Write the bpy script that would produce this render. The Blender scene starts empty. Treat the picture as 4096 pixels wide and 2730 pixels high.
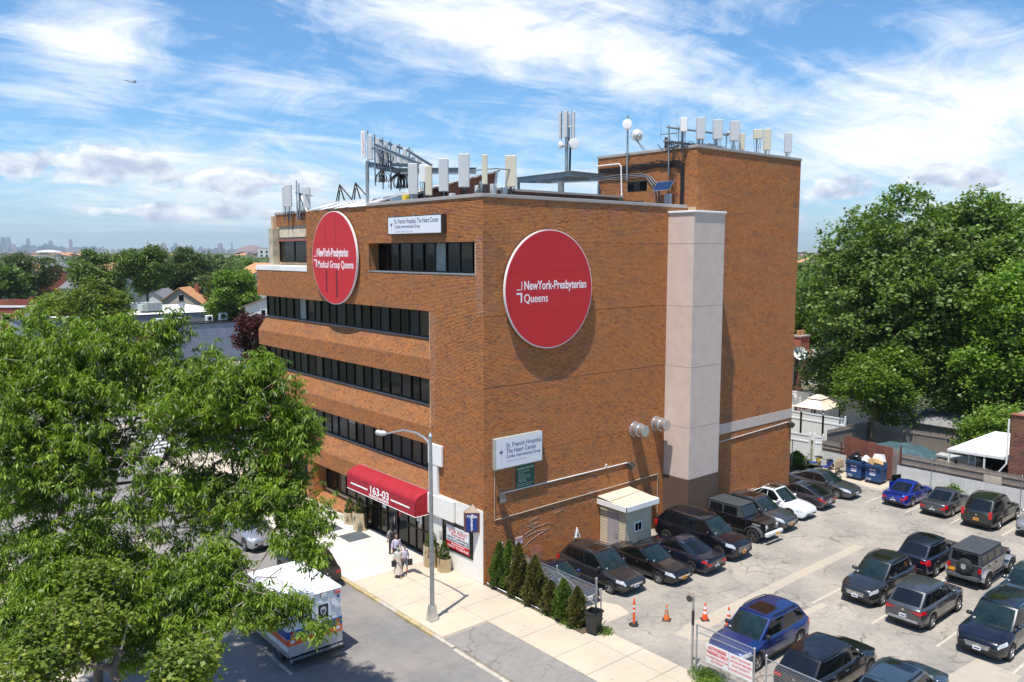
import bpy, math, random
import numpy as np
from mathutils import Vector, Matrix
S = bpy.context.scene
COL = S.collection
R = math.radians
random.seed(7)
rng = np.random.default_rng(11)

# ---------------------------------------------------------------- camera
cam_d = bpy.data.cameras.new('camera'); cam = bpy.data.objects.new('camera', cam_d); COL.objects.link(cam)
HEAD, PITCH = R(49.8434), R(6.19)
fw = Vector((math.cos(HEAD)*math.cos(PITCH), math.sin(HEAD)*math.cos(PITCH), -math.sin(PITCH)))
rt = Vector((math.sin(HEAD), -math.cos(HEAD), 0)); upv = rt.cross(fw)
m = Matrix((rt, upv, -fw)).transposed().to_4x4(); m.translation = Vector((-24.29, -30.99, 16.5))
cam.matrix_world = m
cam_d.sensor_width = 36; cam_d.lens = 3273.2/4096*36
cam_d.clip_start = .5; cam_d.clip_end = 60000
S.camera = cam

# ---------------------------------------------------------------- sun, sky, exposure
SUN = Vector((-.3126, -.1264, .9415)).normalized()
sl = bpy.data.lights.new('sun', 'SUN'); sl.energy = 4.8; sl.angle = R(.55); sl.color = (1, .95, .87)
so = bpy.data.objects.new('sun', sl); COL.objects.link(so); so.location = (0, 0, 80)
so.rotation_euler = SUN.to_track_quat('Z', 'Y').to_euler()
S.view_settings.view_transform = 'Standard'; S.view_settings.look = 'None'
S.view_settings.exposure = .38; S.view_settings.gamma = 1; S.view_settings.use_curve_mapping = False
S.cycles.max_bounces = 6; S.cycles.diffuse_bounces = 3; S.cycles.transparent_max_bounces = 8
S.cycles.volume_bounces = 0

class NT:
    """small helper to write node trees"""
    def __init__(s, tree): s.t = tree; s.t.nodes.clear()
    def n(s, kind, props=None, **ins):
        nd = s.t.nodes.new(kind)
        for k, v in (props or {}).items(): setattr(nd, k, v)
        for k, v in ins.items():
            key = int(k[1:]) if k[0] == 'i' and k[1:].isdigit() else k.replace('_', ' ')
            s.put(nd.inputs[key], v)
        return nd
    def put(s, sock, v):
        if isinstance(v, bpy.types.NodeSocket): s.t.links.new(v, sock)
        elif isinstance(v, bpy.types.Node): s.t.links.new(v.outputs[0], sock)
        elif isinstance(v, (tuple, list)) and sock.type == 'RGBA' and len(v) == 3: sock.default_value = (*v, 1)
        else: sock.default_value = v
    def math(s, op, a, b=0., c=0., clamp=False):
        return s.n('ShaderNodeMath', {'operation': op, 'use_clamp': clamp}, i0=a, i1=b, i2=c).outputs[0]
    def vmath(s, op, a, b=(0, 0, 0)): return s.n('ShaderNodeVectorMath', {'operation': op}, i0=a, i1=b).outputs[0]
    def mix(s, f, a, b, blend='MIX'):
        nd = s.t.nodes.new('ShaderNodeMix'); nd.data_type = 'RGBA'; nd.blend_type = blend
        s.put(nd.inputs[0], f); s.put(nd.inputs[6], a); s.put(nd.inputs[7], b); return nd.outputs[2]
    def noise(s, vec, scale, detail=3, rough=.5, dist=0.):
        return s.n('ShaderNodeTexNoise', None, Vector=vec, Scale=scale, Detail=detail, Roughness=rough, Distortion=dist).outputs[0]
    def ramp(s, f, *stops):
        nd = s.t.nodes.new('ShaderNodeValToRGB'); s.put(nd.inputs[0], f); e = nd.color_ramp.elements
        while len(e) < len(stops): e.new(.5)
        for q, (p, c) in zip(e, stops): q.position = p; q.color = (*c, 1) if isinstance(c, tuple) else (c, c, c, 1)
        return nd.outputs[0]
    def map(s, v, a, b, c=0., d=1.): return s.n('ShaderNodeMapRange', {'clamp': True}, i0=v, i1=a, i2=b, i3=c, i4=d).outputs[0]
    def scale(s, vec, sc, loc=(0, 0, 0)): return s.n('ShaderNodeMapping', None, Vector=vec, Scale=sc, Location=loc).outputs[0]

W = bpy.data.worlds.new('World'); S.world = W; W.use_nodes = True
w = NT(W.node_tree)
sky = w.n('ShaderNodeTexSky', {'sky_type': 'NISHITA', 'sun_disc': False, 'sun_elevation': R(70.3),
    'sun_rotation': math.atan2(SUN.x, SUN.y), 'altitude': 20, 'air_density': 1.0, 'dust_density': .5, 'ozone_density': 2.2})
tc = w.n('ShaderNodeTexCoord'); D = tc.outputs['Generated']
sp = w.n('ShaderNodeSeparateXYZ', None, Vector=D)
dx, dy, dz = sp.outputs
az = w.math('ARCTAN2', dy, dx); el = w.math('ARCSINE', dz)
AE = w.n('ShaderNodeCombineXYZ', None, X=az, Y=el, Z=0.).outputs[0]
# wind blown cirrus and fibrous altocumulus on a flat layer overhead
den = w.math('ADD', w.math('ABSOLUTE', dz), .10)
lay = w.n('ShaderNodeCombineXYZ', None, X=w.math('DIVIDE', dx, den), Y=w.math('DIVIDE', dy, den), Z=0.).outputs[0]
layr = w.n('ShaderNodeMapping', None, Vector=lay, Rotation=(0, 0, R(-25)), Scale=(.55, 1.5, 1), Location=(1.7, .3, 0)).outputs[0]
n1 = w.noise(layr, 1.3, 10, .68, 1.1)
n2 = w.noise(w.scale(AE, (8, 20, 1), (3, 1, 0)), 1.2, 10, .66, 1.2)
def blob(a, e, ra, re, amp, rot=0.):
    v = w.n('ShaderNodeMapping', {'vector_type': 'TEXTURE'}, Vector=AE, Location=(R(a), R(e), 0), Rotation=(0, 0, R(rot)), Scale=(R(ra), R(re), 1)).outputs[0]
    l = w.n('ShaderNodeVectorMath', {'operation': 'LENGTH'}, i0=v).outputs['Value']
    return w.math('MULTIPLY', w.map(l, 1., 0., 0., 1.), amp)
# broad cloud banks (azimuth counts from +X; the view looks along 49.8 degrees)
blobs = [(50, 14.5, 17, 4.6, .62, 8), (40, 11.5, 9, 3.2, .42, 12), (76, 12.5, 6.5, 4.5, .55, -25), (21, 9, 16, 5.6, .62, 3), (50, 5.5, 40, 4.5, .20, 0), (66, 10.6, 8, 2.0, .25, 3),
         (27, 6.0, 12, 2.2, .32, 0), (50, 17, 14, 2.5, .2, 5), (70, 3.6, 14, 2.8, .40, 0), (46, 2.5, 12, 2.6, .3, 0), (18, 3., 10, 3, .35, 0), (72, 6., 10, 1.8, .2, 0)]
acc = None
for b in blobs:
    o = blob(*b); acc = o if acc is None else w.math('ADD', acc, o)
cov = w.math('ADD', w.math('ADD', w.math('MULTIPLY', n1, 1.05), w.math('MULTIPLY', n2, .85)), acc)
cov = w.map(cov, .94, 1.52)
cov = w.math('POWER', cov, 1.15)
# low cumulus with grey bases
n3 = w.noise(w.scale(AE, (24, 44, 1), (0, 0, 0)), 1., 8, .6, .2)
band = w.math('MULTIPLY', w.map(el, R(1.6), R(3.0)), w.map(el, R(7.4), R(5.0)))
cacc = None
for b in ((76.5, 5.4, 4.2, 1.7), (73.6, 5.3, 2.4, 1.2), (68.6, 4.7, 4.4, 1.6), (80.8, 5.1, 3.2, 1.2), (63.5, 4.7, 2.6, 1.1), (28.6, 3.9, 3.2, 1.3), (22, 4.6, 3.4, 1.2), (33, 2.6, 3, 1.0), (71, 2.6, 8, .8), (58, 3.0, 4, .9), (86, 4, 5, 1.5), (12, 4, 5, 1.4)):
    o = blob(*b, 1.); cacc = o if cacc is None else w.math('MAXIMUM', cacc, o)
cum = w.map(w.math('ADD', cacc, w.math('MULTIPLY', w.math('SUBTRACT', n3, .5), 2.2)), .22, .50)
cum = w.math('MULTIPLY', cum, w.map(cacc, 0., .12))
shade = w.map(w.noise(w.scale(AE, (24, 44, 1), (0, .5, 0)), 1., 6, .55, .2), .36, .62)
skyc = w.mix(1., sky.outputs[0], (.98, 1.55, 1.98), 'MULTIPLY')
haze = w.map(el, R(8), R(-1)); haze = w.math('POWER', haze, 1.5)
skyc = w.mix(w.math('MULTIPLY', haze, .60), skyc, (8.0, 9.8, 11.6))
skyc = w.mix(cov, skyc, (13.6, 14.0, 14.4))
cumc = w.mix(shade, (15, 15.3, 15.6), (6.4, 7.4, 9.4))
skyc = w.mix(w.math('MULTIPLY', cum, .9), skyc, cumc)
bg = w.n('ShaderNodeBackground', None, Color=skyc, Strength=.066)
out = w.n('ShaderNodeOutputWorld'); w.t.links.new(bg.outputs[0], out.inputs[0])

# ---------------------------------------------------------------- materials
MATS = {}
def new_mat(name):
    m_ = bpy.data.materials.new(name); m_.use_nodes = True; t = NT(m_.node_tree)
    b = t.n('ShaderNodeBsdfPrincipled'); o = t.n('ShaderNodeOutputMaterial'); t.t.links.new(b.outputs[0], o.inputs[0])
    MATS[name] = m_; return m_, t, b
def M(name, col=None, rough=.6, metal=0., var=.12, vs=3., bump=0., bs=40., coat=0., spec=.5, emit=0.):
    """plain material: base colour with soft noise variation and optional fine relief"""
    if name in MATS: return MATS[name]
    m_, t, b = new_mat(name)
    pos = t.n('ShaderNodeTexCoord').outputs['Object']
    f = t.noise(pos, vs, 5, .6)
    f = t.map(f, .3, .7, 1-var, 1+var)
    c = t.mix(1., col, t.n('ShaderNodeCombineColor', None, i0=f, i1=f, i2=f).outputs[0], 'MULTIPLY')
    t.put(b.inputs['Base Color'], c); b.inputs['Roughness'].default_value = rough
    b.inputs['Metallic'].default_value = metal; b.inputs['Coat Weight'].default_value = coat
    b.inputs['Coat Roughness'].default_value = .04; b.inputs['Specular IOR Level'].default_value = spec
    if bump:
        bn = t.n('ShaderNodeBump', None, Strength=bump, Distance=.02, Height=t.noise(pos, bs, 4, .6))
        t.put(b.inputs['Normal'], bn.outputs[0])
    return m_
def wpos(t): return t.n('ShaderNodeNewGeometry').outputs['Position']

def brick_mat(name, cols, purple=.35, val=1.):
    m_, t, b = new_mat(name); p = wpos(t)
    isl = t.n('ShaderNodeNewGeometry').outputs['Random Per Island']; obr = t.n('ShaderNodeObjectInfo').outputs['Random']
    r = t.math('FRACT', t.math('ADD', isl, t.math('MULTIPLY', obr, 7.13)))
    wn = t.n('ShaderNodeTexWhiteNoise', {'noise_dimensions': '1D'}, W=t.math('MULTIPLY', r, 91.7)).outputs[0]
    c = t.ramp(wn, *cols)
    big = t.noise(t.scale(p, (.5, .5, 1.6)), .9, 5, .65); c = t.mix(t.map(big, .48, .68, 0, .6), c, (.26, .13, .045))
    big2 = t.noise(t.scale(p, (.6, .6, 2.2), (9, 3, 1)), 1., 6, .7); c = t.mix(t.map(big2, .50, .68, 0, purple*1.5), c, (.15, .062, .05))
    big3 = t.noise(t.scale(p, (1, 1, 3), (2, 13, 4)), .35, 4, .6); c = t.mix(t.map(big3, .5, .75, 0, .5), c, (.42, .15, .055))
    st = t.noise(t.scale(p, (1, 1, .12), (7, 1, 3)), 1.3, 5, .7)
    pz = t.n('ShaderNodeSeparateXYZ', None, Vector=p).outputs[2]
    c = t.mix(t.math('MULTIPLY', t.map(st, .52, .70, 0, .5), t.map(t.math('FRACT', t.math('MULTIPLY', t.math('ADD', pz, 1.0), .2770)), .35, 1.)), c, (.085, .055, .04))
    v = t.map(t.noise(p, 60, 2), .3, .7, .85*val, 1.15*val)
    c = t.mix(1., c, t.n('ShaderNodeCombineColor', None, i0=v, i1=v, i2=v).outputs[0], 'MULTIPLY')
    t.put(b.inputs['Base Color'], c); b.inputs['Roughness'].default_value = .85
    t.put(b.inputs['Normal'], t.n('ShaderNodeBump', None, Strength=.3, Distance=.004, Height=t.noise(p, 150, 3)).outputs[0])
    return m_
BR = brick_mat('orange_brick', [(0, (.15, .055, .022)), (.14, (.27, .088, .024)), (.4, (.38, .122, .026)), (.7, (.42, .150, .034)), (.9, (.37, .155, .036)), (1, (.24, .080, .028))])
BR2 = brick_mat('old_red_brick', [(0, (.07, .03, .022)), (.3, (.15, .055, .038)), (.7, (.22, .08, .05)), (1, (.12, .05, .035))], .5)
BR3 = brick_mat('far_red_brick', [(0, (.2, .05, .035)), (.5, (.32, .07, .045)), (1, (.24, .07, .05))], .2)
MORT = M('mortar', (.60, .42, .25), .95, var=.25, vs=1.2)
MORTW = M('new_mortar', (.72, .66, .60), .95, var=.1)
MORTD = M('dark_mortar', (.28, .2, .16), .95, var=.2)

def ground_mat(name, col, dark, patch=0., crack=0., speck=.12, rough=.9, stain=(.10, .075, .05), dots=0):
    m_, t, b = new_mat(name); p = wpos(t)
    c = t.mix(t.map(t.noise(p, .35, 5, .6), .35, .7), col, dark)
    c = t.mix(t.map(t.noise(t.scale(p, (1, 1, 1), (5, 5, 0)), .9, 6, .7), .60, .74, 0, patch), c, stain)
    fine = t.map(t.noise(p, 22, 3, .8), .25, .75, 1-speck, 1+speck)
    fine = t.math('MULTIPLY', fine, t.map(t.noise(p, 3.1, 6, .7), .25, .75, 1-speck*.8, 1+speck*.8))
    c = t.mix(1., c, t.n('ShaderNodeCombineColor', None, i0=fine, i1=fine, i2=fine).outputs[0], 'MULTIPLY')
    h = t.noise(p, 30, 3, .7)
    if dots:
        dv = t.n('ShaderNodeTexVoronoi', None, Vector=t.scale(p, (1, 1, 0)), Scale=dots); dr = t.n('ShaderNodeSeparateColor', None, Color=dv.outputs['Color']).outputs[0]
        dk_ = t.math('LESS_THAN', dv.outputs['Distance'], t.map(dr, 0, 1, 0, .11)); c = t.mix(t.math('MULTIPLY', dk_, .55), c, (.12, .10, .085))
        bs_ = t.map(t.noise(t.scale(p, (1, 1, 0), (31, 7, 0)), .28, 4, .6), .45, .65, 0, .35); c = t.mix(bs_, c, (.36, .30, .24))
    if crack:
        wv = t.vmath('ADD', p, t.vmath('MULTIPLY', t.n('ShaderNodeTexNoise', None, Vector=p, Scale=1.1, Detail=5.).outputs['Color'], (1.6, 1.6, 0)))
        for sc, wd, am in ((.28, .02, 1.), (.8, .04, .8)):
            v = t.n('ShaderNodeTexVoronoi', {'feature': 'DISTANCE_TO_EDGE'}, Vector=t.scale(wv, (1, 1, 0.)), Scale=sc).outputs[0]
            k = t.map(v, wd, 0, 0, 1)
            gate = t.map(t.noise(t.scale(p, (1, 1, 0), (sc*30, 3, 0)), .33, 3), .51, .62)
            c = t.mix(t.math('MULTIPLY', t.math('MULTIPLY', k, gate), crack*am), c, (.085, .072, .06))
    t.put(b.inputs['Base Color'], c); b.inputs['Roughness'].default_value = rough
    t.put(b.inputs['Normal'], t.n('ShaderNodeBump', None, Strength=.35, Distance=.01, Height=h).outputs[0])
    return m_
G_ROAD = ground_mat('street_asphalt', (.215, .205, .195), (.165, .16, .155), .12, .25, .16, dots=1.3)
G_LOT = ground_mat('lot_asphalt', (.37, .33, .275), (.235, .215, .19), .62, .9, .2, stain=(.15, .115, .085))
G_CONC = ground_mat('sidewalk_concrete', (.56, .47, .35), (.49, .42, .33), .15, 0, .07, stain=(.40, .32, .22), dots=2.2)
G_CONCN = ground_mat('new_concrete', (.66, .62, .54), (.58, .54, .48), .1, 0, .04, stain=(.5, .42, .32), dots=1.6)
G_CONCO = ground_mat('old_concrete', (.52, .44, .34), (.42, .36, .28), .3, .3, .10, stain=(.3, .22, .15))
G_APRON = ground_mat('apron_asphalt', (.27, .25, .225), (.22, .205, .19), .2, .6, .2)
G_CITY = ground_mat('far_city_ground', (.075, .10, .05), (.14, .13, .10), .3, 0, .3)
G_SOIL = ground_mat('soil', (.12, .085, .055), (.07, .055, .04), .3, 0, .3)
G_YARD = ground_mat('yard_grass', (.07, .10, .035), (.11, .10, .06), .3, 0, .3)

def leaf_mat(name, a, b_, tip=None, trans=.33):
    m_ = bpy.data.materials.new(name); m_.use_nodes = True; t = NT(m_.node_tree); MATS[name] = m_
    isl = t.n('ShaderNodeNewGeometry').outputs['Random Per Island']
    oi = t.n('ShaderNodeObjectInfo').outputs['Random']
    cl = t.noise(t.n('ShaderNodeTexCoord').outputs['Object'], 1.1, 4, .65)
    f = t.math('ADD', t.math('MULTIPLY', isl, .4), t.map(cl, .36, .64, -.1, .7))
    c = t.mix(f, a, b_)
    if tip: c = t.mix(t.map(isl, .8, 1., 0, .8), c, tip)
    v = t.map(oi, 0, 1, .8, 1.2)
    c = t.mix(1., c, t.n('ShaderNodeCombineColor', None, i0=v, i1=v, i2=v).outputs[0], 'MULTIPLY')
    d = t.n('ShaderNodeBsdfPrincipled', None, Base_Color=c, Roughness=.45); d.inputs['Specular IOR Level'].default_value = .35
    tr = t.n('ShaderNodeBsdfTranslucent', None, Color=t.mix(1., c, (1.3, 1.5, .5), 'MULTIPLY'))
    mx = t.n('ShaderNodeMixShader', None, Fac=trans); t.t.links.new(d.outputs[0], mx.inputs[1]); t.t.links.new(tr.outputs[0], mx.inputs[2])
    o = t.n('ShaderNodeOutputMaterial'); t.t.links.new(mx.outputs[0], o.inputs[0]); return m_
L_FORE = leaf_mat('compound_leaf', (.030, .070, .010), (.20, .30, .026), (.34, .43, .055))
L_MAPY = leaf_mat('yellow_green_leaf', (.06, .10, .014), (.20, .26, .035), (.33, .35, .06))
L_MAP = leaf_mat('maple_leaf', (.055, .105, .022), (.19, .27, .06), (.32, .39, .15))
L_LITE = leaf_mat('bright_leaf', (.07, .14, .018), (.20, .31, .04), (.30, .38, .07))
L_FAR = leaf_mat('far_leaf', (.05, .085, .022), (.13, .18, .045), None, .3)
L_RED = leaf_mat('purple_leaf', (.045, .012, .014), (.11, .03, .03), None, .3)
L_ARB = leaf_mat('arborvitae_leaf', (.055, .11, .02), (.16, .22, .04), (.20, .24, .05), .25)
L_ARBB = leaf_mat('browned_arborvitae_leaf', (.07, .075, .02), (.15, .15, .035), (.16, .07, .03), .2)
BARK = M('bark', (.13, .10, .075), .95, var=.3, vs=6, bump=.6, bs=25)
TWIG = M('twig', (.30, .26, .22), .95, var=.3)

CHROME = M('chrome', (.75, .76, .78), .12, 1., var=.03)
GALV = M('galvanised_steel', (.42, .44, .45), .42, .8, var=.15)
STEEL = M('painted_grey_steel', (.24, .27, .29), .5, .1, var=.2)
ALU = M('aluminium', (.62, .63, .63), .35, .85, var=.1)
DARK = M('dark_metal', (.022, .022, .024), .4, .2)
BLK = M('black_plastic', (.018, .018, .019), .55)
RUB = M('tyre_rubber', (.02, .02, .02), .85)
WHT = M('white_paint', (.80, .80, .78), .5, var=.03)
WHV = M('white_vinyl', (.80, .79, .77), .45, var=.04)
STUC = M('pink_beige_stucco', (.60, .49, .42), .95, var=.07, vs=1.5, bump=.4, bs=60)
STUCB = M('brown_stucco', (.115, .075, .052), .95, var=.12, vs=1.5, bump=.4, bs=60)
COPE = M('coping_metal', (.42, .38, .35), .6, .2, var=.08)
RED = M('red_sign_face', (.55, .014, .020), .45, var=.05, vs=.6)
LIT = M('white_lettering', (.85, .85, .85), .5, var=.01)
NAVY = M('navy_lettering', (.02, .03, .16), .5, var=.01)
SGRY = M('grey_lettering', (.45, .46, .5), .5, var=.01)
SWHT = M('sign_white_face', (.74, .76, .79), .4, var=.02)
SFRM = M('sign_frame_bronze', (.06, .055, .045), .45, .5)
PANEA = M('antenna_pale_grey', (.55, .56, .56), .55, var=.05)
PANEC = M('antenna_cream', (.62, .57, .44), .55, var=.05)
CABLE = M('black_cable', (.016, .016, .018), .5)
WOODG = M('weathered_wood', (.25, .21, .18), .95, var=.35, vs=5, bump=.5, bs=30)
ROOFW = M('white_roof_coating', (.75, .74, .70), .8, var=.12, vs=.7)
ROOFG = M('grey_roof', (.34, .31, .28), .9, var=.2, vs=.8)
GLASS = M('dark_window_glass', (.005, .006, .007), .08, var=.1, spec=.22)
FRAME = M('bronze_window_frame', (.009, .0095, .010), .4, .4)

# ---------------------------------------------------------------- mesh helpers
class MB:
    def __init__(s): s.v = []; s.f = []; s.m = []; s.mats = []
    def mi(s, mat):
        if mat not in s.mats: s.mats.append(mat)
        return s.mats.index(mat)
    def add(s, vs, fs, mat=None):
        b = len(s.v); s.v += [tuple(p) for p in vs]; k = s.mi(mat)
        for f in fs: s.f.append(tuple(b+i for i in f)); s.m.append(k)
        return s
    def box(s, x0, y0, z0, x1, y1, z1, mat=None, mtx=None, ch=0.):
        if x1 < x0: x0, x1 = x1, x0
        if y1 < y0: y0, y1 = y1, y0
        if z1 < z0: z0, z1 = z1, z0
        if ch:
            c = min(ch, (x1-x0)/2.1, (y1-y0)/2.1, (z1-z0)/2.1); vs = []; idx = {}
            for i, x in enumerate((x0, x1)):
                for j, y in enumerate((y0, y1)):
                    for k, z in enumerate((z0, z1)):
                        sx, sy, sz = (1, -1)[i], (1, -1)[j], (1, -1)[k]
                        for a, d in enumerate(((0, c, c), (c, 0, c), (c, c, 0))):
                            idx[i, j, k, a] = len(vs); vs.append((x+sx*d[0], y+sy*d[1], z+sz*d[2]))
            fs = []
            for a, (p, q) in enumerate(((1, 2), (0, 2), (0, 1))):
                for e in (0, 1):
                    ring = []
                    for u, v_ in ((0, 0), (1, 0), (1, 1), (0, 1)):
                        t = [0, 0, 0]; t[a] = e; t[p] = u; t[q] = v_; ring.append(idx[t[0], t[1], t[2], a])
                    fs.append(tuple(ring))
            for a in range(3):           # edges
                p, q = [(1, 2), (0, 2), (0, 1)][a]
                for u in (0, 1):
                    for v_ in (0, 1):
                        t0 = [0, 0, 0]; t1 = [0, 0, 0]; t0[a] = 0; t1[a] = 1
                        for t in (t0, t1): t[p] = u; t[q] = v_
                        fs.append((idx[(*t0, p)], idx[(*t1, p)], idx[(*t1, q)], idx[(*t0, q)]))
            for i in (0, 1):
                for j in (0, 1):
                    for k in (0, 1): fs.append((idx[i, j, k, 0], idx[i, j, k, 1], idx[i, j, k, 2]))
        else:
            vs = [(x0, y0, z0), (x1, y0, z0), (x1, y1, z0), (x0, y1, z0), (x0, y0, z1), (x1, y0, z1), (x1, y1, z1), (x0, y1, z1)]
            fs = [(0, 3, 2, 1), (4, 5, 6, 7), (0, 1, 5, 4), (1, 2, 6, 5), (2, 3, 7, 6), (3, 0, 4, 7)]
        if mtx: vs = [mtx @ Vector(p) for p in vs]
        return s.add(vs, fs, mat)
    def tube(s, pts, r, mat=None, n=8, cap=True):
        pts = [Vector(p) for p in pts]; rs = r if isinstance(r, (list, tuple)) else [r]*len(pts); vs = []; fs = []
        for i, p in enumerate(pts):
            d = (pts[min(i+1, len(pts)-1)]-pts[max(i-1, 0)]).normalized()
            a = d.cross(Vector((0, 0, 1)) if abs(d.z) < .95 else Vector((1, 0, 0))).normalized(); b = d.cross(a)
            for k in range(n):
                t = 2*math.pi*k/n; vs.append(p+(a*math.cos(t)+b*math.sin(t))*rs[i])
        for i in range(len(pts)-1):
            for k in range(n): fs.append((i*n+k, i*n+(k+1) % n, (i+1)*n+(k+1) % n, (i+1)*n+k))
        if cap: fs.append(tuple(range(n))[::-1]); fs.append(tuple((len(pts)-1)*n+k for k in range(n)))
        return s.add(vs, fs, mat)
    def lathe(s, prof, mat=None, n=20, c=(0, 0, 0), axis='z', cap=True):
        vs = []; fs = []
        for r, h in prof:
            for k in range(n):
                t = 2*math.pi*k/n; x, y = r*math.cos(t), r*math.sin(t)
                p = {'z': (x, y, h), 'y': (x, h, y), 'x': (h, x, y)}[axis]; vs.append((p[0]+c[0], p[1]+c[1], p[2]+c[2]))
        for i in range(len(prof)-1):
            for k in range(n): fs.append((i*n+k, i*n+(k+1) % n, (i+1)*n+(k+1) % n, (i+1)*n+k))
        if cap: fs.append(tuple(range(n))); fs.append(tuple((len(prof)-1)*n+k for k in range(n)))
        return s.add(vs, fs, mat)
    def prism(s, poly, d, mat=None):
        """polygon (3d points) extruded by vector d"""
        n = len(poly); poly = [Vector(p) for p in poly]; d = Vector(d)
        return s.add(poly+[p+d for p in poly], [tuple(range(n))[::-1], tuple(range(n, 2*n))]+[(i, (i+1) % n, n+(i+1) % n, n+i) for i in range(n)], mat)
    def build(s, name, parent=None, smooth=False, loc=None, kind=None, mat=None):
        me = bpy.data.meshes.new(name); me.from_pydata(s.v, [], s.f)
        for q in s.mats: me.materials.append(q if q else mat)
        me.polygons.foreach_set('material_index', s.m)
        me.validate(); bm_fix(me)
        if smooth: me.polygons.foreach_set('use_smooth', [True]*len(me.polygons)); me.set_sharp_from_angle(angle=R(38))
        return link(name, me, parent, loc, kind)
import bmesh
def bm_fix(me):
    b = bmesh.new(); b.from_mesh(me); bmesh.ops.recalc_face_normals(b, faces=b.faces); b.to_mesh(me); b.free()
def link(name, me, parent=None, loc=None, kind=None):
    o = bpy.data.objects.new(name, me); COL.objects.link(o)
    if parent is not None: o.parent = parent
    if loc is not None: o.location = loc
    if kind: o['kind'] = kind
    return o
def mesh_np(name, V, F, mat, parent=None, kind=None, smooth=False):
    me = bpy.data.meshes.new(name); V = np.asarray(V, np.float32); F = np.asarray(F, np.int32); k = F.shape[1]
    me.vertices.add(len(V)); me.vertices.foreach_set('co', V.ravel())
    me.loops.add(F.size); me.loops.foreach_set('vertex_index', F.ravel())
    me.polygons.add(len(F)); me.polygons.foreach_set('loop_start', np.arange(0, F.size, k, dtype=np.int32))
    me.polygons.foreach_set('loop_total', np.full(len(F), k, np.int32))
    if smooth: me.polygons.foreach_set('use_smooth', np.ones(len(F), bool))
    me.materials.append(mat); me.update(calc_edges=True)
    return link(name, me, parent, None, kind)
def thing(name, label, cat, loc=(0, 0, 0), rot=0., group=None):
    o = bpy.data.objects.new(name, None); COL.objects.link(o); o.location = loc; o.rotation_euler = (0, 0, rot); o.empty_display_size = .3
    return tag(o, label, cat, group)
def tag(o, label, cat, group=None):
    o['label'] = label; o['category'] = cat
    if group: o['group'] = group
    return o
def struct(o): o['kind'] = 'structure'; return o
def copy_tree(o, parent=None):
    c = o.copy(); COL.objects.link(c)
    if parent is not None: c.parent = parent
    for ch in list(o.children): copy_tree(ch, c)
    return c
def text(s, size, mat, loc, xdir, ydir, parent=None, name='lettering', align='LEFT', width=None, bold=0., ext=.004, spacing=1.):
    """words as a thin solid mesh, xdir along the line, ydir up"""
    cu = bpy.data.curves.new(name, 'FONT'); cu.body = s; cu.size = size; cu.extrude = ext; cu.offset = bold; cu.align_x = align; cu.space_character = spacing
    o = bpy.data.objects.new(name, cu); COL.objects.link(o)
    bpy.context.view_layer.update()
    me = bpy.data.meshes.new_from_object(o.evaluated_get(bpy.context.evaluated_depsgraph_get())); bpy.data.objects.remove(o)
    me.name = name
    sx = 1.
    if width:
        xs = [v.co.x for v in me.vertices]; sx = width/(max(xs)-min(xs))
    X = Vector(xdir).normalized(); Y = Vector(ydir).normalized(); Z = X.cross(Y)
    mm = Matrix((X*sx, Y, Z)).transposed().to_4x4(); mm.translation = Vector(loc); me.transform(mm)
    me.materials.clear(); me.materials.append(mat)
    return link(name, me, parent)
SPARE = []
def bricks(o, U, V, N, regions, L=.2032, H=.0677, d=.007, j=.010, holes=(), minuv=(0, 0)):
    """brick boxes on a plane; regions/holes are (u0,v0,u1,v1) rectangles. Returns centres + extents per brick (cut at edges)"""
    out = []
    for (u0, v0, u1, v1) in regions:
        r0, r1 = int(math.floor(v0/H)), int(math.ceil(v1/H))
        for r in range(r0, r1):
            a0 = max(r*H, v0)+j/2*(r*H >= v0); a1 = min((r+1)*H, v1)-j/2
            if a1-a0 < .012: continue
            off = (r % 2)*L/2
            c = np.arange(math.floor((u0-off)/L), math.ceil((u1-off)/L)+1)
            b0 = np.maximum(c*L+off+j/2, u0); b1 = np.minimum((c+1)*L+off-j/2, u1); k = (b1-b0) > .02
            b0, b1 = b0[k], b1[k]
            out.append(np.stack([b0, b1, np.full_like(b0, a0), np.full_like(b0, a1)], 1))
    A = np.concatenate(out)
    if len(holes):
        cu, cv = (A[:, 0]+A[:, 1])/2, (A[:, 2]+A[:, 3])/2; keep = np.ones(len(A), bool)
        for h in holes: keep &= ~((cu > h[0]) & (cu < h[2]) & (cv > h[1]) & (cv < h[3]))
        A = A[keep]
    return (np.array(o, float), np.array(U, float), np.array(V, float), np.array(N, float), A, d)
def brick_arrays(fields):
    Vs = []; Fs = []; base = 0
    for (o, U, V, N, A, d) in fields:
        n = len(A); P = np.zeros((n, 8, 3))
        for k, (a, b, c) in enumerate(((0, 2, 0), (1, 2, 0), (1, 3, 0), (0, 3, 0), (0, 2, 1), (1, 2, 1), (1, 3, 1), (0, 3, 1))):
            dd = d if c else -.002
            P[:, k] = o+A[:, a:a+1]*U+A[:, b:b+1]*V+N*dd
        if np.dot(np.cross(U, V), N) < 0: q = np.array([[4, 7, 6, 5], [0, 4, 5, 1], [1, 5, 6, 2], [2, 6, 7, 3], [3, 7, 4, 0]])
        else: q = np.array([[4, 5, 6, 7], [0, 1, 5, 4], [1, 2, 6, 5], [2, 3, 7, 6], [3, 0, 4, 7]])
        F = (np.arange(n)*8)[:, None, None]+q[None]+base
        Vs.append(P.reshape(-1, 3)); Fs.append(F.reshape(-1, 4)); base += n*8
    return np.concatenate(Vs), np.concatenate(Fs)
def up(v): return Vector(v)
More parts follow.
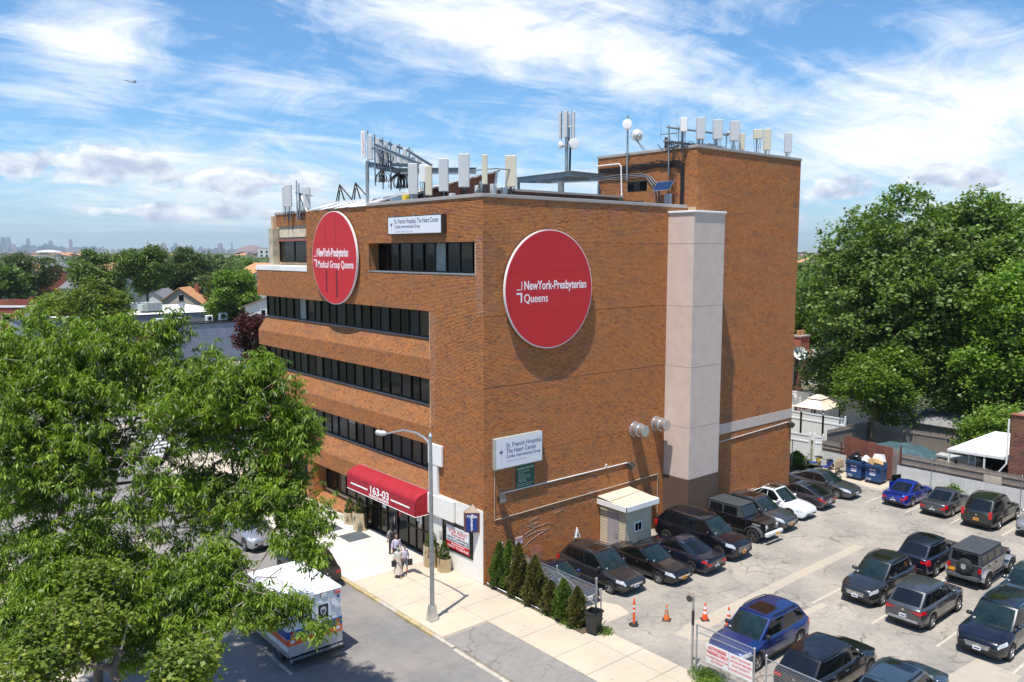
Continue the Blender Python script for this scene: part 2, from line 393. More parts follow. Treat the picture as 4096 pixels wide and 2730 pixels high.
# ================================================================ ground, street, pavements
def sheet(name, x0, y0, x1, y1, z, mat, label=None):
    o = MB().box(x0, y0, z-.05, x1, y1, z, mat).build(name); return struct(o)
g = 26000
struct(MB().add([(-g, -g, -.40), (g, -g, -.40), (g, g, -.40), (-g, g, -.40)], [(0, 1, 2, 3)], G_CITY).build('ground'))
sheet('road', -17.4, -120, -5.06, 36.3, -.14, G_ROAD)
sheet('cross_street', -140, 36.3, 160, 50.5, -.14, G_ROAD)
sheet('far_road', -17.4, 50.5, -5.06, 160, -.144, G_ROAD)
sheet('expressway', -60, -120, -24, 36.3, -.15, G_ROAD)
sheet('parking_lot', 1.06, -90, 33.9, -.02, -.012, G_LOT)
sheet('far_pavement', -24, -120, -17.4, 36.3, .0, G_CONCO)
sheet('corner_pavement', -17.4, 50.5, -60, 54, .0, G_CONCO)
sheet('far_kerb_pavement', -5.06, 50.5, 60, 53.0, .0, G_CONCO)
sheet('side_lot', -5.06, 53.0, 60, 91, -.02, G_APRON)
sheet('yard', 34.0, -60, 120, 34, .01, G_YARD)
sheet('side_pavement', 0.3, 26.8, 33.8, 36.3, .0, G_CONCO)
sheet('planting_strip', .02, -6.95, 1.04, -.03, .006, G_SOIL)
# pavement slabs, one by one
pv = struct(MB().box(-4.86, -90, -.16, 1.04, 36.2, -.035, G_CONCO).build('pavement'))
def slab(x0, y0, x1, y1, mat, par, z=0., g_=.012):
    b = MB().box(x0+g_, y0+g_, -.03, x1-g_, y1-g_, z, mat, ch=.008); b.build('slab', par)
ys = [36.2, 34.3, 32.4, 30.5, 28.6, 26.55, 24.6, 22.7, 20.8, 18.9, 17.0]
for i in range(len(ys)-1):
    for a, b in ((-4.86, -2.45), (-2.45, -.02 if ys[i+1] > 1 else 1.04)):
        slab(a, ys[i+1], b, ys[i], G_CONCO if (i+int(a)) % 3 else G_CONC, pv, rng.uniform(-.004, .004))
for a, b in ((17.0, 14.9), (14.9, 12.7), (12.7, 10.6), (10.6, 8.4), (8.4, 6.2), (6.2, 4.5)):
    for x0, x1 in ((-4.86, -2.5), (-2.5, -.02)):
        slab(x0, b, x1, a, G_CONCN, pv, rng.uniform(-.003, .003))
for a, b in ((4.5, 2.6), (2.6, .5), (.5, -1.5), (-1.5, -3.3)):
    for x0, x1 in ((-4.86, -2.4), (-2.4, -.02)):
        slab(x0, b, x1, a, G_CONC, pv, rng.uniform(-.004, .004))
yy = -3.3
while yy > -40:
    hgt = 1.85 if yy < -7 else 2.2
    slab(-2.4, yy-hgt, -.02, yy, G_CONC, pv, rng.uniform(-.004, .004))
    if yy < -7.2: slab(-.02, yy-hgt, 1.04, yy, G_CONC, pv)
    if yy < -11.5: slab(-4.86, yy-hgt, -2.4, yy, G_CONC, pv)
    yy -= hgt
MB().box(-4.86, -11.4, -.03, -2.42, -3.4, -.006, G_APRON).build('asphalt_patch', pv)
MB().box(-2.2, 9.6, -.02, -.75, 11.0, .004, M('cellar_door_steel', (.16, .18, .19), .5, .5)).build('cellar_door', pv)
MB().box(-2.5, 11.9, -.02, -1.3, 13.0, .004, MATS['cellar_door_steel']).build('cellar_door', pv)
# kerb stones
kb = struct(bpy.data.objects.new('kerb', None)); COL.objects.link(kb)
KY = M('worn_yellow_paint', (.42, .33, .17), .8, var=.4, vs=2)
KC = M('kerb_stone', (.44, .40, .34), .9, var=.2)
y = 36.2
while y > -60:
    l = 1.5; m_ = KY if (3.2 < y < 6.3 or -1.8 < y < .9) else KC
    MB().box(-5.06, y-l+.01, -.3, -4.87, y, -.005 if y > -3.5 or y < -10 else -.09, m_, ch=.02).build('kerb_stone', kb); y -= l
# painted marks
LINE = M('worn_line_paint', (.50, .45, .37), .8, var=.3, vs=5)
mk = struct(bpy.data.objects.new('road_markings', None)); COL.objects.link(mk)
for i in range(12): MB().box(-11.15, -14+i*6.1, -.139, -11.02, -11.4+i*6.1, -.134, LINE).build('lane_dash', mk)
for i in range(9): MB().box(-16.4+i*1.25, 37.4, -.139, -15.85+i*1.25, 41.4, -.134, WHT).build('crosswalk_bar', mk)
for i in range(8): MB().box(-4.5, 38.2+i*1.4, -.139, -.6, 38.8+i*1.4, -.134, WHT).build('crosswalk_bar', mk)
lm = struct(bpy.data.objects.new('parking_lines', None)); COL.objects.link(lm)
for yl in (-5.75, -8.4, -11.15, -14.0, -16.9): MB().box(27.6, yl-.05, -.011, 32.6, yl+.05, -.007, LINE).build('stall_line', lm)
for yl in (-11.75, -14.6, -17.4, -20.3): MB().box(10.6, yl-.05, -.011, 22.6, yl+.05, -.007, LINE).build('stall_line', lm)
# pale concrete seams and patches of the lot
PT = ground_mat('pale_patch', (.44, .38, .30), (.38, .33, .27), .2, .2, .1)
def flat(name, poly, z, mat, par): return MB().prism([(x, y, z) for x, y in poly], (0, 0, .003), mat).build(name, par)
flat('repair_seam', [(3.0, -9.6), (4.2, -9.3), (19.6, -9.15), (19.7, -9.75), (12, -9.8), (4.4, -10.2), (3.2, -10.4)], -.0115, PT, lm)
flat('repair_seam', [(3.2, -10.4), (3.9, -10.3), (5.6, -11.7), (10.9, -12.0), (10.9, -12.35), (5.2, -12.2)], -.0105, PT, lm)
flat('repair_seam', [(7.4, -18.6), (10.8, -18.9), (10.6, -20.6), (7.0, -20.8)], -.0105, PT, lm)
flat('concrete_strip', [(1.08, -6.9), (3.1, -6.9), (3.4, -6.0), (2.9, -4.9), (1.08, -4.9)], -.0105, G_CONC, lm)
flat('concrete_pad', [(31.4, -5.0), (33.8, -5.0), (33.8, .8), (31.0, .8), (31.6, -1.7)], -.0105, G_CONCO, lm)

# ================================================================ the brick office building
bl = thing('brick_office_building', 'five storey orange brick office building with ribbon windows, sloped brick ledges and taller rear tower', 'building')
YE = 26.55
wall = MB()
def wx(y0, z0, y1, z1, x=0., t=.3): wall.box(x, y0, z0, x+t, y1, z1, MORT)
wx(0, 0, 4.55, 13.42); wx(0, 13.42, .6, 19.12); wx(.6, 17.02, 10.65, 19.12); wx(.6, 13.42, 10.65, 15.38)
wx(4.55, 13.42, 4.56, 13.43); wx(10.65, 13.42, 18.5, 19.12); wx(18.5, 13.42, YE, 15.24)
wall.box(.3, 10.65, 15.38, .72, 10.9, 17.02, MORT)
for zs, zb, zf in ((11.88, 10.9, 9.82), (8.24, 7.22, 6.27), (4.63, 3.63, 2.60)):
    wall.prism([(0, 4.55, zf), (0, 4.55, zb), (.67, 4.55, zs), (1.0, 4.55, zs), (1.0, 4.55, zf)], (0, YE-4.55, 0), MORT)
wall.box(0, 18.38, 0, 1.0, 19.15, 2.6, MORT); wall.box(0, 25.4, 0, 1.0, YE, 2.6, MORT)
for y0, y1 in ((11.6, 18.38), (19.15, 25.4)):
    wall.prism([(0, y0, -.1), (0, y0, .05), (.85, y0, .6), (.88, y0, .72), (1.05, y0, .72), (1.05, y0, -.1)], (0, y1-y0, 0), MORT)
wall.box(1.5, 18.5, 15.3, 1.8, 26.45, 19.2, MORT)
wall.box(.3, 0, 0, 15.6, .3, 19.12, MORT)                 # car park side
wall.box(15.6, -.6, 0, 15.9, 7.45, 22.62, MORT); wall.box(15.9, -.6, 0, 26.87, -.3, 22.62, MORT)
wall.box(26.6, -.3, 0, 26.87, YE, 19.1, MORT); wall.box(15.9, 7.15, 18, 26.87, 7.45, 22.62, MORT); wall.box(26.57, -.3, 19.1, 26.87, 7.15, 22.62, MORT)
wall.box(1.2, YE-.3, 0, 26.6, YE, 19.1, MORT)
wl = wall.build('wall', bl)
core = MB(); core.box(1.2, .3, .0, 15.6, YE-.3, 15.3, ROOFG); core.box(1.8, .3, 15.3, 15.6, YE-.3, 18.6, ROOFG); core.box(15.9, -.3, 0, 26.57, 7.1, 22.2, ROOFG); core.box(15.6, 7.45, 0, 26.6, YE-.3, 18.6, ROOFG)
core.box(.31, .31, 0, 1.2, 4.5, 13.3, ROOFG); core.box(1.0, .31, 13.45, 1.2, 18.4, 18.6, ROOFG); core.box(.3, 10.9, 17.1, 1.2, 18.5, 18.6, ROOFG)
core.box(.3, .3, 17.1, 1.2, 10.7, 18.6, ROOFG); core.box(.3, .3, 13.43, 1.0, 18.4, 13.6, ROOFG)
core.build('light_block_and_roof', bl)  # solid core boxes added to block light inside; their tops form the flat roof
nx = (-1, 0, 0); ny = (0, -1, 0); ey = (0, 1, 0); ex = (1, 0, 0); ez = (0, 0, 1)
fields = [
 bricks((0, 0, 0), ey, ez, nx, [(0, 3.78, 4.5, 19.12), (4.5, 13.42, 18.5, 19.12), (18.5, 13.42, YE, 15.24),
   (4.5, 9.82, YE, 10.9), (4.5, 6.27, YE, 7.22), (4.5, 2.6, YE, 3.63), (18.38, 0, 19.15, 2.6), (25.4, 0, YE, 2.6)], holes=[(.6, 15.38, 10.65, 17.02)]),
 bricks((0, 18.38, 0), ex, ez, ny, [(0, .1, 1.0, 2.6)]), bricks((0, 10.65, 0), ex, ez, ny, [(0, 15.38, .7, 17.02)]),
 bricks((1.5, 0, 0), ey, ez, nx, [(18.5, 18.35, 26.45, 19.2)]),
 bricks((0, 0, 0), ex, ez, ny, [(0, 0, 15.6, 19.12)]),
 bricks((0, -.6, 0), ex, ez, ny, [(15.6, 0, 26.87, 22.62)], holes=[(15.6, 0, 16.6, 18.7), (16, 5.03, 26.9, 5.68)]),
 bricks((15.6, 0, 0), ey, ez, nx, [(-.6, 19.2, 7.45, 22.62)], holes=[(3.2, 20.3, 4.82, 20.98)])]
for zs, zb in ((11.88, 10.9), (8.24, 7.22), (4.63, 3.63)):
    l = math.hypot(.67, zs-zb); Vv = (.67/l, 0, (zs-zb)/l); Nn = (-(zs-zb)/l, 0, .67/l)
    fields.append(bricks((0, 0, zb), ey, Vv, Nn, [(4.56, 0, YE, l)]))
l = math.hypot(.85, .55)
for y0, y1 in ((11.6, 18.38), (19.15, 25.4)): fields.append(bricks((0, 0, .05), ey, (.85/l, 0, .55/l), (-.55/l, 0, .85/l), [(y0, 0, y1, l)]))
# the 300 bricks that show largest (car park face beside the corner) are parts of their own
fo, fU, fV, fN, A, fd = fields[4]
full = np.where((A[:, 1]-A[:, 0] > .19) & (A[:, 3]-A[:, 2] > .056) & (A[:, 2] > 13.5) & (A[:, 0] < 1.9))[0]
pick = full[np.argsort(A[full, 0]+np.abs(A[full, 2]-15.8))[:300]]
one = MB().box(-.0966, -.007, -.0288, .0966, .002, .0288, BR)
me1 = bpy.data.meshes.new('brick'); me1.from_pydata(one.v, [], one.f); me1.materials.append(BR); bm_fix(me1)
for i in pick: link('brick', me1, wl, ((A[i, 0]+A[i, 1])/2, 0, (A[i, 2]+A[i, 3])/2))
keep = np.ones(len(A), bool); keep[pick] = False
fields[4] = (fo, fU, fV, fN, A[keep], fd)
V_, F_ = brick_arrays(fields); mesh_np('brickwork', V_, F_, BR, wl, 'stuff')
print('bricks', sum(len(f[4]) for f in fields))
# newly pointed patches beside openings: pale joints
for (y0, z0, y1, z1) in ((3.95, 9.9, 4.5, 13.3), (.0, 13.45, .55, 17.3), (4.1, 7.3, 4.5, 9.9), (26.1, 13.9, 26.5, 15.1)): MB().box(-.0025, y0, z0, .05, y1, z1, MORTW).build('pointing_patch', wl)
for (x0, z0, x1, z1) in ((0, 13.45, .85, 17.2), (4.6, 17.7, 5.3, 19.0), (6.6, 17.7, 7.3, 19.0), (11.0, 17.6, 12.3, 18.9), (8.9, 18.0, 9.6, 18.9)): MB().box(x0+.003, -.0025, z0, x1, .05, z1, M('repair_mortar', (.5, .42, .33), .95)).build('pointing_patch', wl)
# flexible joints across both faces at the floor lines
jm = MB()
for z in (6.3, 9.87, 13.40, 17.0):
    jm.box(0, -.0075, z-.012, 13.7, 0, z+.012, M('rusty_joint', (.15, .075, .045), .95))
jm.build('expansion_joint', wl)

def window(par, x, y0, y1, z0, z1, n, tones=(), depth=.1, frame=FRAME, seed=0, bottom=.07):
    """ribbon window facing the street: one frame, one object for each pane"""
    r = random.Random(seed); fr = MB(); e = .05
    fr.box(x-.02, y0, z0, x+depth, y1, z0+bottom, frame); fr.box(x-.02, y0, z1-e, x+depth, y1, z1, frame)
    ys_ = [y0+(y1-y0)*i/n+(r.uniform(-.12, .12) if 0 < i < n and n > 4 else 0) for i in range(n+1)]
    for i, q in enumerate(ys_): fr.box(x-.02-(.02 if i % 2 else 0), q-.028, z0+bottom, x+depth-.005, q+.028, z1-e, frame)
    fo_ = fr.build('window', par)
    for i in range(n):
        mt = tones[i] if i < len(tones) and tones[i] else GLASS
        pn_ = MB().box(x+.045, ys_[i]+.03, z0+bottom+.002, x+.07, ys_[i+1]-.03, z1-e-.002, mt).build('pane', fo_)
        if n > 6 and r.random() < .34: zc_ = z1-e-(z1-z0)*r.uniform(.2, .75); fo_2 = MB().box(x+.040, ys_[i]+.06, zc_, x+.044, ys_[i+1]-.06-r.choice((0, 0, .3)), z1-e-.02, r.choice((BL2, BL1, BL4, BL3 if r.random() < .3 else BL1))).build('blind', fo_)
    return fo_
BL1 = M('pane_with_grey_blind', (.024, .027, .029), .12, spec=.25)
BL2 = M('pane_with_tan_blind', (.060, .047, .033), .15, spec=.3)
BL3 = M('pane_with_pale_blind', (.20, .24, .25), .2, spec=.5)
BL4 = M('pane_over_lobby', (.018, .015, .012), .08, spec=.4)
G0 = None
window(bl, .72, 4.4, YE-.03, 11.9, 13.42, 21, [G0, BL2, BL1, G0, G0, BL1, G0, G0, BL1, G0, BL1, G0, G0, BL1, G0, BL3, G0, G0, G0, G0, G0], seed=1)
window(bl, .72, 4.4, YE-.03, 8.26, 9.82, 21, [G0, BL4, G0, BL1, G0, G0, BL1, G0, BL4, G0, G0, BL1, G0, BL2, G0, BL1, G0, G0, G0, G0, G0], seed=2)
window(bl, .72, 4.4, YE-.03, 4.65, 6.27, 21, [G0, BL4, BL2, BL1, BL1, G0, BL2, BL4, G0, BL2, BL1, BL1, G0, BL1, G0, BL1, BL4, G0, G0, G0, G0], seed=3)
window(bl, .72, .62, 10.63, 15.45, 17.02, 9, [G0, BL1, BL1, BL3, G0, G0, BL4, G0, G0], seed=4)
window(bl, 1.42, 18.6, 25.6, 15.78, 17.28, 3, [BL1, BL4, BL4], seed=5)
window(bl, .98, 11.75, 18.36, .74, 2.6, 5, [BL4, BL2, BL2, BL4, BL4], seed=6, depth=.06)
window(bl, .98, 19.17, 25.38, .74, 2.6, 5, [BL4, BL2, BL2, BL4, BL4], seed=7, depth=.06)
# sills
sm = MB()
for z in (11.9, 8.26, 4.65): sm.box(.6, 4.58, z-.045, .78, YE-.01, z, STEEL)
sm.box(-.03, .56, 15.385, .75, 10.64, 15.44, STEEL); sm.build('sill', bl)
# terrace at the far end of the fifth floor
MB().box(-.04, 18.5, 15.24, 1.42, YE+.05, 15.58, ROOFW, ch=.02).build('terrace_ledge', bl)
MB().box(1.0, 25.85, 15.58, 1.5, YE+.02, 18.2, M('stained_concrete', (.42, .36, .26), .95, var=.3, vs=2)).build('concrete_fin', bl)
MB().box(1.455, 18.55, 17.56, 1.5, 25.7, 18.12, M('bare_stucco', (.60, .50, .36), .95, var=.1)).box(1.48, 18.5, 17.34, 1.5, 25.85, 18.36, M('exposed_cement', (.14, .12, .10), .95, var=.3)).build('stucco_band', bl)
MB().box(1.40, 18.55, 17.285, 1.5, 25.85, 17.42, M('faded_red_lintel', (.30, .10, .085), .8)).build('lintel', bl)
# copings, length by length
def coping(x0, y0, x1, y1, z, h=.17):
    L_ = math.hypot(x1-x0, y1-y0); n = max(1, round(L_/2.4)); horiz = abs(x1-x0) > abs(y1-y0)
    for i in range(n):
        a, b = i/n, (i+1)/n; e = .006/L_
        if horiz: MB().box(x0+(x1-x0)*(a+e), y0-.06, z, x0+(x1-x0)*(b-e), y0+.34, z+h, COPE, ch=.015).build('coping', bl)
        else: MB().box(x0-.06, y0+(y1-y0)*(a+e), z, x0+.34, y0+(y1-y0)*(b-e), z+h, COPE, ch=.015).build('coping', bl)
coping(0, -.06, 0, 10.7, 19.122); coping(.34, 0, 15.5, 0, 19.124); coping(1.5, 18.5, 1.5, 26.5, 19.2)
coping(15.6, -.66, 15.6, 7.5, 22.622); coping(15.94, -.6, 26.93, -.6, 22.624); coping(26.6, -.26, 26.6, 7.5, 22.622)
coping(1.7, 26.25, 26.6, 26.25, 19.1)
# loose white metal sheets over the parapet above the round sign
wm = MB()
for i in range(4):
    y0 = 10.75+i*1.95
    wm.prism([(-.1, y0, 19.13+.03*i), (1.6, y0, 19.62), (1.6, y0+1.9, 19.60), (-.1+.05*i, y0+1.9, 19.13)], (0, 0, .03), ROOFW)
    wm.tube([(-.12, y0+.9, 19.16), (1.7, y0-.6, 19.75)], .03, ALU)
wm.box(1.6, 10.8, 18.6, 1.7, 18.4, 19.66, ROOFW); wm.box(2.2, 9, 18.6, 2.35, 20.5, 19.85, WHT)
wm.build('metal_flashing', bl)
# stucco shaft
for i, (z0, z1) in enumerate(((3.22, 6.27), (6.29, 9.84), (9.86, 13.38), (13.40, 16.98), (17.0, 18.75))):
    MB().box(13.8, -1.88, z0, 16.68, -.005, z1, STUC).build('shaft_panel', bl)
MB().box(13.79, -1.89, 0, 16.69, -.005, 3.2, STUCB).build('shaft_base', bl)
MB().box(13.72, -1.96, 18.75, 16.76, -.005, 18.87, WHT, ch=.02).build('shaft_cap', bl)
MB().box(13.83, -1.85, 3.15, 16.65, -.01, 18.7, DARK).build('shaft_joint', bl)
MB().box(16.69, -.625, 5.04, 26.88, -.59, 5.67, STUC).build('stucco_band', bl)
# roof level of the tower: window, cables, poles
tw = MB().box(15.585, 3.2, 20.32, 15.7, 4.82, 20.96, FRAME).build('window', bl)
for i in range(3): MB().box(15.57, 3.25+.52*i, 20.37, 15.58, 3.73+.52*i, 20.91, [GLASS, BL1, GLASS][i]).build('pane', tw)

# the entrance
dg = MB()
dg.box(.03, 4.62, 2.46, .16, 11.6, 2.6, FRAME); dg.box(.03, 4.62, 0, .16, 11.6, .12, FRAME)
ysd = [4.66, 5.45, 6.15, 6.95, 8.05, 9.15, 9.95, 10.75, 11.56]
for q in ysd: dg.box(.02, q-.045, .1, .17, q+.045, 2.5, FRAME)
for a, b in zip(ysd, ysd[1:]):
    if b-a < 1: dg.box(.03, a, 1.25, .15, b, 1.33, FRAME)
sf = dg.build('shopfront', bl)
for a, b in zip(ysd, ysd[1:]):
    zz = [(.12, 1.25), (1.33, 2.46)] if b-a < 1 else [(.12, 2.46)]
    for z0, z1 in zz: MB().box(.08, a+.05, z0+.01, .1, b-.05, z1-.01, BL4 if b-a < 1 else GLASS).build('pane', sf)
MB().box(-.02, 7.98, 1.0, .02, 8.10, 1.35, BLK).box(-.045, 8.2, .95, -.025, 8.23, 1.5, CHROME).build('door_handle', sf)
MB().box(.07, 7.7, 1.55, .079, 7.9, 1.9, RED).build('door_sticker', sf)
MB().box(.07, 9.3, 1.6, .079, 9.7, 2.15, SWHT).build('door_notice', sf)
for a in (5.55, 5.85): MB().box(.07, a, 1.6+.1*(a > 5.7), .079, a+.24, 2.05, SWHT).build('door_notice', sf)
MB().box(.07, 5.65, 1.3, .079, 5.9, 1.62, M('pink_notice', (.7, .5, .48))).build('door_notice', sf)
MB().box(.17, 11.6, 0, 1.0, 11.75, 2.6, FRAME).box(.2, 4.5, -.02, 1.3, 11.6, .0, ROOFG).build('jamb', bl)
MB().box(.16, 4.6, 2.56, 1.05, 11.6, 2.62, DARK).build('soffit', bl)
# awning: ribbed barrel canopy
ca = thing('red_awning', 'red barrel awning lettered 163-03 over the glass entrance doors', 'awning', (0, 8.26, 2.5))
arc = [(-1.0+1.0*(1-math.cos(t*math.pi/2)), .77+.46*math.sin(t*math.pi/2)) for t in [i/10 for i in range(11)]]
def awn(y0, y1, puff=0.):
    b = MB(); n = 6
    for i in range(n):
        a0, a1 = y0+(y1-y0)*i/n, y0+(y1-y0)*(i+1)/n
        e0, e1 = [puff*math.sin(math.pi*(k)/n) for k in (i, i+1)]
        for k in range(10):
            (xa, za), (xb, zb) = arc[k], arc[k+1]
            s0 = math.sin(math.pi*k/10+.001); s1 = math.sin(math.pi*(k+1)/10+.001)
            b.add([(xa-e0*s0*.6, a0, za+e0*s0), (xb-e0*s1*.6, a0, zb+e0*s1), (xb-e1*s1*.6, a1, zb+e1*s1), (xa-e1*s0*.6, a1, za+e1*s0)], [(0, 1, 2, 3)], AWR)
    return b
AWR = M('red_awning_cloth', (.34, .008, .020), .8, var=.12, bump=.5, bs=9)
AWD = M('dark_red_awning_cloth', (.25, .012, .022), .75, var=.08)
for i in range(9):
    awn(-3.69+i*.82, -3.69+(i+1)*.82-.004, .035).build('awning_panel', ca, smooth=True)
fa = MB().box(-1.0, -3.69, 0, -.985, 3.69, .77, AWR)
fa.build('valance', ca)
for sy in (-3.69, 3.675):
    MB().prism([(-1.0, sy, 0), (-.02, sy, .0)]+[(min(x, -.02), sy, z) for x, z in arc[::-1]], (0, .015, 0), AWR).build('end_panel', ca)
MB().tube([(-1.0, -3.69, -.015), (-1.0, 3.69, -.015)], .018, WHT).tube([(-1., -3.69, -.015), (0, -3.69, -.015)], .018, WHT).tube([(0, -3.69, 1.2), (0, 3.69, 1.2)], .04, STEEL).build('frame_tube', ca)
MB().box(-1.012, -3.15, .34, -1.004, -1.25, .43, LIT).build('stripe', ca)
MB().box(-1.012, 1.25, .34, -1.004, 3.2, .43, LIT).build('stripe', ca)
text('163-03', .62, LIT, (-1.004, 1.1, .27), (0, -1, 0), (0, 0, 1), ca, width=2.0, bold=.012)
text('HORACE HARDING', .2, LIT, (-1.004, 1.1, .07), (0, -1, 0), (0, 0, 1), ca, width=2.1, bold=.006)

# white rendered shop front at the corner
sh = MB(); WR = M('white_render', (.80, .77, .72), .9, var=.05, bump=.2, bs=20)
sh.box(-.03, .0, 0, -.001, .8, 3.75, WR); sh.box(-.03, 3.42, 0, -.001, 4.6, 3.75, WR); sh.box(-.03, .8, 0, -.001, 3.42, 1.03, WR); sh.box(-.03, .8, 2.55, -.001, 3.42, 3.75, WR)
sh.box(-.22, 2.25, 2.6, -.03, 4.6, 3.72, WR, ch=.03); sh.build('white_shopfront', bl)
pw = MB(); x = -.075
pw.box(x, .8, 1.03, -.02, 3.42, 1.13, FRAME); pw.box(x, .8, 2.5, -.02, 3.42, 2.56, FRAME); pw.box(x, .8, 1.13, -.02, .9, 2.5, FRAME); pw.box(x, 3.33, 1.13, -.02, 3.42, 2.5, FRAME)
pwo = pw.build('window', bl); MB().box(-.045, .9, 1.13, -.035, 3.33, 2.5, BL4).build('pane', pwo)
MB().box(-.06, 3.5, 1.4, -.03, 3.72, 1.85, ALU).build('intercom', bl)

# ---------------------------------------------------------------- signs
def disc_sign(label, c, r, nrm, lines, group):
    t = thing('round_sign', label, 'sign', c, 0, group)
    ax = 'x' if nrm == 'x' else 'y'
    MB().lathe([(r, -.10), (r, .02), (r*.985, .03)], WHT, 72, axis=ax).build('rim', t)
    MB().lathe([(r*.984, .0), (r*.984, -.115)], RED, 72, axis=ax).build('face', t)
    st = MB()
    for a in (-1.2, 0, 1.2):
        st.box(*((-.02, a-.05, -r*.8, .15, a+.05, r*.8) if ax == 'x' else (a-.05, -.02, -r*.8, a+.05, .13, r*.8)), STEEL)
    st.build('bracket', t)
    STRIP = M('sign_dark_strip', (.16, .008, .012), .6)  # darker red upright strips, thin above and broad below, on the street sign
    for u_, z0_, z1_, hw_ in (((-.95, -.4, 2.4, .015), (.35, -.2, 2.7, .015), (-.95, -2.1, -.75, .10), (.35, -2.4, -.75, .11)) if ax == 'x' else ()): MB().box(-.1165, -u_-hw_, z0_, -.1155, -u_+hw_, z1_, STRIP).build('face_strip', t)
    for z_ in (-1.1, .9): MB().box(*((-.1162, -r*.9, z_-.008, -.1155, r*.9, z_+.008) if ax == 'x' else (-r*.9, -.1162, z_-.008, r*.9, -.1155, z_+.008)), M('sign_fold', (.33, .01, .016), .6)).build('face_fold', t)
    X = (0, -1, 0) if ax == 'x' else (1, 0, 0)
    off = lambda u, z: (-.116, -u, z) if ax == 'x' else (u, -.116, z)
    for s_, size, u, z, w_, bo in lines: text(s_, size, LIT, off(u, z), X, (0, 0, 1), t, width=w_, bold=bo)
    # the bracket shaped mark left of the words
    def bar(u0, z0, u1, z1):
        a, b = off(u0, z0), off(u1, z1)
        if ax == 'x': return (a[0]-.004, a[1], a[2], a[0]+.01, b[1], b[2])
        return (a[0], a[1]-.004, a[2], b[0], a[1]+.01, b[2])
    u0 = lines[0][2]-.48; z0 = lines[0][3]; z1 = lines[1][3]+lines[1][1]*.72
    b = MB(); b.box(*bar(u0, z0-.02, u0+.36, z0+.02), LIT); b.box(*bar(u0+.32, z0-.02, u0+.36, z0+.42), LIT)
    b.box(*bar(u0, z1-.03, u0+.36, z1+.06), LIT); b.box(*bar(u0+.27, z1-.42, u0+.36, z1-.03), LIT); b.build('mark', t)
    return t
disc_sign('round red sign beside the white stucco shaft, lettered Queens on its second line', (4.22, -.14, 14.62), 3.03, 'y',
          [('NewYork-Presbyterian', .62, -1.8, .02, 4.35, .012), ('Queens', .60, -1.8, -.62, 1.6, .004)], 'round red signs on the brick building')
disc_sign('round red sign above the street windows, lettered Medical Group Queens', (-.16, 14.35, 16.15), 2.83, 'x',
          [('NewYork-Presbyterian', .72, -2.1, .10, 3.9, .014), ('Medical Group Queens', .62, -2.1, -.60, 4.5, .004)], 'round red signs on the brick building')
def cross_mark(par, P0, X, s):
    """blue emblem with a long thin cross behind it"""
    X = Vector(X); Z = Vector((0, 0, 1)); c = Vector(P0); N = X.cross(Z)*.004
    b = MB()
    def q(pts, m_): b.prism([c+X*u*s+Z*v*s for u, v in pts], N, m_)
    q([(-.02, -.95), (.02, -.95), (.02, .45), (-.02, .45)], SGRY); q([(-.28, .02), (.28, .02), (.28, .05), (-.28, .05)], SGRY); q([(-.22, -.08), (.22, -.08), (.22, -.05), (-.22, -.05)], SGRY)
    b.build('emblem', par); b = MB(); N = N*1.6
    q([(-.17, .16), (0, .02), (.17, .16), (.12, -.08), (.05, -.2), (0, -.06), (-.05, -.2), (-.12, -.08)], NAVY); b.build('emblem', par)
s1 = thing('hospital_sign', 'long white St. Francis Hospital sign above the top floor windows', 'sign', (0, 5.45, 17.93))
MB().box(-.30, -2.57, -.50, -.02, 2.57, .50, SFRM, ch=.02).build('frame', s1)
MB().box(-.315, -2.48, -.44, -.29, 2.48, .44, SWHT).build('face', s1)
for yb in (-2, 0, 2): MB().box(-.3, yb-.05, .5, 0, yb+.05, .55, ALU).build('bracket', s1)
for s_, sz, z, w_, mt in (('St. Francis Hospital, The Heart Center', .36, .10, 4.15, NAVY), ('Cardiac Interventional Group', .26, -.15, 2.45, NAVY), ('Catholic Health Services', .23, -.38, 1.8, SGRY)):
    text(s_, sz, mt, (-.316, 1.85, z), (0, -1, 0), (0, 0, 1), s1, width=w_)
cross_mark(s1, (-.316, 2.15, .06), (0, -1, 0), .52)
s2 = thing('hospital_sign', 'white St. Francis Hospital sign low on the car park wall above a green board', 'sign', (2.13, 0, 6.54))
MB().box(-1.57, -.26, -.79, 1.57, -.02, .79, M('grey_sign_box', (.36, .38, .35), .5), ch=.015).build('frame', s2)
MB().box(-1.50, -.275, -.73, 1.53, -.25, .74, SWHT).build('face', s2)
for s_, sz, z, w_, mt in (('St. Francis Hospital,', .34, .28, 2.35, NAVY), ('The Heart Center', .34, -.02, 2.0, NAVY), ('Cardiac Interventional Group', .23, -.26, 2.3, NAVY), ('Catholic Health Services', .17, -.46, 1.3, SGRY)):
    text(s_, sz, mt, (-.88, -.276, z), (1, 0, 0), (0, 0, 1), s2, width=w_)
cross_mark(s2, (-1.2, -.276, .1), (1, 0, 0), .55)
s3 = thing('pediatrics_board', 'dark green painted board lettered Flushing Pediatrics under the white sign', 'sign', (2.72, 0, 5.12))
MB().box(-.62, -.05, -.62, .62, -.012, .62, M('dark_green_board', (.012, .085, .055), .6)).build('board', s3)
LG = M('pale_green_letters', (.55, .62, .5), .6)
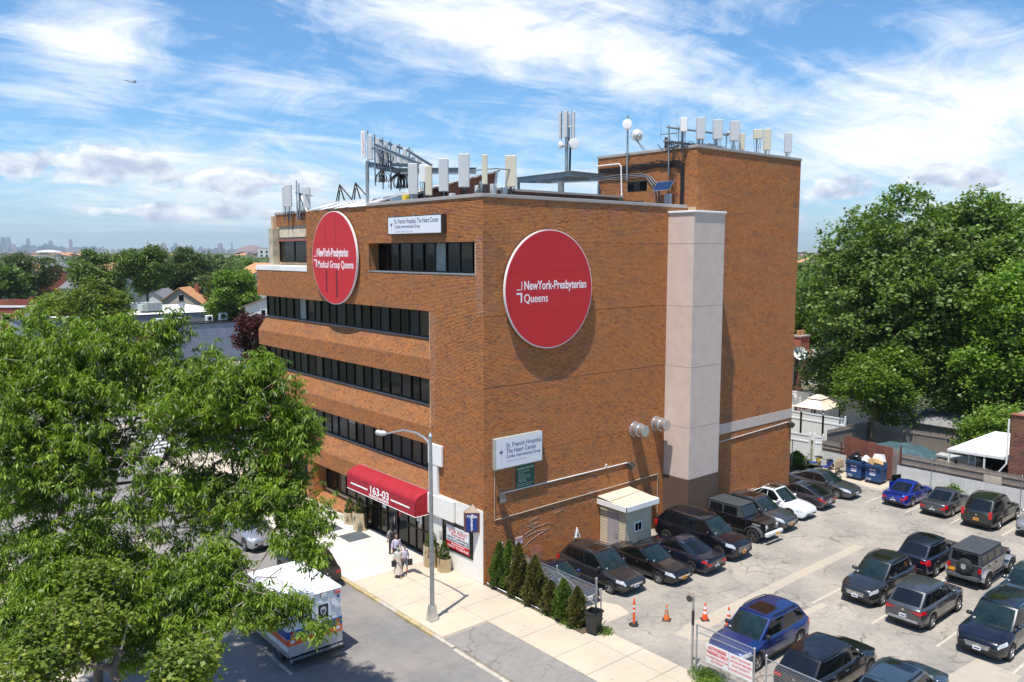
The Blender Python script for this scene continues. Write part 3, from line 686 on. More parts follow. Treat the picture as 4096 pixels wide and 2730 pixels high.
for s_, sz, z, w_ in (('FLUSHING PEDIATRICS', .17, .33, 1.15), ('( 718 ) 353-1020', .11, .18, .75), ('Affiliated With:', .09, .06, .45), ('Long Island Jewish Hospital', .08, -.04, .8), ('NorthShore University Hospital', .08, -.14, .85), ('Flushing Hospital', .08, -.23, .5), ('N.Y. Hospital Queens', .08, -.32, .6), ('Major Insurances Are Accepted', .085, -.45, 1.1), ('New Patients Are Welcomed', .085, -.56, .95)):
    text(s_, sz, LG, (-.575 if sz > .15 or z < -.4 else -.5, -.052, z), (1, 0, 0), (0, 0, 1), s3, width=w_)
s4 = thing('reserved_sign', 'small red and white RESERVED plate on the wall above the hedge', 'sign', (2.33, 0, 1.73))
MB().box(-.24, -.02, -.19, .24, -.008, .19, WHT, ch=.01).build('plate', s4)
MB().box(-.22, -.024, .06, .22, -.018, .17, RED).build('header', s4); text('RESERVED', .1, LIT, (-.2, -.026, .08), (1, 0, 0), (0, 0, 1), s4, width=.4)
for s_, z in (('HANDICAPPED', -.02), ('PARKING', -.09), ('ONLY', -.16)): text(s_, .06, RED, (0, -.022, z), (1, 0, 0), (0, 0, 1), s4, align='CENTER')
s5 = thing('blank_sign_panel', 'blank white upright panel on the wall behind the street lamp', 'sign', (0, 3.9, 5.9))
MB().box(-.2, -.62, -.56, -.05, .62, .55, WHT, ch=.02).box(-.17, -.18, -2.15, -.03, .6, -.56, WHT).build('panel', s5)
s6 = thing('pharmacy_sign', 'navy and brown projecting sign lettered My Rx Pharmacy at the shop corner', 'sign', (-.05, .24, 2.62), 0)
dX = Vector((.764, -.645, 0)); nX = Vector((-.645, -.764, 0)); P1 = Vector((0, 0, 0)); P0_ = P1-dX*.72
MRN = M('maroon_sign_frame', (.13, .045, .04), .6); BLS = M('blue_sign_face', (.01, .035, .22), .4)
MB().prism([P0_, P1, Vector((0, .75, 0)), P0_+Vector((.1, .25, 0))], (0, 0, 1.0), MRN).build('box', s6)
MB().prism([P0_+nX*.01+dX*.05+Vector((0, 0, .06)), P1+nX*.01-dX*.12+Vector((0, 0, .06)), P1+nX*.01-dX*.12+Vector((0, 0, .93)), P0_+nX*.01+dX*.05+Vector((0, 0, .93))], nX*.01, BLS).build('face', s6)
MB().add([P0_+Vector((0, 0, 1.003)), P1+Vector((0, 0, 1.003)), Vector((.04, .9, 1.3)), Vector((.04, .6, 1.3)), Vector((.0, .75, 1.003)), P0_+Vector((.1, .25, 1.003))], [(0, 1, 2, 3), (1, 4, 2), (0, 3, 5), (5, 3, 2, 4)], M('brown_sheet_roof', (.30, .23, .17), .7)).build('roof', s6)
o_ = P0_+nX*.022
text('My', .2, LIT, o_+dX*.08+Vector((0, 0, .76)), dX, (0, 0, 1), s6); text('Rx', .24, LIT, o_+dX*.30+Vector((0, 0, .75)), dX, (0, 0, 1), s6, bold=.008); text('Inc.', .1, LIT, o_+dX*.50+Vector((0, 0, .77)), dX, (0, 0, 1), s6)
for i, ch_ in enumerate('PHARMACY'): text(ch_, .105, LIT, o_+dX*.33+Vector((0, 0, .66-i*.084)), dX, (0, 0, 1), s6, align='CENTER', width=.1, bold=.005)
s7 = thing('for_rent_poster', 'FOR RENT poster behind the shop window under the pharmacy sign', 'poster', (-.06, 2.05, 1.15))
MB().box(-.012, -1.0, 0, 0, 1.0, 1.2, SWHT).box(-.016, -1.0, 0, -.011, 1.0, .36, RED).build('sheet', s7)
for s_, sz, z, w_, mt in (('Suburban Medical', .12, 1.08, 1.1, SGRY), ('FOR RENT', .27, .86, 1.6, RED), ('Medical Suite 300', .15, .72, 1.15, RED), ('4,000 SQ. FT., ONSITE PARKING', .13, .56, 1.85, DARK), ('OCCUPANCY NOVEMBER 2020', .13, .41, 1.85, DARK), ('BROKERS WELCOME', .1, .24, 1.1, LIT), ('MARTY 917.836.4168', .18, .06, 1.75, LIT)):
    text(s_, sz, mt, (-.018, w_/2, z), (0, -1, 0), (0, 0, 1), s7, width=w_)
# ---------------------------------------------------------------- things on the car park wall
for i, (x, z, lb) in enumerate(((11.1, 6.35, 'round silver exhaust duct farther from the stucco shaft'), (13.0, 6.42, 'round silver exhaust duct right beside the stucco shaft'))):
    t = thing('exhaust_duct', lb, 'duct', (x, 0, z), 0, 'exhaust ducts on the car park wall')
    MB().lathe([(.44, -.01), (.44, -.05), (.40, -.07), (.40, -.45), (.38, -.46)], ALU, 28, axis='y').build('collar', t, smooth=True)
    MB().lathe([(.33, -.4), (.33, -.85), (.31, -.87)], ALU, 28, axis='y').build('pipe', t, smooth=True)
def flood(label, loc, d):
    t = thing('flood_light', label, 'lamp', loc, 0, 'flood lights on the brick walls')
    mm = Matrix.Rotation(d, 4, 'Z') @ Matrix.Rotation(R(35), 4, 'X')
    MB().box(-.2, -.45, -.16, .2, -.12, .16, SFRM, mm, .03).build('housing', t); MB().box(-.17, -.47, -.13, .17, -.455, .13, ALU, mm).build('lens', t)
    MB().tube([(0, 0, 0), (0, -.2, 0)], .04, GALV).box(-.08, -.03, -.08, .08, 0, .08, GALV).build('arm', t)
flood('grey flood light at the lower end of the upper pipe, near the building corner', (1.1, 0, 4.42), R(-20))
flood('grey flood light at the upper end of the pipe, left of the stucco shaft', (10.6, 0, 4.42), R(20))
flood('flood light under the pale band at the far end of the tower wall', (26.5, -.6, 4.75), R(30))
t = tag(MB().tube([(1.2, -.03, 4.45), (10.5, -.03, 4.45)], .028, WHT).tube([(8.7, -.04, 4.5), (8.7, -.1, 4.68)], .05, WHT).build('conduit'), 'upper pale pipe running between the two grey flood lights', 'pipe')
t = tag(MB().tube([(.7, -.03, 7.27), (.7, -.03, 3.15), (13.25, -.03, 3.3), (13.28, -.03, .4)], .026, M('tan_pipe', (.45, .38, .30), .6)).build('conduit'), 'long tan pipe bent down at both ends along the car park wall', 'pipe')
t = tag(MB().tube([(16.7, -.63, 4.5), (26.4, -.63, 4.78)], .03, M('pale_pipe', (.6, .55, .5), .6)).build('conduit'), 'pale pipe under the stucco band of the tower', 'pipe')
gf = M('chalk_graffiti', (.42, .30, .25), .95, var=.3)
gt = thing('graffiti', 'faded white scrawled graffiti on the bricks behind the parked wagon', 'graffiti', (4.6, 0, 1.6))
def scrawl(pts): MB().tube([(x, -.009, z) for x, z in pts], .011, gf, 4).build('stroke', gt)
scrawl([(-1.9, .35), (-1.2, .55), (-.3, .62), (.1, .5), (-.2, .3), (-1.0, .1), (-1.6, -.1), (-1.9, -.3)])
scrawl([(-1.8, .2), (-1.0, .35), (-.4, .3)]); scrawl([(-1.7, .75), (-1.3, .6), (-1.1, .85)]); scrawl([(-1.5, 1.0), (-.9, 1.1), (-.9, .8), (-1.5, .75), (-1.5, 1.0)]); scrawl([(.3, 1.5), (.9, 1.6), (.85, 1.1), (.3, 1.05), (.3, 1.5)]); scrawl([(2.6, 1.3), (2.9, 1.7), (3.3, 1.7), (3.2, 1.2), (2.9, 1.1)])
# ================================================================ cars
def paint(name, col, metal=.35, rough=.28): return M(name, col, rough, metal, var=.03, coat=1., spec=.5)
CGL = M('car_glass', (.006, .008, .009), .03, var=.02, spec=.6)
CWS = M('windscreen_glass', (.012, .024, .024), .03, var=.6, vs=1.3, spec=.5)
TRIM = M('black_car_trim', (.014, .014, .015), .5)
RIM = M('alloy_rim', (.50, .51, .53), .25, .9, var=.04); RIMD = M('dark_alloy_rim', (.16, .16, .17), .3, .8)
TAILR = M('red_tail_lens', (.50, .008, .012), .15, coat=.6, var=.05)
HEADL = M('head_lamp_glass', (.55, .58, .60), .08, .2, coat=1., var=.25, vs=8)
PLW = M('white_plate', (.72, .73, .74), .4); PLO = M('orange_plate', (.85, .36, .015), .4)
DASH = M('plate_characters', (.03, .04, .12), .5)
SUNR = M('sunroof_glass', (.010, .008, .007), .04, spec=.7)

WHEELS = {}
def wheel_mesh(r, style):
    k = (round(r, 3), style)
    if k in WHEELS: return WHEELS[k]
    b = MB(); w_ = .23
    b.lathe([(r*.66, -w_/2), (r*.93, -w_/2), (r, -w_/2+.035), (r, w_/2-.035), (r*.93, w_/2), (r*.66, w_/2), (r*.62, w_/2-.05)], RUB, 28, axis='y', cap=False)
    b.lathe([(.01, .02), (r*.66, .02)], DARK, 20, axis='y', cap=False)
    o = b.build('wheel', smooth=True); tyre = o.data; bpy.data.objects.remove(o)
    b = MB(); mt = RIMD if style == 'dark' else RIM; y0 = w_/2-.03
    b.lathe([(r*.66, y0-.03), (r*.67, y0+.02), (r*.62, y0+.02), (r*.60, y0-.03)], mt, 28, axis='y', cap=False)
    b.lathe([(.005, y0+.015), (r*.16, y0+.01), (r*.18, y0-.03)], mt, 12, axis='y', cap=False)
    n = 10 if style == 'multi' else 5
    for i in range(n):
        a = 2*math.pi*i/n; d = Vector((math.cos(a), 0, math.sin(a))); s = Vector((-math.sin(a), 0, math.cos(a)))
        ww = .022 if n == 10 else .045
        for q in ((-1, 1) if n == 5 else (0,)):
            p0 = d*r*.12+s*.012*q; p1 = d*r*.63+s*ww*q
            b.prism([p0-s*.014+Vector((0, y0-.02, 0)), p0+s*.014+Vector((0, y0-.02, 0)), p1+s*.018+Vector((0, y0-.02, 0)), p1-s*.018+Vector((0, y0-.02, 0))], (0, .025, 0), mt)
    o = b.build('rim', smooth=False); rim = o.data; bpy.data.objects.remove(o)
    WHEELS[k] = (tyre, rim); return WHEELS[k]
def put_wheel(car, x, y, r, style):
    ty, ri = wheel_mesh(r, style)
    o = link('wheel', ty, car, (x, y, r)); o2 = link('rim', ri, o)
    if y < 0: o.rotation_euler = (0, 0, math.pi)
    return o

def make_car(name, label, cat, pos, yaw, L, Wd, H, kind, body, glass=None, rails=None, sun=None, clad=False, plate_f=None, plate_r=PLW,
             rim='five', grille='bar', tail='side', belt=None, open_door=False, group='cars parked in the lot', rbase=None, mirror=None, handles=None, badge=True, spoiler=False, ribs=0, nose_len=None):
    """local frame: +x to the nose, origin on the ground at the middle"""
    c = thing(name, label, cat, (pos[0], pos[1], pos[2] if len(pos) > 2 else -.005), yaw, group)
    suv = kind in ('suv', 'wagon'); g = {}
    hz = belt or (1.06 if kind == 'suv' else .97 if kind == 'wagon' else .90)       # belt height
    hood0 = hz-(.15 if suv else .16); zb0 = .30 if suv else .21; rw = .365 if kind == 'suv' else .345 if kind == 'wagon' else .325
    cowl = nose_len or (1.30 if suv else 1.38); rf = cowl+(.82 if suv else .86)
    if kind == 'suv': rr, rb = L-.74, L-.12
    elif kind == 'wagon': rr, rb = L-.75, L-.2
    elif kind == 'fast': rr, rb = L-1.55, L-.32
    else: rr, rb = L-1.75, L-.78
    if rbase: rr, rb = rbase
    fa, ra = .93, L-(1.02 if kind != 'suv' else .98)
    W2 = Wd/2
    def lerp(a, b, t): return a+(b-a)*t
    def interp(x, pts):
        for (x0, y0), (x1, y1) in zip(pts, pts[1:]):
            if x <= x1: return lerp(y0, y1, max(0, min(1, (x-x0)/(x1-x0+1e-9))))
        return pts[-1][1]
    def plan(s):
        a = max(0, 1-s/.75); b = max(0, 1-(L-s)/.6)
        return W2*(1-.25*a**2.0-.15*b**2.2)
    dk = hz+.02 if not suv else hz
    top = [(0, hood0-.22), (.04, hood0-.11), (.14, hood0-.035), (.34, hood0), (cowl*.6, hz-.07), (cowl, hz-.01), (rb, dk)]
    top += [(L-.12, dk-.02 if not suv else dk), (L-.03, dk-.09 if not suv else dk-.03), (L, dk-.24 if not suv else dk-.12)]
    bot = [(0, zb0+.10), (.12, zb0), (L-.15, zb0), (L, zb0+.14)]
    def row(s):
        w = plan(s); zt = interp(s, top); zl = interp(s, bot)
        for xc in (fa, ra):
            R_ = rw+.055; d = abs(s-xc)
            if d < R_: zl = max(zl, rw+math.sqrt(R_*R_-d*d)-.0)
        zl = min(zl, zt-.08); zs = zt-.055
        fl = 0.
        for xc in (fa, ra): fl = max(fl, .02*math.exp(-((s-xc)/.34)**2))
        P_ = lambda f, y: (y, lerp(zl, zs, f))
        return [P_(0, w*.965+fl), P_(.22, w*.995+fl), P_(.5, w*1.0+fl*.5), P_(.78, w*.985), P_(1., w*.945), (w*.87, zt-.008), (w*.5, zt+.012), (0, zt+.022)]
    ss = sorted(set([round(x, 3) for x in [0, .02, .05, .1, .16, .26, .36, L-.02, L-.05, L-.1, L-.16, L-.24, cowl, rb, rf, rr]+[i*.16 for i in range(1, int(L/.16))]
              + [xc+dx_ for xc in (fa, ra) for dx_ in np.linspace(-(rw+.056), rw+.056, 13)]]))
    ss = [s for s in ss if 0 <= s <= L]
    def bp(s, v, side=1, off=0.):
        r = row(min(max(s, 0), L)); i = min(int(v), 6); t = v-i; y = lerp(r[i][0], r[i+1][0], t); z = lerp(r[i][1], r[i+1][1], t)
        n_y, n_z = (1, 0) if v < 4 else ((.6, .8) if v < 5 else (0, 1))
        return Vector((L/2-s, side*(y+n_y*off), z+n_z*off))
    b = MB(); vs = []; fs = []
    for s in ss:
        r = row(s)
        for k in range(8): vs.append((L/2-s, r[k][0], r[k][1]))
        for k in range(6, -1, -1): vs.append((L/2-s, -r[k][0], r[k][1]))
    n = 15
    for i in range(len(ss)-1):
        for k in range(n-1): fs.append((i*n+k, i*n+k+1, (i+1)*n+k+1, (i+1)*n+k))
    fs.append(tuple(range(n))[::-1]); fs.append(tuple((len(ss)-1)*n+k for k in range(n)))
    b.add(vs, fs, body); b.build('body', c, smooth=True)
    # underbody and arches
    b = MB(); b.box(-L/2+.2, -W2*.80, .2, L/2-.2, W2*.80, hz-.40, TRIM); b.build('underbody', c)
    def patch(nm, s0, s1, v0, v1, mt, off=.006, sides=(1, -1), ns=10, nv=4, par=None):
        for sd in sides:
            vs = [bp(lerp(s0, s1, i/ns), lerp(v0, v1, j/nv), sd, off) for i in range(ns+1) for j in range(nv+1)]
            MB().add(vs, [(i*(nv+1)+j, i*(nv+1)+j+1, (i+1)*(nv+1)+j+1, (i+1)*(nv+1)+j) for i in range(ns) for j in range(nv)], mt).build(nm, par or c, smooth=True)
    # greenhouse
    zr = H-.05; wb = W2*.885; wr = W2*(.74 if not suv else .78)
    if kind == 'sedan': wr = W2*.755
    def gs(u, t):
        s0 = lerp(cowl, rf, t**.9); s1 = lerp(rb, rr, t); return lerp(s0, s1, u)
    def gp(u, t, sd=1, off=0.):
        s = gs(u, t); taper = 1-.11*max(0, abs(u-.45)/.55)**2
        y = lerp(wb, wr, t**1.25)*taper; z = lerp(interp(s, top)-.01, zr-.035*(abs(u-.42)/.58)**2, t)
        return Vector((L/2-s, sd*(y+off*.93), z+off*.3))
    NU, NT_ = 18, 6
    b = MB(); vs = []; fs = []
    rows_ = []
    for j in range(NT_+1): rows_.append((j/NT_))
    prof = [gp for _ in ()]
    ring = lambda u: [gp(u, t, 1) for t in rows_]+[Vector((gp(u, 1, 1).x, y, gp(u, 1, 1).z+dz_)) for y, dz_ in ((gp(u, 1).y*.93, .022), (gp(u, 1).y*.6, .042), (0, .05), (-gp(u, 1).y*.6, .042), (-gp(u, 1).y*.93, .022))]+[gp(u, t, -1) for t in rows_[::-1]]
    m_ = 2*(NT_+1)+5
    for i in range(NU+1): vs += ring(i/NU)
    for i in range(NU):
        for k in range(m_-1): fs.append((i*m_+k, i*m_+k+1, (i+1)*m_+k+1, (i+1)*m_+k))
    # windscreen and back panels bow outward
    def end(u, sgn, t, f, off=0.):
        p = gp(u, t, 1); q = p.y; bow = sgn*(.10 if kind != 'suv' or u == 0 else .05)*(1-f*f)
        return Vector((p.x+bow*(1-.4*t)+sgn*off, q*f, p.z+.05*(1-f*f)*t+off*.4))
    for u, sgn in ((0, 1), (1, -1)):
        base = len(vs); nf = 8
        for j in range(NT_+1):
            for k in range(nf+1): vs.append(end(u, sgn, rows_[j], 1-2*k/nf))
        for j in range(NT_):
            for k in range(nf): fs.append((base+j*(nf+1)+k, base+j*(nf+1)+k+1, base+(j+1)*(nf+1)+k+1, base+(j+1)*(nf+1)+k))
    b.add(vs, fs, body); b.build('cabin', c, smooth=True)
    def endglass(nm, u, sgn, t0, t1, fe, mt):
        nf, ntt = 10, 5; vs = [end(u, sgn, lerp(t0, t1, j/ntt), fe*(1-2*k/nf), .007) for j in range(ntt+1) for k in range(nf+1)]
        MB().add(vs, [(j*(nf+1)+k, j*(nf+1)+k+1, (j+1)*(nf+1)+k+1, (j+1)*(nf+1)+k) for j in range(ntt) for k in range(nf)], mt).build(nm, c, smooth=True)
    endglass('windscreen', 0, 1, .0, .93, .92, glass or CWS)
    endglass('rear_window', 1, -1, .06 if not suv else .12, .9, .88, CGL)
    cuts = [(.05, .40), (.425, .73), (.755, .93)] if suv or kind == 'fast' else [(.06, .46), (.49, .86)]
    for sd in (1, -1):
        for (u0, u1) in cuts:
            vs = [gp(lerp(u0, u1, i/6), lerp(.06, .86, j/4), sd, .007) for i in range(7) for j in range(5)]
            MB().add(vs, [(i*5+j, i*5+j+1, (i+1)*5+j+1, (i+1)*5+j) for i in range(6) for j in range(4)], CGL).build('side_window', c, smooth=True)
        # bright strip below and around the glass
        mt = CHROME if badge else TRIM
        MB().tube([gp(i/12*.90+.04, .035, sd, .010) for i in range(13)], .009, mt, 5).build('window_trim', c)
        MB().tube([gp(i/12*.90+.04, .90, sd, .010) for i in range(13)], .008, mt, 5).build('window_trim', c)
    # doors: seams and handles
    d0, d1, d2 = cowl+.10, lerp(cowl, rb, .47), min(lerp(cowl, rb, .86), ra+.05)
    for s in (d0, d1): patch('door_seam', s-.007, s+.007, .35, 4.0, TRIM, .003, ns=1, nv=8)
    for s in (d1-.22, d2-.28):
        for sd in (1, -1):
            p = bp(s, 3.35, sd, .012); MB().box(p.x-.09, p.y-.014, p.z-.014, p.x+.09, p.y+.014, p.z+.014, handles or body, ch=.008).build('door_handle', c)
    if clad:
        patch('cladding', .25, L-.2, 0, .55, TRIM, .012, ns=60, nv=2)
    # mirrors
    for sd in (1, -1):
        p = gp(.07, .12, sd, .0); MB().box(p.x-.07, p.y+sd*.02, p.z-.02, p.x+.09, p.y+sd*.24, p.z+.13, mirror or body, ch=.035).build('mirror', c, smooth=True)
    # lamps, grille, plates
    patch('headlight', .03, .52, 3.0, 4.25, HEADL, .008, ns=8, nv=3)
    zf = zb0+.10; zt_ = hood0-.23
    wf = plan(0)
    fx = L/2
    if grille == 'none': MB().box(fx, -wf*.75, zf+.02, fx+.012, wf*.75, zf+.10, TRIM).build('air_intake', c)
    else:
        big = grille == 'big'; z1 = zt_+.0; z0 = zf+(.10 if big else .18)*1.; wg = wf*(.66 if big else .5)
        gr = MB().prism([(fx+.002, -wg, z1), (fx+.002, -wg*.82, z0), (fx+.002, wg*.82, z0), (fx+.002, wg, z1)], (.014, 0, 0), TRIM).build('grille', c)
        fr = MB().tube([(fx+.018, -wg, z1), (fx+.018, -wg*.82, z0), (fx+.018, wg*.82, z0), (fx+.018, wg, z1), (fx+.018, -wg, z1)], .014, CHROME if badge else TRIM, 5); fr.build('grille_frame', gr)
        for i in range(3 if big else 1):
            z = lerp(z0, z1, (i+1)/(4 if big else 2)); MB().box(fx+.014, -wg*.88, z-.013, fx+.028, wg*.88, z+.013, CHROME if badge else TRIM).build('grille_bar', gr)
        MB().lathe([(.055, fx+.03), (.045, fx+.04)], CHROME, 14, c=(0, 0, lerp(z0, z1, .62)), axis='x').build('badge', gr)
        MB().box(fx, -wf*.7, zf+.0, fx+.014, wf*.7, zf+.07, TRIM).build('air_intake', c)
        for sd in (1, -1): MB().box(fx-.03, sd*wf*.70, zf+.08, fx+.01, sd*wf*.95, zf+.20, TRIM, ch=.01).build('fog_light_pocket', c)
    if plate_f:
        q = MB().box(fx+.03, -.155, zf+.02, fx+.045, .155, zf+.17, plate_f).build('front_plate', c)
        MB().box(fx+.046, -.11, zf+.07, fx+.047, .11, zf+.12, DASH).build('characters', q)
    rx = -L/2; zrr = dk-.24 if not suv else dk-.12
    if tail == 'side':
        patch('tail_light', L-.30, L-.005, 2.6 if not suv else 2.4, 4.25, TAILR, .010, ns=5, nv=3)
        for sd in (1, -1): MB().box(rx-.012, sd*plan(L)*.62, zrr-.13, rx+.01, sd*plan(L)*.98, zrr+.0, TAILR, ch=.004).build('tail_light', c)
    elif tail == 'tall':
        for sd in (1, -1): MB().box(rx-.02, sd*plan(L)*.80, hz-.28, rx+.12, sd*(plan(L)+.02), hz+.12, TAILR, ch=.01).build('tail_light', c)
    elif tail == 'wide':
        patch('tail_light', L-.34, L-.005, 3.0, 3.9, TAILR, .010, ns=5, nv=3)
        for sd in (1, -1): MB().prism([(rx-.012, sd*plan(L)*.45, zrr-.03), (rx-.012, sd*plan(L)*.98, zrr+.02), (rx-.012, sd*plan(L)*.98, zrr-.15)], (.02, 0, 0), TAILR).build('tail_light', c)
    if plate_r:
        zp = zrr-.30 if not suv else zrr-.38
        q = MB().box(rx-.014, -.155, zp, rx+.0, .155, zp+.155, plate_r).build('rear_plate', c)
        MB().box(rx-.0155, -.11, zp+.05, rx-.0142, .11, zp+.10, DASH).build('characters', q)
    MB().lathe([(.05, rx-.006), (.05, rx-.012)], CHROME, 12, c=(0, 0, zrr-.04), axis='x').build('badge', c)
    MB().box(rx-.02, -plan(L)*.85, zb0+.12, rx+.05, plan(L)*.85, zb0+.22, TRIM if not clad else M('silver_skid', (.4, .41, .42), .35, .7), ch=.01).build('rear_bumper_trim', c)
    if spoiler: MB().box(rx+.02 if not suv else L/2-rr-.33, -wr*.9, (dk+.015) if not suv else H-.075, rx+.14 if not suv else L/2-rr+.0, wr*.9, (dk+.05) if not suv else H-.03, body, ch=.012).build('spoiler', c)
    # roof: rails, sunroof, ribs, antenna fin
    if rails:
        for sd in (1, -1):
            pts = [gp(lerp(.10, .92, i/10), 1, sd) for i in range(11)]
            pts = [Vector((p.x, p.y*.95, p.z+.05+(.02 if 0 < i < 10 else -.03))) for i, p in enumerate(pts)]
            MB().tube(pts, .019, rails, 6).build('roof_rail', c)
    if sun:
        u0, u1, wd = sun; vs = []
        for i in range(7):
            u = lerp(u0, u1, i/6); p = gp(u, 1)
            for k in range(7):
                f = wd*(1-2*k/6); vs.append((p.x, p.y*f, p.z+.05-.02*abs(f)**1.5*1.3+.004))
        MB().add(vs, [(i*7+k, i*7+k+1, (i+1)*7+k+1, (i+1)*7+k) for i in range(6) for k in range(6)], SUNR).build('sunroof', c, smooth=True)
    for i in range(ribs):
        f = .72*(1-2*i/(ribs-1)); pts = []
        for k in range(8):
            u = lerp(.42 if sun is None else sun[1]+.02, .93, k/7); p = gp(u, 1); pts.append((p.x, p.y*f, p.z+.05-.02*abs(f)**1.5*1.3))
        MB().tube(pts, .008, body, 4).build('roof_rib', c)
    p = gp(.93, 1); MB().prism([(p.x-.09, -.012, p.z+.04), (p.x+.10, -.012, p.z+.04), (p.x-.06, -.012, p.z+.10)], (0, .024, 0), body).build('antenna_fin', c)
    p0, p1 = end(0, 1, .03, .75, .02), end(0, 1, .08, -.05, .02); MB().tube([p0, p1], .009, TRIM, 4).build('wiper', c)
    p0, p1 = end(0, 1, .03, .0, .02), end(0, 1, .08, -.8, .02); MB().tube([p0, p1], .009, TRIM, 4).build('wiper', c)
    q0 = end(0, 1, .12, -.8, .012); MB().box(q0.x-.012, q0.y-.05, q0.z-.03, q0.x+.006, q0.y+.05, q0.z+.05, PLW).build('sticker', c)
    for x in (L/2-fa, L/2-ra):
        for sd in (1, -1): put_wheel(c, x, sd*(W2-.115), rw, rim)
    if open_door:
        MB().box(-.0, 0, -.38, 1.0, .05, .35, body, ch=.02).box(.08, .01, .35, .8, .03, .78, CGL).build('open_door', c).matrix_local = Matrix.Translation((L/2-d0-.0, W2-.02, .72)) @ Matrix.Rotation(R(65+90), 4, 'Z')
    return c
def jeep(label, pos, yaw, L, body, fend, bumper, spare, plate_f, plate_r, doors, soft, group='cars parked in the lot', lettering=None):
    c = thing('parked_off_roader', label, 'off-road car', (pos[0], pos[1], -.005), yaw, group); W2 = .79; h = L/2
    b = MB(); b.box(-h+.12, -W2, .52, h-1.35, W2, 1.22, body, ch=.03); b.build('body', c)
    MB().prism([(h-1.35, -W2*.93, .62), (h-1.35, -W2*.93, 1.20), (h-.18, -W2*.74, 1.12), (h-.18, -W2*.74, .62)][::-1], (0, .0001, 0), body)
    b = MB(); v = [(h-1.37, s*W2*.93, z) for s in (-1, 1) for z in (.6, 1.2)]+[(h-.2, s*W2*.72, z) for s in (-1, 1) for z in (.6, 1.12)]
    b.add(v, [(0, 1, 3, 2), (4, 6, 7, 5), (0, 4, 5, 1), (2, 3, 7, 6), (1, 5, 7, 3), (0, 2, 6, 4)], body); b.build('bonnet', c)
    b = MB(); t0 = 1.22
    v = [(-h+.14, -W2+.01, t0), (h-1.55, -W2+.01, t0), (h-1.85, -W2+.10, 1.80), (-h+.2, -W2+.10, 1.82)]; v2 = [(x, -y, z) for x, y, z in v]
    b.add(v+v2, [(0, 1, 2, 3), (4, 7, 6, 5), (0, 4, 5, 1), (1, 5, 6, 2), (2, 6, 7, 3), (3, 7, 4, 0)], soft); b.build('hard_top', c)
    rf_ = MB().box(-h+.17, -W2+.07, 1.79, h-1.82, W2-.07, 1.86, soft, ch=.03).build('roof', c)
    for y in (-.5, -.25, 0, .25, .5): MB().box(-h+.3, y-.02, 1.855, h-1.95, y+.02, 1.872, soft, ch=.006).build('roof_rib', rf_)
    MB().prism([(h-1.52, -.68, 1.25), (h-1.52, .68, 1.25), (h-1.80, .63, 1.76), (h-1.80, -.63, 1.76)], (.012, 0, .006), CWS).build('windscreen', c)
    MB().prism([(-h+.13, -.62, 1.30), (-h+.13, .62, 1.30), (-h+.185, .58, 1.72), (-h+.185, -.58, 1.72)], (-.01, 0, .002), CGL).build('rear_window', c)
    segs = [(-h+.3, -h+.3+(h*2-2.2)*.46), (-h+.3+(h*2-2.2)*.5, h-1.95)] if doors == 2 else [(-h+.25, -h+.85), (-h+.95, -h+1.75), (-h+1.85, h-1.95)]
    for s in (-1, 1):
        for a, e in segs: MB().prism([(a, s*(W2-.008), 1.28), (e, s*(W2-.008), 1.28), (e-.06, s*(W2-.085), 1.70), (a, s*(W2-.085), 1.70)], (0, s*.012, .004), CGL).build('side_window', c)
        for a, e in segs[1:]:
            MB().box(a-.03, s*W2-.004, .6, a-.015, s*W2+.004, 1.25, TRIM).build('door_seam', c); MB().box(a+.05, s*W2, 1.02, a+.22, s*(W2+.03), 1.06, TRIM).build('door_handle', c)
        for x in (h-.80, -h+.78):
            n = 8; pts = [(x+.56*math.cos(math.pi*k/n), .52*math.sin(math.pi*k/n)*.92+.42) for k in range(n+1)]; b = MB()
            for (xa, za), (xb, zb) in zip(pts, pts[1:]): b.prism([(xa, s*(W2-.12), za), (xb, s*(W2-.12), zb), (xb, s*(W2+.14), min(zb, .93)), (xa, s*(W2+.14), min(za, .93))], (0, 0, .05), fend)
            b.build('mudguard', c)
        MB().tube([(h-.17, s*.52, .98), (h-.12, s*.52, .98)], .10, HEADL, 16).build('headlight', c)
        MB().box(-h+.06, s*(W2-.14), .86, -h+.14, s*(W2+.0), 1.08, TAILR, ch=.01).build('tail_light', c)
        MB().box(h-1.5, s*(W2+.02), 1.18, h-1.38, s*(W2+.22), 1.38, TRIM, ch=.03).build('mirror', c)
        MB().tube([(-h+1.25, s*(W2+.04), .48), (h-1.45, s*(W2+.04), .48)], .04, TRIM).build('side_step', c)
    for y in (-.3, -.2, -.1, 0, .1, .2, .3): MB().box(h-.195, y-.028, .74, h-.185, y+.028, 1.06, TRIM).build('grille_slot', c)
    MB().box(h-.1, -.82, .48, h+.12, .82, .72, bumper, ch=.06).build('front_bumper', c); MB().box(-h-.1, -.74, .46, -h+.14, .74, .66, bumper if not spare else body, ch=.04).build('rear_bumper', c)
    if plate_f: MB().box(h+.12, -.155+.2, .5, h+.135, .155+.2, .66, plate_f).build('front_plate', c)
    if plate_r: MB().box(-h+.09, .42, .70, -h+.11, .74, .86, plate_r).build('rear_plate', c)
    if spare:
        sp_ = MB().lathe([(.05, -h-.14), (.30, -h-.145), (.37, -h-.10), (.38, -h+.08)], M('black_tyre_cover', (.025, .025, .026), .8, bump=.6, bs=8), 28, c=(0, -.05, 1.08), axis='x').build('spare_tyre_cover', c, smooth=True)
        MB().prism([(-h-.15, -.05+y*.11, 1.08+z*.14) for y, z in ((-1, 1), (1, 1), (1, -.5), (0, -1), (-1, -.5))], (-.004, 0, 0), M('grey_print', (.35, .36, .37), .7)).build('crest', sp_)
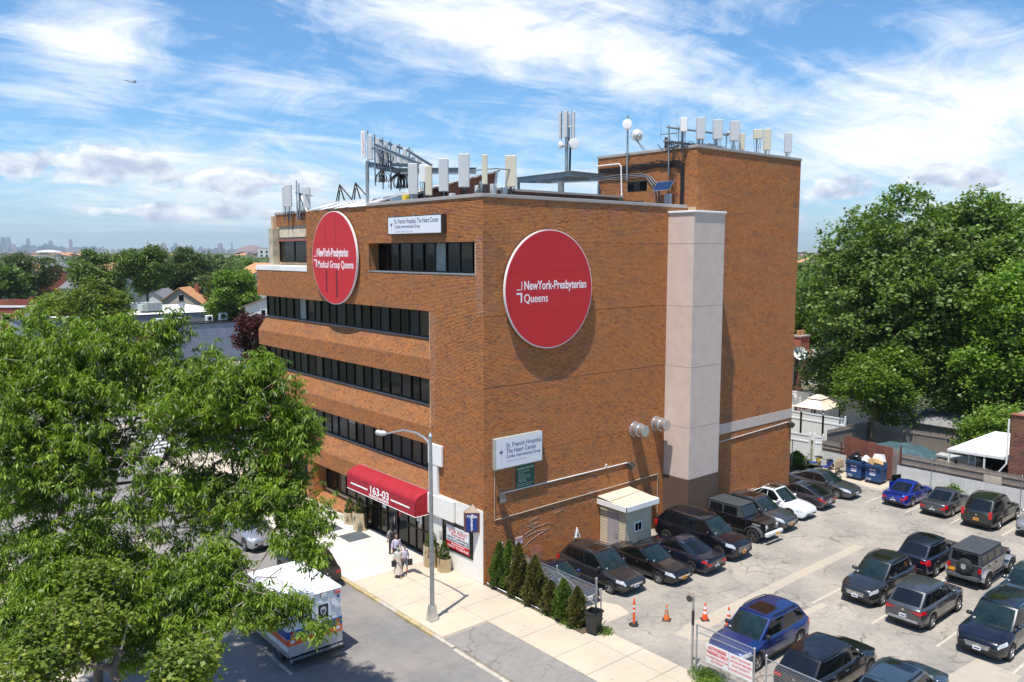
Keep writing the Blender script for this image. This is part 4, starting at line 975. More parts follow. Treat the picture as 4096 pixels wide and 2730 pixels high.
    for x in (h-.80, -h+.78):
        for s in (-1, 1): put_wheel(c, x, s*(W2+.02), .41, 'dark')
    MB().box(-h+.3, -.6, .36, h-.3, .6, .7, TRIM).build('underbody', c)
    if lettering: text(lettering, .11, PLW, (h-.42, -.73, .99), (-1, .09, 0), (0, 0, 1), c, width=.6); 
    return c
NY, PY, PX, NX = -math.pi/2, math.pi/2, 0, math.pi
K_BLK = paint('black_car_paint', (.008, .008, .010)); K_GRA = paint('graphite_car_paint', (.035, .038, .043), .5); K_NAVY = paint('dark_navy_car_paint', (.010, .014, .032), .3)
K_BBLK = paint('blue_black_car_paint', (.007, .008, .016)); K_GRY = paint('grey_car_paint', (.095, .10, .11), .6); K_MGR = paint('mid_grey_car_paint', (.075, .072, .082), .6)
K_WHT = paint('white_car_paint', (.80, .81, .82), 0., .3); K_BLU = paint('bright_blue_car_paint', (.010, .035, .30), .35); K_ROY = paint('royal_blue_car_paint', (.008, .030, .15), .35)
K_SLV = paint('silver_car_paint', (.42, .42, .44), .6); K_TEAL = paint('slate_blue_car_paint', (.055, .085, .11), .5); K_DGN = paint('green_black_car_paint', (.010, .018, .016), .3)
cy = lambda nose, L: nose+L/2      # cars pointing at the aisle (-Y): centre from the nose
make_car('parked_car', 'dark car half hidden behind the chain-link fence and hedge, nearest the building corner', 'car', (2.25, cy(-5.2, 4.5)), NY, 4.5, 1.8, 1.45, 'sedan', K_NAVY, plate_f=PLW, mirror=K_ROY)
make_car('parked_car', 'dark grey wagon with silver roof rails and silver bumper strip, behind the hedge', 'car', (4.88, cy(-5.75, 4.8)), NY, 4.8, 1.86, 1.66, 'wagon', K_GRA, rails=CHROME, sun=(.12, .42, .6), clad=True, plate_f=PLW, grille='big', handles=K_GRA)
make_car('parked_car', 'black saloon with chrome grille bars and orange front plate, beside the dark wagon', 'car', (7.62, cy(-6.5, 4.7)), NY, 4.7, 1.81, 1.44, 'sedan', K_BLK, sun=(.15, .45, .6), plate_f=PLO, grille='big', handles=CHROME)
make_car('parked_car', 'blue-black saloon parked tail out with red tail lights, left of the long black SUV', 'car', (10.0, -6.75+2.37), PY, 4.74, 1.77, 1.46, 'sedan', K_NAVY, tail='wide', spoiler=True, mirror=K_NAVY)
make_car('parked_car', 'long black SUV with big chrome barred grille, in front of the stucco shaft', 'SUV', (12.72, cy(-6.5, 5.5)), NY, 5.5, 2.0, 1.88, 'suv', K_BBLK, rails=CHROME, sun=(.1, .3, .6), plate_f=PLO, grille='big', handles=CHROME, belt=1.18, rim='multi')
jeep('black boxy off-roader with white front bumper, between the long SUV and the grey crossover', (16.3, -6.05+2.08), NY, 4.16, K_BLK, M('grey_mudguard', (.07, .075, .08), .6), M('white_bumper', (.62, .63, .62), .4), False, PLO, None, 2, M('black_hard_top', (.045, .05, .055), .7), lettering='RUBICON')
make_car('parked_car', 'grey crossover with orange front plate, beside the white car by the tower wall', 'SUV', (18.75, cy(-5.7, 4.6)), NY, 4.6, 1.9, 1.68, 'suv', K_GRY, sun=(.12, .6, .65), plate_f=PLO, grille='big', rails=CHROME)
make_car('parked_car', 'white car with dark glass roof, the only white car against the brick wall', 'car', (21.7, cy(-5.25, 4.6)), NY, 4.6, 1.92, 1.60, 'fast', K_WHT, sun=(.02, .95, .86), grille='none', plate_f=PLW, badge=False, rim='dark')
make_car('parked_car', 'purple-grey saloon parked tail out with bracket shaped red lights, right of the white car', 'car', (24.45, -5.0+2.25), PY, 4.5, 1.8, 1.42, 'fast', K_MGR, tail='wide', spoiler=True)
make_car('parked_car', 'dark grey saloon facing the aisle, nearest the dumpsters', 'car', (27.95, cy(-5.0, 4.85)), NY, 4.85, 1.86, 1.46, 'fast', K_GRY, plate_f=PLW, rim='multi')
make_car('parked_car', 'bright blue saloon with an open door, beside the blue dumpsters', 'car', (28.1+2.23, -7.35), PX, 4.46, 1.70, 1.46, 'sedan', K_BLU, plate_r=PLW, open_door=True, spoiler=True)
make_car('parked_car', 'mid grey saloon with round tail lamps, between the blue saloon and the dark green SUV', 'car', (28.0+2.25, -9.85), PX, 4.5, 1.75, 1.46, 'sedan', K_GRY, plate_r=PLW)
make_car('parked_car', 'green-black SUV with tall red lamps and orange rear plate, by the white fence', 'SUV', (27.6+2.4, -12.55), PX, 4.8, 1.97, 1.80, 'suv', K_DGN, tail='tall', plate_r=PLO, rails=TRIM, sun=(.12, .4, .5), ribs=5)
make_car('parked_car', 'silver crossover facing the aisle at the right edge, beyond the green-black SUV', 'SUV', (28.1+2.15, -15.25), NX, 4.3, 1.8, 1.62, 'suv', K_SLV, plate_f=PLO, grille='big')
make_car('parked_car', 'navy SUV tail on, left of the off-roader with the spare wheel', 'SUV', (17.35+2.33, -13.25), PX, 4.66, 1.84, 1.66, 'suv', K_NAVY, ribs=6, rails=TRIM, sun=(.12, .35, .5), badge=True, plate_r=None)
jeep('grey boxy off-roader with covered spare wheel on its back', (17.9+2.35, -15.55), PX, 4.6, K_GRY, K_SLV, M('dark_bumper', (.05, .05, .055), .5), True, None, PLO, 4, M('grey_hard_top', (.05, .055, .06), .7))
make_car('parked_car', 'dark slate SUV facing the viewer, left of the grey SUV in the lot centre', 'SUV', (11.85+2.3, -13.15), NX, 4.62, 1.82, 1.72, 'suv', K_GRA, sun=(.1, .42, .66), rails=TRIM, clad=True, plate_f=PLW, grille='big')
make_car('parked_car', 'grey SUV tail on with silver bumper strip, in the lot centre', 'SUV', (11.1+2.35, -15.7), PX, 4.7, 1.80, 1.70, 'suv', K_GRY, ribs=6, clad=True, plate_r=PLW, tail='wide', rim='multi')
make_car('parked_car', 'big black SUV facing the viewer with wide chrome grille, at the right edge', 'SUV', (10.7+2.6, -18.9), NX, 5.2, 2.0, 1.80, 'suv', K_BBLK, sun=(.1, .35, .6), rails=CHROME, ribs=6, plate_f=PLW, grille='big', handles=CHROME)
make_car('parked_car', 'slate blue car cut by the right edge, behind the big black SUV', 'SUV', (16.2+2.3, -18.3), NX, 4.6, 1.82, 1.65, 'suv', K_TEAL, plate_f=PLW)
make_car('parked_car', 'royal blue SUV with brown sunroof behind the lettered chain-link gate', 'SUV', (2.1+2.5, -12.72), NX, 5.0, 2.0, 1.78, 'suv', K_ROY, sun=(.08, .52, .62), rails=TRIM, ribs=7, clad=True, plate_f=PLW, grille='big', mirror=BLK)
make_car('parked_car', 'glossy black crossover tail on, beside the royal blue SUV', 'SUV', (2.0+2.45, -15.85), PX, 4.9, 1.92, 1.70, 'suv', K_BLK, sun=(.02, .6, .8), handles=CHROME, rim='multi', plate_r=None)
make_car('parked_car', 'slate blue SUV with roof rails, cut by the bottom edge', 'SUV', (2.3+2.35, -18.6), PX, 4.7, 1.86, 1.72, 'suv', K_TEAL, sun=(.06, .34, .7), rails=TRIM, plate_r=None)
SG = 'cars parked along the kerb'
make_car('parked_car', 'black SUV parked at the kerb right in front of the ambulance', 'SUV', (-6.2, 4.55+2.2, -.14), PY, 4.4, 1.8, 1.68, 'suv', K_GRA, plate_r=PLW, rails=TRIM, group=SG)
make_car('parked_car', 'silver crossover at the kerb facing the ambulance, seen through the leaves', 'SUV', (-6.3, 11.6+2.2, -.14), NY, 4.4, 1.8, 1.62, 'suv', K_SLV, plate_f=PLW, group=SG)
make_car('parked_car', 'dark hatchback at the kerb behind the silver crossover, seen through the leaves', 'car', (-6.3, 17.6+2.2, -.14), PY, 4.4, 1.8, 1.5, 'wagon', K_GRA, group=SG)
make_car('parked_car', 'black saloon at the kerb nearest the crossing, seen through the leaves', 'car', (-6.3, 23.6+2.3, -.14), PY, 4.6, 1.8, 1.46, 'sedan', K_BLK, group=SG)
make_car('moving_car', 'white car turning by the crossing at the far building corner', 'car', (2.4, 43.2, -.14), R(165), 4.5, 1.8, 1.5, 'sedan', K_WHT, group='cars out on the road')
make_car('moving_car', 'white van-like car crossing beyond the zebra stripes', 'SUV', (-8.5, 47.6, -.14), R(180), 4.9, 1.9, 1.8, 'suv', K_WHT, group='cars out on the road')
# ================================================================ roof equipment
def cables(b, x, y, z0, z1, n=6, spread=.12, r=.014):
    for i in range(n):
        a = x+random.uniform(-spread, spread); c_ = y+random.uniform(-spread, spread)
        b.tube([(x+random.uniform(-.08, .08), y+random.uniform(-.08, .08), z1), (a, c_, (z0+z1)/2), (a+random.uniform(-.1, .1), c_+random.uniform(-.1, .1), z0)], r, CABLE, 5)
def panel_antenna(label, x, y, z0, z1, w_, d, mat, yaw, group, base, cab=6, name='panel_antenna'):
    t = thing(name, label, 'antenna', (x, y, base), yaw, group)
    a = MB().box(-w_/2, -d/2, z0-base, w_/2, d/2, z1-base, mat, ch=.03).build('radome', t)
    MB().box(-.02, -d/2-.004, z0-base+.05, .02, -d/2, z1-base-.05, mat).build('seam', t)
    MB().tube([(0, d/2+.10, 0), (0, d/2+.10, z1-base+.06)], .04, GALV).box(-.05, d/2-.01, z0-base+.2, .05, d/2+.12, z0-base+.28, GALV).box(-.05, d/2-.01, z1-base-.3, .05, d/2+.12, z1-base-.22, GALV).build('mast', t)
    if cab:
        b = MB(); 
        for i in range(cab):
            u = -w_/2+.06+(w_-.12)*i/max(1, cab-1); b.tube([(u, 0, z0-base), (u+random.uniform(-.03, .03), .02, z0-base-.12), (u*.6+random.uniform(-.12, .12), random.uniform(-.1, .25), 0)], .014, CABLE, 5)
        b.build('cable_bundle', t)
    return t
VY = R(-40)      # most antennas look out to the street corner
RG = 'panel antennas along the street side parapet'
panel_antenna('tall grey panel antenna, left end of the row on the street parapet', .7, 6.95, 19.62, 21.28, .52, .28, PANEA, VY, RG, 18.6)
panel_antenna('short pale panel antenna between a tall grey one and a narrow cream one', 1.0, 6.35, 20.25, 21.2, .50, .2, WHV, VY, RG, 18.6, 4)
panel_antenna('narrow cream panel antenna beside the short pale one', .8, 5.6, 19.5, 21.05, .36, .24, PANEC, VY, RG, 18.6)
panel_antenna('leaning grey panel antenna left of the widest pale one', .7, 4.1, 19.62, 21.3, .50, .28, PANEA, VY, RG, 18.6)
panel_antenna('wide pale grey panel antenna nearest left of the building corner', .7, 2.35, 19.73, 21.38, .56, .22, PANEA, VY, RG, 18.6, 8)
panel_antenna('narrow tan panel antenna standing right above the building corner', .6, .55, 19.76, 21.18, .27, .2, PANEC, VY, RG, 18.6, 5)
panel_antenna('wide pale grey panel antenna on the car park parapet just right of the corner', 2.2, .5, 19.72, 21.25, .56, .22, PANEC, VY, 'panel antennas along the car park parapet', 18.6, 9)
LG_ = 'antennas at the far left roof end'
panel_antenna('narrow grey panel antenna, outermost at the far left roof end', 1.1, 24.0, 19.7, 21.1, .25, .2, PANEA, VY, LG_, 18.7, 3)
panel_antenna('larger grey panel antenna with four cables at the far left roof end', 1.1, 23.3, 19.65, 21.2, .46, .25, PANEA, VY, LG_, 18.7, 5)
panel_antenna('grey panel antenna with a yellow tag at the far left roof end', 1.3, 20.9, 19.45, 20.9, .45, .25, PANEA, VY, LG_, 18.7, 4)
t = thing('pipe_mount', 'pipe mount with cables between the far left antennas', 'frame', (1.2, 22.2, 18.7), 0)
MB().tube([(0, 0, 0), (0, 0, 2.7)], .045, GALV).tube([(0, -.35, 0), (0, -.35, 2.5)], .045, GALV).tube([(0, .2, 1.9), (0, -2.3, 1.55)], .05, GALV).build('pipe', t)
MB().tube([(0, -.7, 1.6), (0, -1.6, .4)], .06, WHT).build('brace', t); b = MB(); cables(b, 0, -.6, 0, 1.8, 12, .35, .02); b.build('cable_bundle', t)
# unistrut rail and radio boxes behind the corner row
t = thing('antenna_rail', 'horizontal pipe rail joining the corner antennas with radio boxes below', 'frame', (.9, 2.4, 18.6), 0)
MB().tube([(0, 0, 1.95), (.3, -1.9, 1.95)], .035, GALV).tube([(.3, -1.9, 1.95), (1.3, -1.95, 1.95)], .035, GALV).tube([(.6, -1.3, 0), (.75, -1.5, 1.9)], .06, GALV).build('rail', t)
for i, (x, y, z, h) in enumerate(((.15, -.75, .45, .75), (.25, -1.0, .5, .9), (.55, -1.45, .35, .9), (1.0, -1.75, .3, .8), (-.1, 1.1, .45, .45), (-.2, 2.9, .35, .4))):
    MB().box(x-.14, y-.12, z, x+.14, y+.12, z+h, GALV if i % 2 else PANEA, ch=.02).build('radio_unit', t)
b = MB(); cables(b, .3, -1.1, 0, 1.7, 22, .38, .016); cables(b, -.1, .1, 0, 1.0, 12, .5); cables(b, 1.2, -1.8, 0, 1.0, 10, .5); b.build('cable_bundle', t)
for (y, z) in ((6.2, .3), (3.2, .25), (1.6, .3), (-1.9, .3)): pass
t = tag(MB().box(.45, 7.35, 19.3, .75, 7.7, 19.62, M('yellow_box', (.75, .55, .03), .5), ch=.02).build('yellow_box'), 'small yellow box on the parapet below the leftmost grey antenna', 'box')
# the big steel sector frame
t = thing('antenna_sector_frame', 'big steel antenna frame with sloping beams rising above the street parapet', 'antenna frame', (.8, 12, 18.7), 0)
fb = MB()
def ibeam(p, q, h=.28, w_=.16, nm='beam', mt=None):
    p, q = Vector(p), Vector(q); d = (q-p).normalized(); s_ = d.cross(Vector((0, 0, 1))).normalized()*w_/2; u = s_.cross(d).normalized()*h/2
    b = MB(); mt = mt or STEEL; L_ = q-p
    for sg in (1, -1): b.prism([p+u*sg+s_, p+u*sg-s_, p+u*sg*.9-s_, p+u*sg*.9+s_], L_, mt)
    b.prism([p+u*.9+s_*.1, p+u*.9-s_*.1, p-u*.9-s_*.1, p-u*.9+s_*.1], L_, mt); return b.build(nm, t)
MB().tube([(0, 0, 0), (0, 0, 3.0)], .10, STEEL, 12).build('post', t); MB().tube([(2.4, -2.7, 0), (2.4, -2.7, 2.1)], .10, STEEL, 12).build('post', t)
ibeam((0, .15, 3.0), (2.2, -2.0, 2.3), .34); ibeam((1.3, -1.2, 2.55), (1.0, -9.2, 1.95), .34); ibeam((.9, -1.1, 2.9), (.9, -5.2, 2.5), .18)
ibeam((.3, -.3, 4.45), (1.9, -2.0, 3.6), .14, .1, 'rail'); ibeam((.3, -.3, 4.1), (1.0, -4.3, 2.6), .22, .12, 'brace'); ibeam((.3, -.3, 3.3), (1.8, -1.9, 2.8), .14, .1, 'rail'); ibeam((.2, -.2, 3.9), (1.8, -1.9, 3.3), .1, .08, 'rail')
ibeam((1.7, -1.9, 3.65), (1.2, -5.0, 2.55), .16, .1, 'brace')
for i, (x, y, z0, z1, w_) in enumerate(((.0, .12, 3.35, 4.85, .26), (.30, -.15, 3.2, 4.65, .28), (.62, -.5, 3.0, 4.45, .28), (.95, -.85, 2.95, 4.25, .28), (1.3, -1.25, 2.9, 4.05, .26), (1.7, -1.7, 2.9, 3.85, .24))):
    o = MB().box(-w_/2, -.09, 0, w_/2, .09, z1-z0, WHV if i == 0 else PANEA, ch=.025).build('panel', t); o.matrix_local = Matrix.Translation((x-.12, y+.05, z0)) @ Matrix.Rotation(VY, 4, 'Z')
    MB().tube([(x+.1, y-.1, z0-1.5), (x+.1, y-.1, z1+.05)], .05, GALV).build('mast', t)
    if i == 0:
        for k, ch_ in enumerate('TRANSMITTER'): text(ch_, .10, RED, (-.03, -.095, 1.3-k*.11), (1, 0, 0), (0, 0, 1), o, width=.06)
for i, y in enumerate((-1.5, -1.85, -2.2, -2.55)): MB().box(1.3+.2*i, y-.12, 2.75, 1.5+.2*i, y+.12, 3.3, PANEA, ch=.02).build('radio_unit', t)
b = MB(); cables(b, 1.3, -1.5, 1.55, 2.5, 44, .6, .025); cables(b, .6, -.7, 1.9, 2.7, 26, .35, .022); cables(b, .8, -.8, 2.8, 4.0, 24, .5, .018); b.build('cable_bundle', t)
# A-frame struts
BRN = M('rusty_brown_steel', (.045, .028, .022), .7)
for i, (y, lb) in enumerate(((18.4, 'left one of two rusty A-shaped struts on the sloping roof'), (16.3, 'right one of two rusty A-shaped struts, nearest the antenna frame'))):
    t = thing('roof_strut', lb, 'strut', (2.5, y, 18.7), 0, 'rusty A-shaped roof struts')
    for p in (((0, .7, 1.0), (0, .1, 2.25)), ((.3, -.1, 1.0), (0, .1, 2.25)), ((0, .1, 2.25), (0, -1.5, 1.2)), ((0, .35, 1.0), (0, .1, 1.9))): MB().tube(p, .045, BRN, 6).build('bar', t)
# monitor roof with streaked coating
STK, st_, sb = new_mat('streaked_roof')
p_ = st_.n('ShaderNodeTexCoord').outputs['Object']; ns_ = st_.noise(st_.scale(p_, (1.1, .35, 3)), 2.2, 6, .7, 1.)
st_.put(sb.inputs['Base Color'], st_.ramp(ns_, (.36, (.05, .048, .045)), (.5, (.28, .26, .24)), (.56, (.66, .64, .6)))); sb.inputs['Roughness'].default_value = .8
t = thing('roof_monitor', 'low sloping roof structure with black and white streaks behind the street parapet', 'roof')
MB().prism([(2.7, 13.5, 18.6), (2.7, 13.5, 19.45), (2.7, 6.9, 20.15), (2.7, 6.9, 18.6)], (.2, 0, 0), BR2).prism([(2.7, 6.9, 18.6), (2.7, 6.9, 20.15), (6.5, 6.9, 21.2), (6.5, 6.9, 18.6)], (0, .2, 0), BR2).build('wall', t)
rv = [(2.5, 13.7, 19.5), (2.5, 6.7, 20.22), (6.6, 6.7, 21.3), (6.6, 22, 20.25), (3.0, 20.5, 19.65)]; MB().add(rv+[(x, y, z-.08) for x, y, z in rv], [(0, 1, 2), (0, 2, 3), (0, 3, 4), (6, 5, 7), (7, 5, 8), (8, 5, 9), (0, 5, 6, 1), (1, 6, 7, 2), (2, 7, 8, 3), (3, 8, 9, 4), (4, 9, 5, 0)], STK).build('roof', t)
t = thing('roof_cable_rack', 'long brick upstand carrying bundles of black cables across the roof', 'cable rack')
MB().box(5.0, 5.0, 18.6, 15.4, 5.4, 19.95, BR2).build('upstand', t); MB().box(4.95, 4.9, 19.95, 15.45, 5.5, 20.08, COPE).build('coping', t)
for k in range(9):
    z = 19.45+.045*k; pts = [(5.0+i*.95, 4.88-.03*(k % 3), z+.06*math.sin(i*1.3+k)) for i in range(11)]; MB().tube(pts, .028, CABLE, 6).build('cable', t)
for x, lb in ((12.4, 'left'), (14.6, 'right')):
    t = thing('turbine_vent', lb+' one of two silver turbine vents on the car park side roof', 'roof vent', (x-1.2, 1.6, 18.6), 0, 'silver turbine vents')
    MB().lathe([(.16, 0), (.16, .45)], GALV, 16).build('neck', t); MB().lathe([(.14, .45), (.26, .55), (.28, .68), (.2, .8), (.05, .84)], ALU, 18).build('head', t)
    for i in range(12):
        a = 2*math.pi*i/12; MB().prism([(.17*math.cos(a), .17*math.sin(a), .47), (.29*math.cos(a+.1), .29*math.sin(a+.1), .58), (.30*math.cos(a+.2), .30*math.sin(a+.2), .70), (.17*math.cos(a+.3), .17*math.sin(a+.3), .81)], (0, 0, .01), STEEL).build('blade', t)
t = tag(MB().box(9.0, 1.2, 18.6, 12.8, 3.4, 19.35, ROOFG).box(8.9, 1.1, 19.35, 12.9, 3.5, 19.45, BRN).build('roof_hatch'), 'low grey roof hatch with a brown edge between the turbine vents', 'roof hatch')
t = tag(MB().box(14.9, 4.9, 18.9, 15.3, 5.5, 19.95, M('olive_box', (.10, .12, .08), .5), ch=.03).build('electrical_cabinet'), 'olive green electrical cabinet at the foot of the tower wall', 'cabinet')
t = tag(MB().tube([(7.2, 9.0, 18.6), (7.2, 9.0, 20.6)], .12, M('rusty_pipe', (.2, .1, .06), .8), 10).box(6.9, 8.7, 20.2, 7.5, 9.3, 20.3, M('rusty_pipe')).build('vent_pipe'), 'short rusty vent pipe behind the widest antenna', 'pipe')
# steel platform and mast
t = thing('steel_platform', 'grey steel beam platform on the roof carrying the tall antenna mast', 'platform', (0, 0, 18.6), 0)
for p, q in (((8, 6.8, 2.2), (11.7, 6.0, 2.75)), ((11.7, 6.0, 2.75), (14.9, 6.2, 2.75)), ((8, 6.8, 2.2), (13.2, 9.5, 2.6)), ((13.2, 9.5, 2.6), (15.3, 7.0, 2.7)), ((10, 7.2, 2.35), (13.5, 6.2, 2.6))): ibeam(p, q, .32, .18)
MB().tube([(12, 7.2, 0), (12, 7.2, 2.6)], .2, STEEL, 12).build('column', t)
for x, y in ((8.2, 6.9), (14.6, 6.4)): MB().tube([(x, y, 0), (x, y, 2.3)], .09, STEEL, 10).build('column', t)
t = thing('antenna_mast', 'tall mast with narrow antennas at its top and a round white dish', 'antenna mast', (11.6, 6.3, 21.3), 0)
MB().tube([(0, 0, 0), (0, 0, 3.6)], .11, GALV, 12).build('pole', t)
for i in range(4):
    a = i*math.pi/2+.6; x, y = .42*math.cos(a), .42*math.sin(a)
    o = MB().box(-.12, -.08, 0, .12, .08, 1.6, PANEA, ch=.03).build('panel', t); o.matrix_local = Matrix.Translation((x, y, 2.2)) @ Matrix.Rotation(a+math.pi/2, 4, 'Z')
    MB().tube([(0, 0, 2.9), (x, y, 2.9)], .03, GALV).tube([(x*.75, y*.75, 2.1), (x*.75, y*.75, 3.9)], .03, GALV).build('bracket', t)
b = MB()
for i in range(9): b.tube([(.12+.03*(i % 3), -.1-.03*(i//3), .1), (.14+.03*(i % 3), -.12-.03*(i//3), 1.9), (.1, 0, 2.3)], .024, CABLE, 5)
b.build('cable_bundle', t)
def dish(par, loc, d, r, label=None, cat=None, group=None):
    rot = Vector(d).to_track_quat('Z', 'Y').to_matrix().to_4x4()
    o = MB().lathe([(r, 0), (r, .16), (r*.96, .175), (r*.5, .19), (.01, .195)], WHV, 32).build('drum', par, smooth=True); o.matrix_local = Matrix.Translation(loc) @ rot
    MB().lathe([(r*.9, 0), (r*.45, -.12), (.1, -.2), (.1, -.35)], PANEA, 20).build('back', o)
    return o
dish(t, (.25, -.35, 1.85), (-.4, -1, .05), .32); dish(t, (-.35, .1, 1.75), (-1, .5, 0), .22)
t = thing('dish_antenna_pole', 'pole with two round white dishes on the tower wall', 'antenna mast', (15.42, 4.72, 20.9), 0)
MB().tube([(0, 0, .1), (0, 0, 4.2)], .06, GALV, 12).build('pole', t)
for z in (.3, .9, 1.75): MB().box(-.05, -.06, z, .2, .06, z+.08, GALV).build('bracket', t)
dish(t, (-.15, -.1, 3.6), (-1, -.75, .05), .31); dish(t, (.3, -.55, 2.95), (.6, 1, 0), .38)
b = MB()
for i in range(3): b.tube([(.2, -.5, 2.7), (.3, -.8-.1*i, 2.2), (.5, -1.0-.15*i, 1.85), (.1, -.9, 1.75)], .015, CABLE, 5)
b.build('cable', t)
t = thing('whip_antenna', 'thin whip antenna pair on a cross arm above the tower wall', 'antenna', (15.42, 1.38, 21.1), 0)
MB().tube([(0, 0, 0), (0, 0, 2.55)], .045, GALV, 10).build('pole', t); MB().tube([(0, .68, 2.52), (0, -.55, 2.48)], .035, GALV).build('arm', t)
for y in (.68, -.55): MB().tube([(0, y, 2.2), (0, y, 3.7)], .012, GALV, 5).build('whip', t)
t = tag(MB().tube([(16.5, 2.5, 22.2), (16.5, 2.5, 23.6)], .10, M('dark_brown_pipe', (.10, .065, .05), .8), 12).build('vent_pipe'), 'plain dark brown vent pipe on the tower roof', 'pipe')
# tower wall: cables, solar panel, boxes
t = thing('cable_run', 'thick black cable bundles looping across the tower wall and down its corner', 'cables', (15.57, 0, 0), 0)
for i in range(8):
    x = -.03-.03*(i % 2); z = 21.62+.05*i; c_ = .55-.035*i
    pts = [(x, 7.3-.62*k, z-.08+.05*math.sin(k*1.7+i)+.02*k) for k in range(9)]+[(x, 1.6, z), (x, c_+.5, z+.0), (x, c_+.15, z-.12), (x, c_, z-.4), (x, c_-.02, 20.3), (x, c_, 19.25)]
    MB().tube(pts, .026, CABLE, 6).build('cable', t)
for i in range(5):
    pts = [(-.04, 7.3-.9*k, 21.2+.06*i+.03*math.sin(k*2+i)) for k in range(5)]+[(-.05, 3.2-.1*i, 21.15), (-.05, 2.7-.12*i, 20.6), (-.05, 2.5-.12*i, 20.0), (-.05, 2.5-.1*i, 19.3)]
    MB().tube(pts, .02, CABLE if i % 2 else GALV, 6).build('cable', t)
MB().tube([(-.08, 7.45, 22.15), (-.08, 5.5, 22.15), (-.08, 5.3, 22.0), (-.08, 5.2, 19.9)], .05, WHV).build('conduit', t)
t = thing('solar_panel', 'tilted blue solar panel mounted on the tower wall', 'solar panel', (15.1, 1.5, 20.5), 0)
mm = Matrix.Rotation(R(-52), 4, 'Y'); SPB = M('solar_cell', (.008, .025, .09), .12, coat=1.)
MB().box(-.36, -.65, -.02, .36, .65, 0, ALU, mm).build('frame', t)
for i in range(3):
    for k in range(5): MB().box(-.335+.225*i, -.63+.254*k, .001, -.12+.225*i, -.63+.254*k+.243, .008, SPB, mm).build('cell', t)
MB().tube([(0, 0, 0), (.4, 0, -.2)], .03, GALV).build('arm', t)
t = tag(MB().box(15.35, 1.1, 19.35, 15.56, 1.65, 20.05, ALU, ch=.03).build('wall_cabinet'), 'grey metal cabinet on the tower wall below the solar panel', 'cabinet')
TG = 'panel antennas on the tower roof'
for x0, x1, z0, z1, mt, lb in ((14.9, 15.4, 23.55, 24.35, WHV, 'short white panel antenna, leftmost above the tower corner'), (16.45, 17.1, 23.25, 24.55, PANEA, 'second large grey panel antenna from the left on the tower roof'),
    (18.1, 18.85, 23.4, 24.58, PANEA, 'third large grey panel antenna from the left on the tower roof'), (19.85, 20.6, 23.45, 24.68, PANEA, 'fourth large grey panel antenna on the tower roof, with a dish behind'),
    (20.85, 21.25, 22.95, 24.0, PANEC, 'small low tan panel antenna beside the cluster on the tower roof'), (22.4, 23.15, 23.8, 24.4, PANEC, 'short square cream panel antenna on a pole on the tower roof'),
    (23.55, 24.15, 23.15, 24.52, PANEC, 'slim cream panel antenna standing alone, second from the right on the tower'), (26.05, 26.65, 23.2, 24.5, PANEA, 'rightmost panel antenna at the far corner of the tower')):
    panel_antenna(lb, (x0+x1)/2, .1, z0, z1, (x1-x0)*.78, .26, mt, VY, TG, 22.3, 5)
t = thing('pipe_tangle', 'tangle of pipes and cables behind the tower roof antennas', 'frame', (0, .9, 22.3), 0)
MB().tube([(14.6, 0, 1.55), (20.7, 0, 1.65)], .06, STEEL).tube([(14.6, .2, .75), (20.4, .2, .85)], .08, STEEL).build('rail', t)
for x in (14.8, 15.7, 16.0, 17.6, 18.0, 19.3, 20.5): MB().tube([(x, 0, 0), (x, 0, 1.7)], .04, GALV).build('pole', t)
MB().box(18.9, .3, .5, 19.9, .9, 1.05, GALV, ch=.05).box(19.4, .2, -.1, 19.7, .8, .4, M('rusty_brown_box', (.22, .12, .07))).build('radio_unit', t)
b = MB()
for i in range(60):
    x = random.uniform(14.6, 20.4); pts = [(x, random.uniform(-.4, .3), random.uniform(.4, .9))]
    for k in range(4): pts.append((pts[-1][0]+random.uniform(-.4, .4), random.uniform(-.6, .3), random.uniform(.05, .7)))
    b.tube(pts, .02, CABLE, 4)
b.build('cable_bundle', t, kind='stuff')
dish(t, (20.7, -.3, 1.75), (.8, -.6, 0), .38)
# ================================================================ booth, fences, cones, lamp, planters
SID = M('tan_siding', (.52, .45, .32), .65, var=.06)
t = thing('attendant_booth', 'small tan sided attendant booth with white roof trim and grey door against the wall', 'booth', (8.27, -1.98, 0))
MB().box(.08, .08, 0, 2.15, 1.93, 2.5, SID).build('wall', t)
for i in range(16):
    z = .06+.152*i
    MB().prism([(.06, .06, z), (.035, .06, z), (.06, .06, z+.15)], (0, .45, 0), SID).build('siding_board', t)
    MB().prism([(.06, 1.38, z), (.035, 1.38, z), (.06, 1.38, z+.15)], (0, .55, 0), SID).build('siding_board', t)
    for x0, x1 in (((.05, .72), (1.42, 2.18)) if 7 <= i <= 11 else ((.05, 2.18),)):
        MB().prism([(x0, .075, z), (x0, .05, z), (x0, .075, z+.15)], (x1-x0, 0, 0), SID).build('siding_board', t)
MB().box(.03, .03, 0, .09, .09, 2.5, SID).box(2.12, .04, 0, 2.2, .1, 2.5, SID).build('corner_trim', t)
dr = MB().box(.03, .52, 0, .08, 1.36, 2.2, M('grey_steel_door', (.33, .31, .32), .5)).build('door', t); MB().tube([(.02, .62, 1.05), (-.04, .62, 1.05), (-.04, .74, 1.05)], .02, DARK).build('handle', dr)
w_ = MB().box(.74, .02, 1.15, 1.40, .075, 1.72, WHT, ch=.01).build('window', t)
for x in (.82, 1.09): MB().box(x, .012, 1.23, x+.23, .02, 1.64, GLASS).build('pane', w_)
MB().prism([(-.16, -.2, 2.72), (2.46, -.2, 2.78), (2.46, 2.05, 2.98), (-.16, 2.05, 2.92)], (0, 0, .04), M('tan_flat_roof', (.60, .52, .38), .9, var=.1)).build('roof', t)
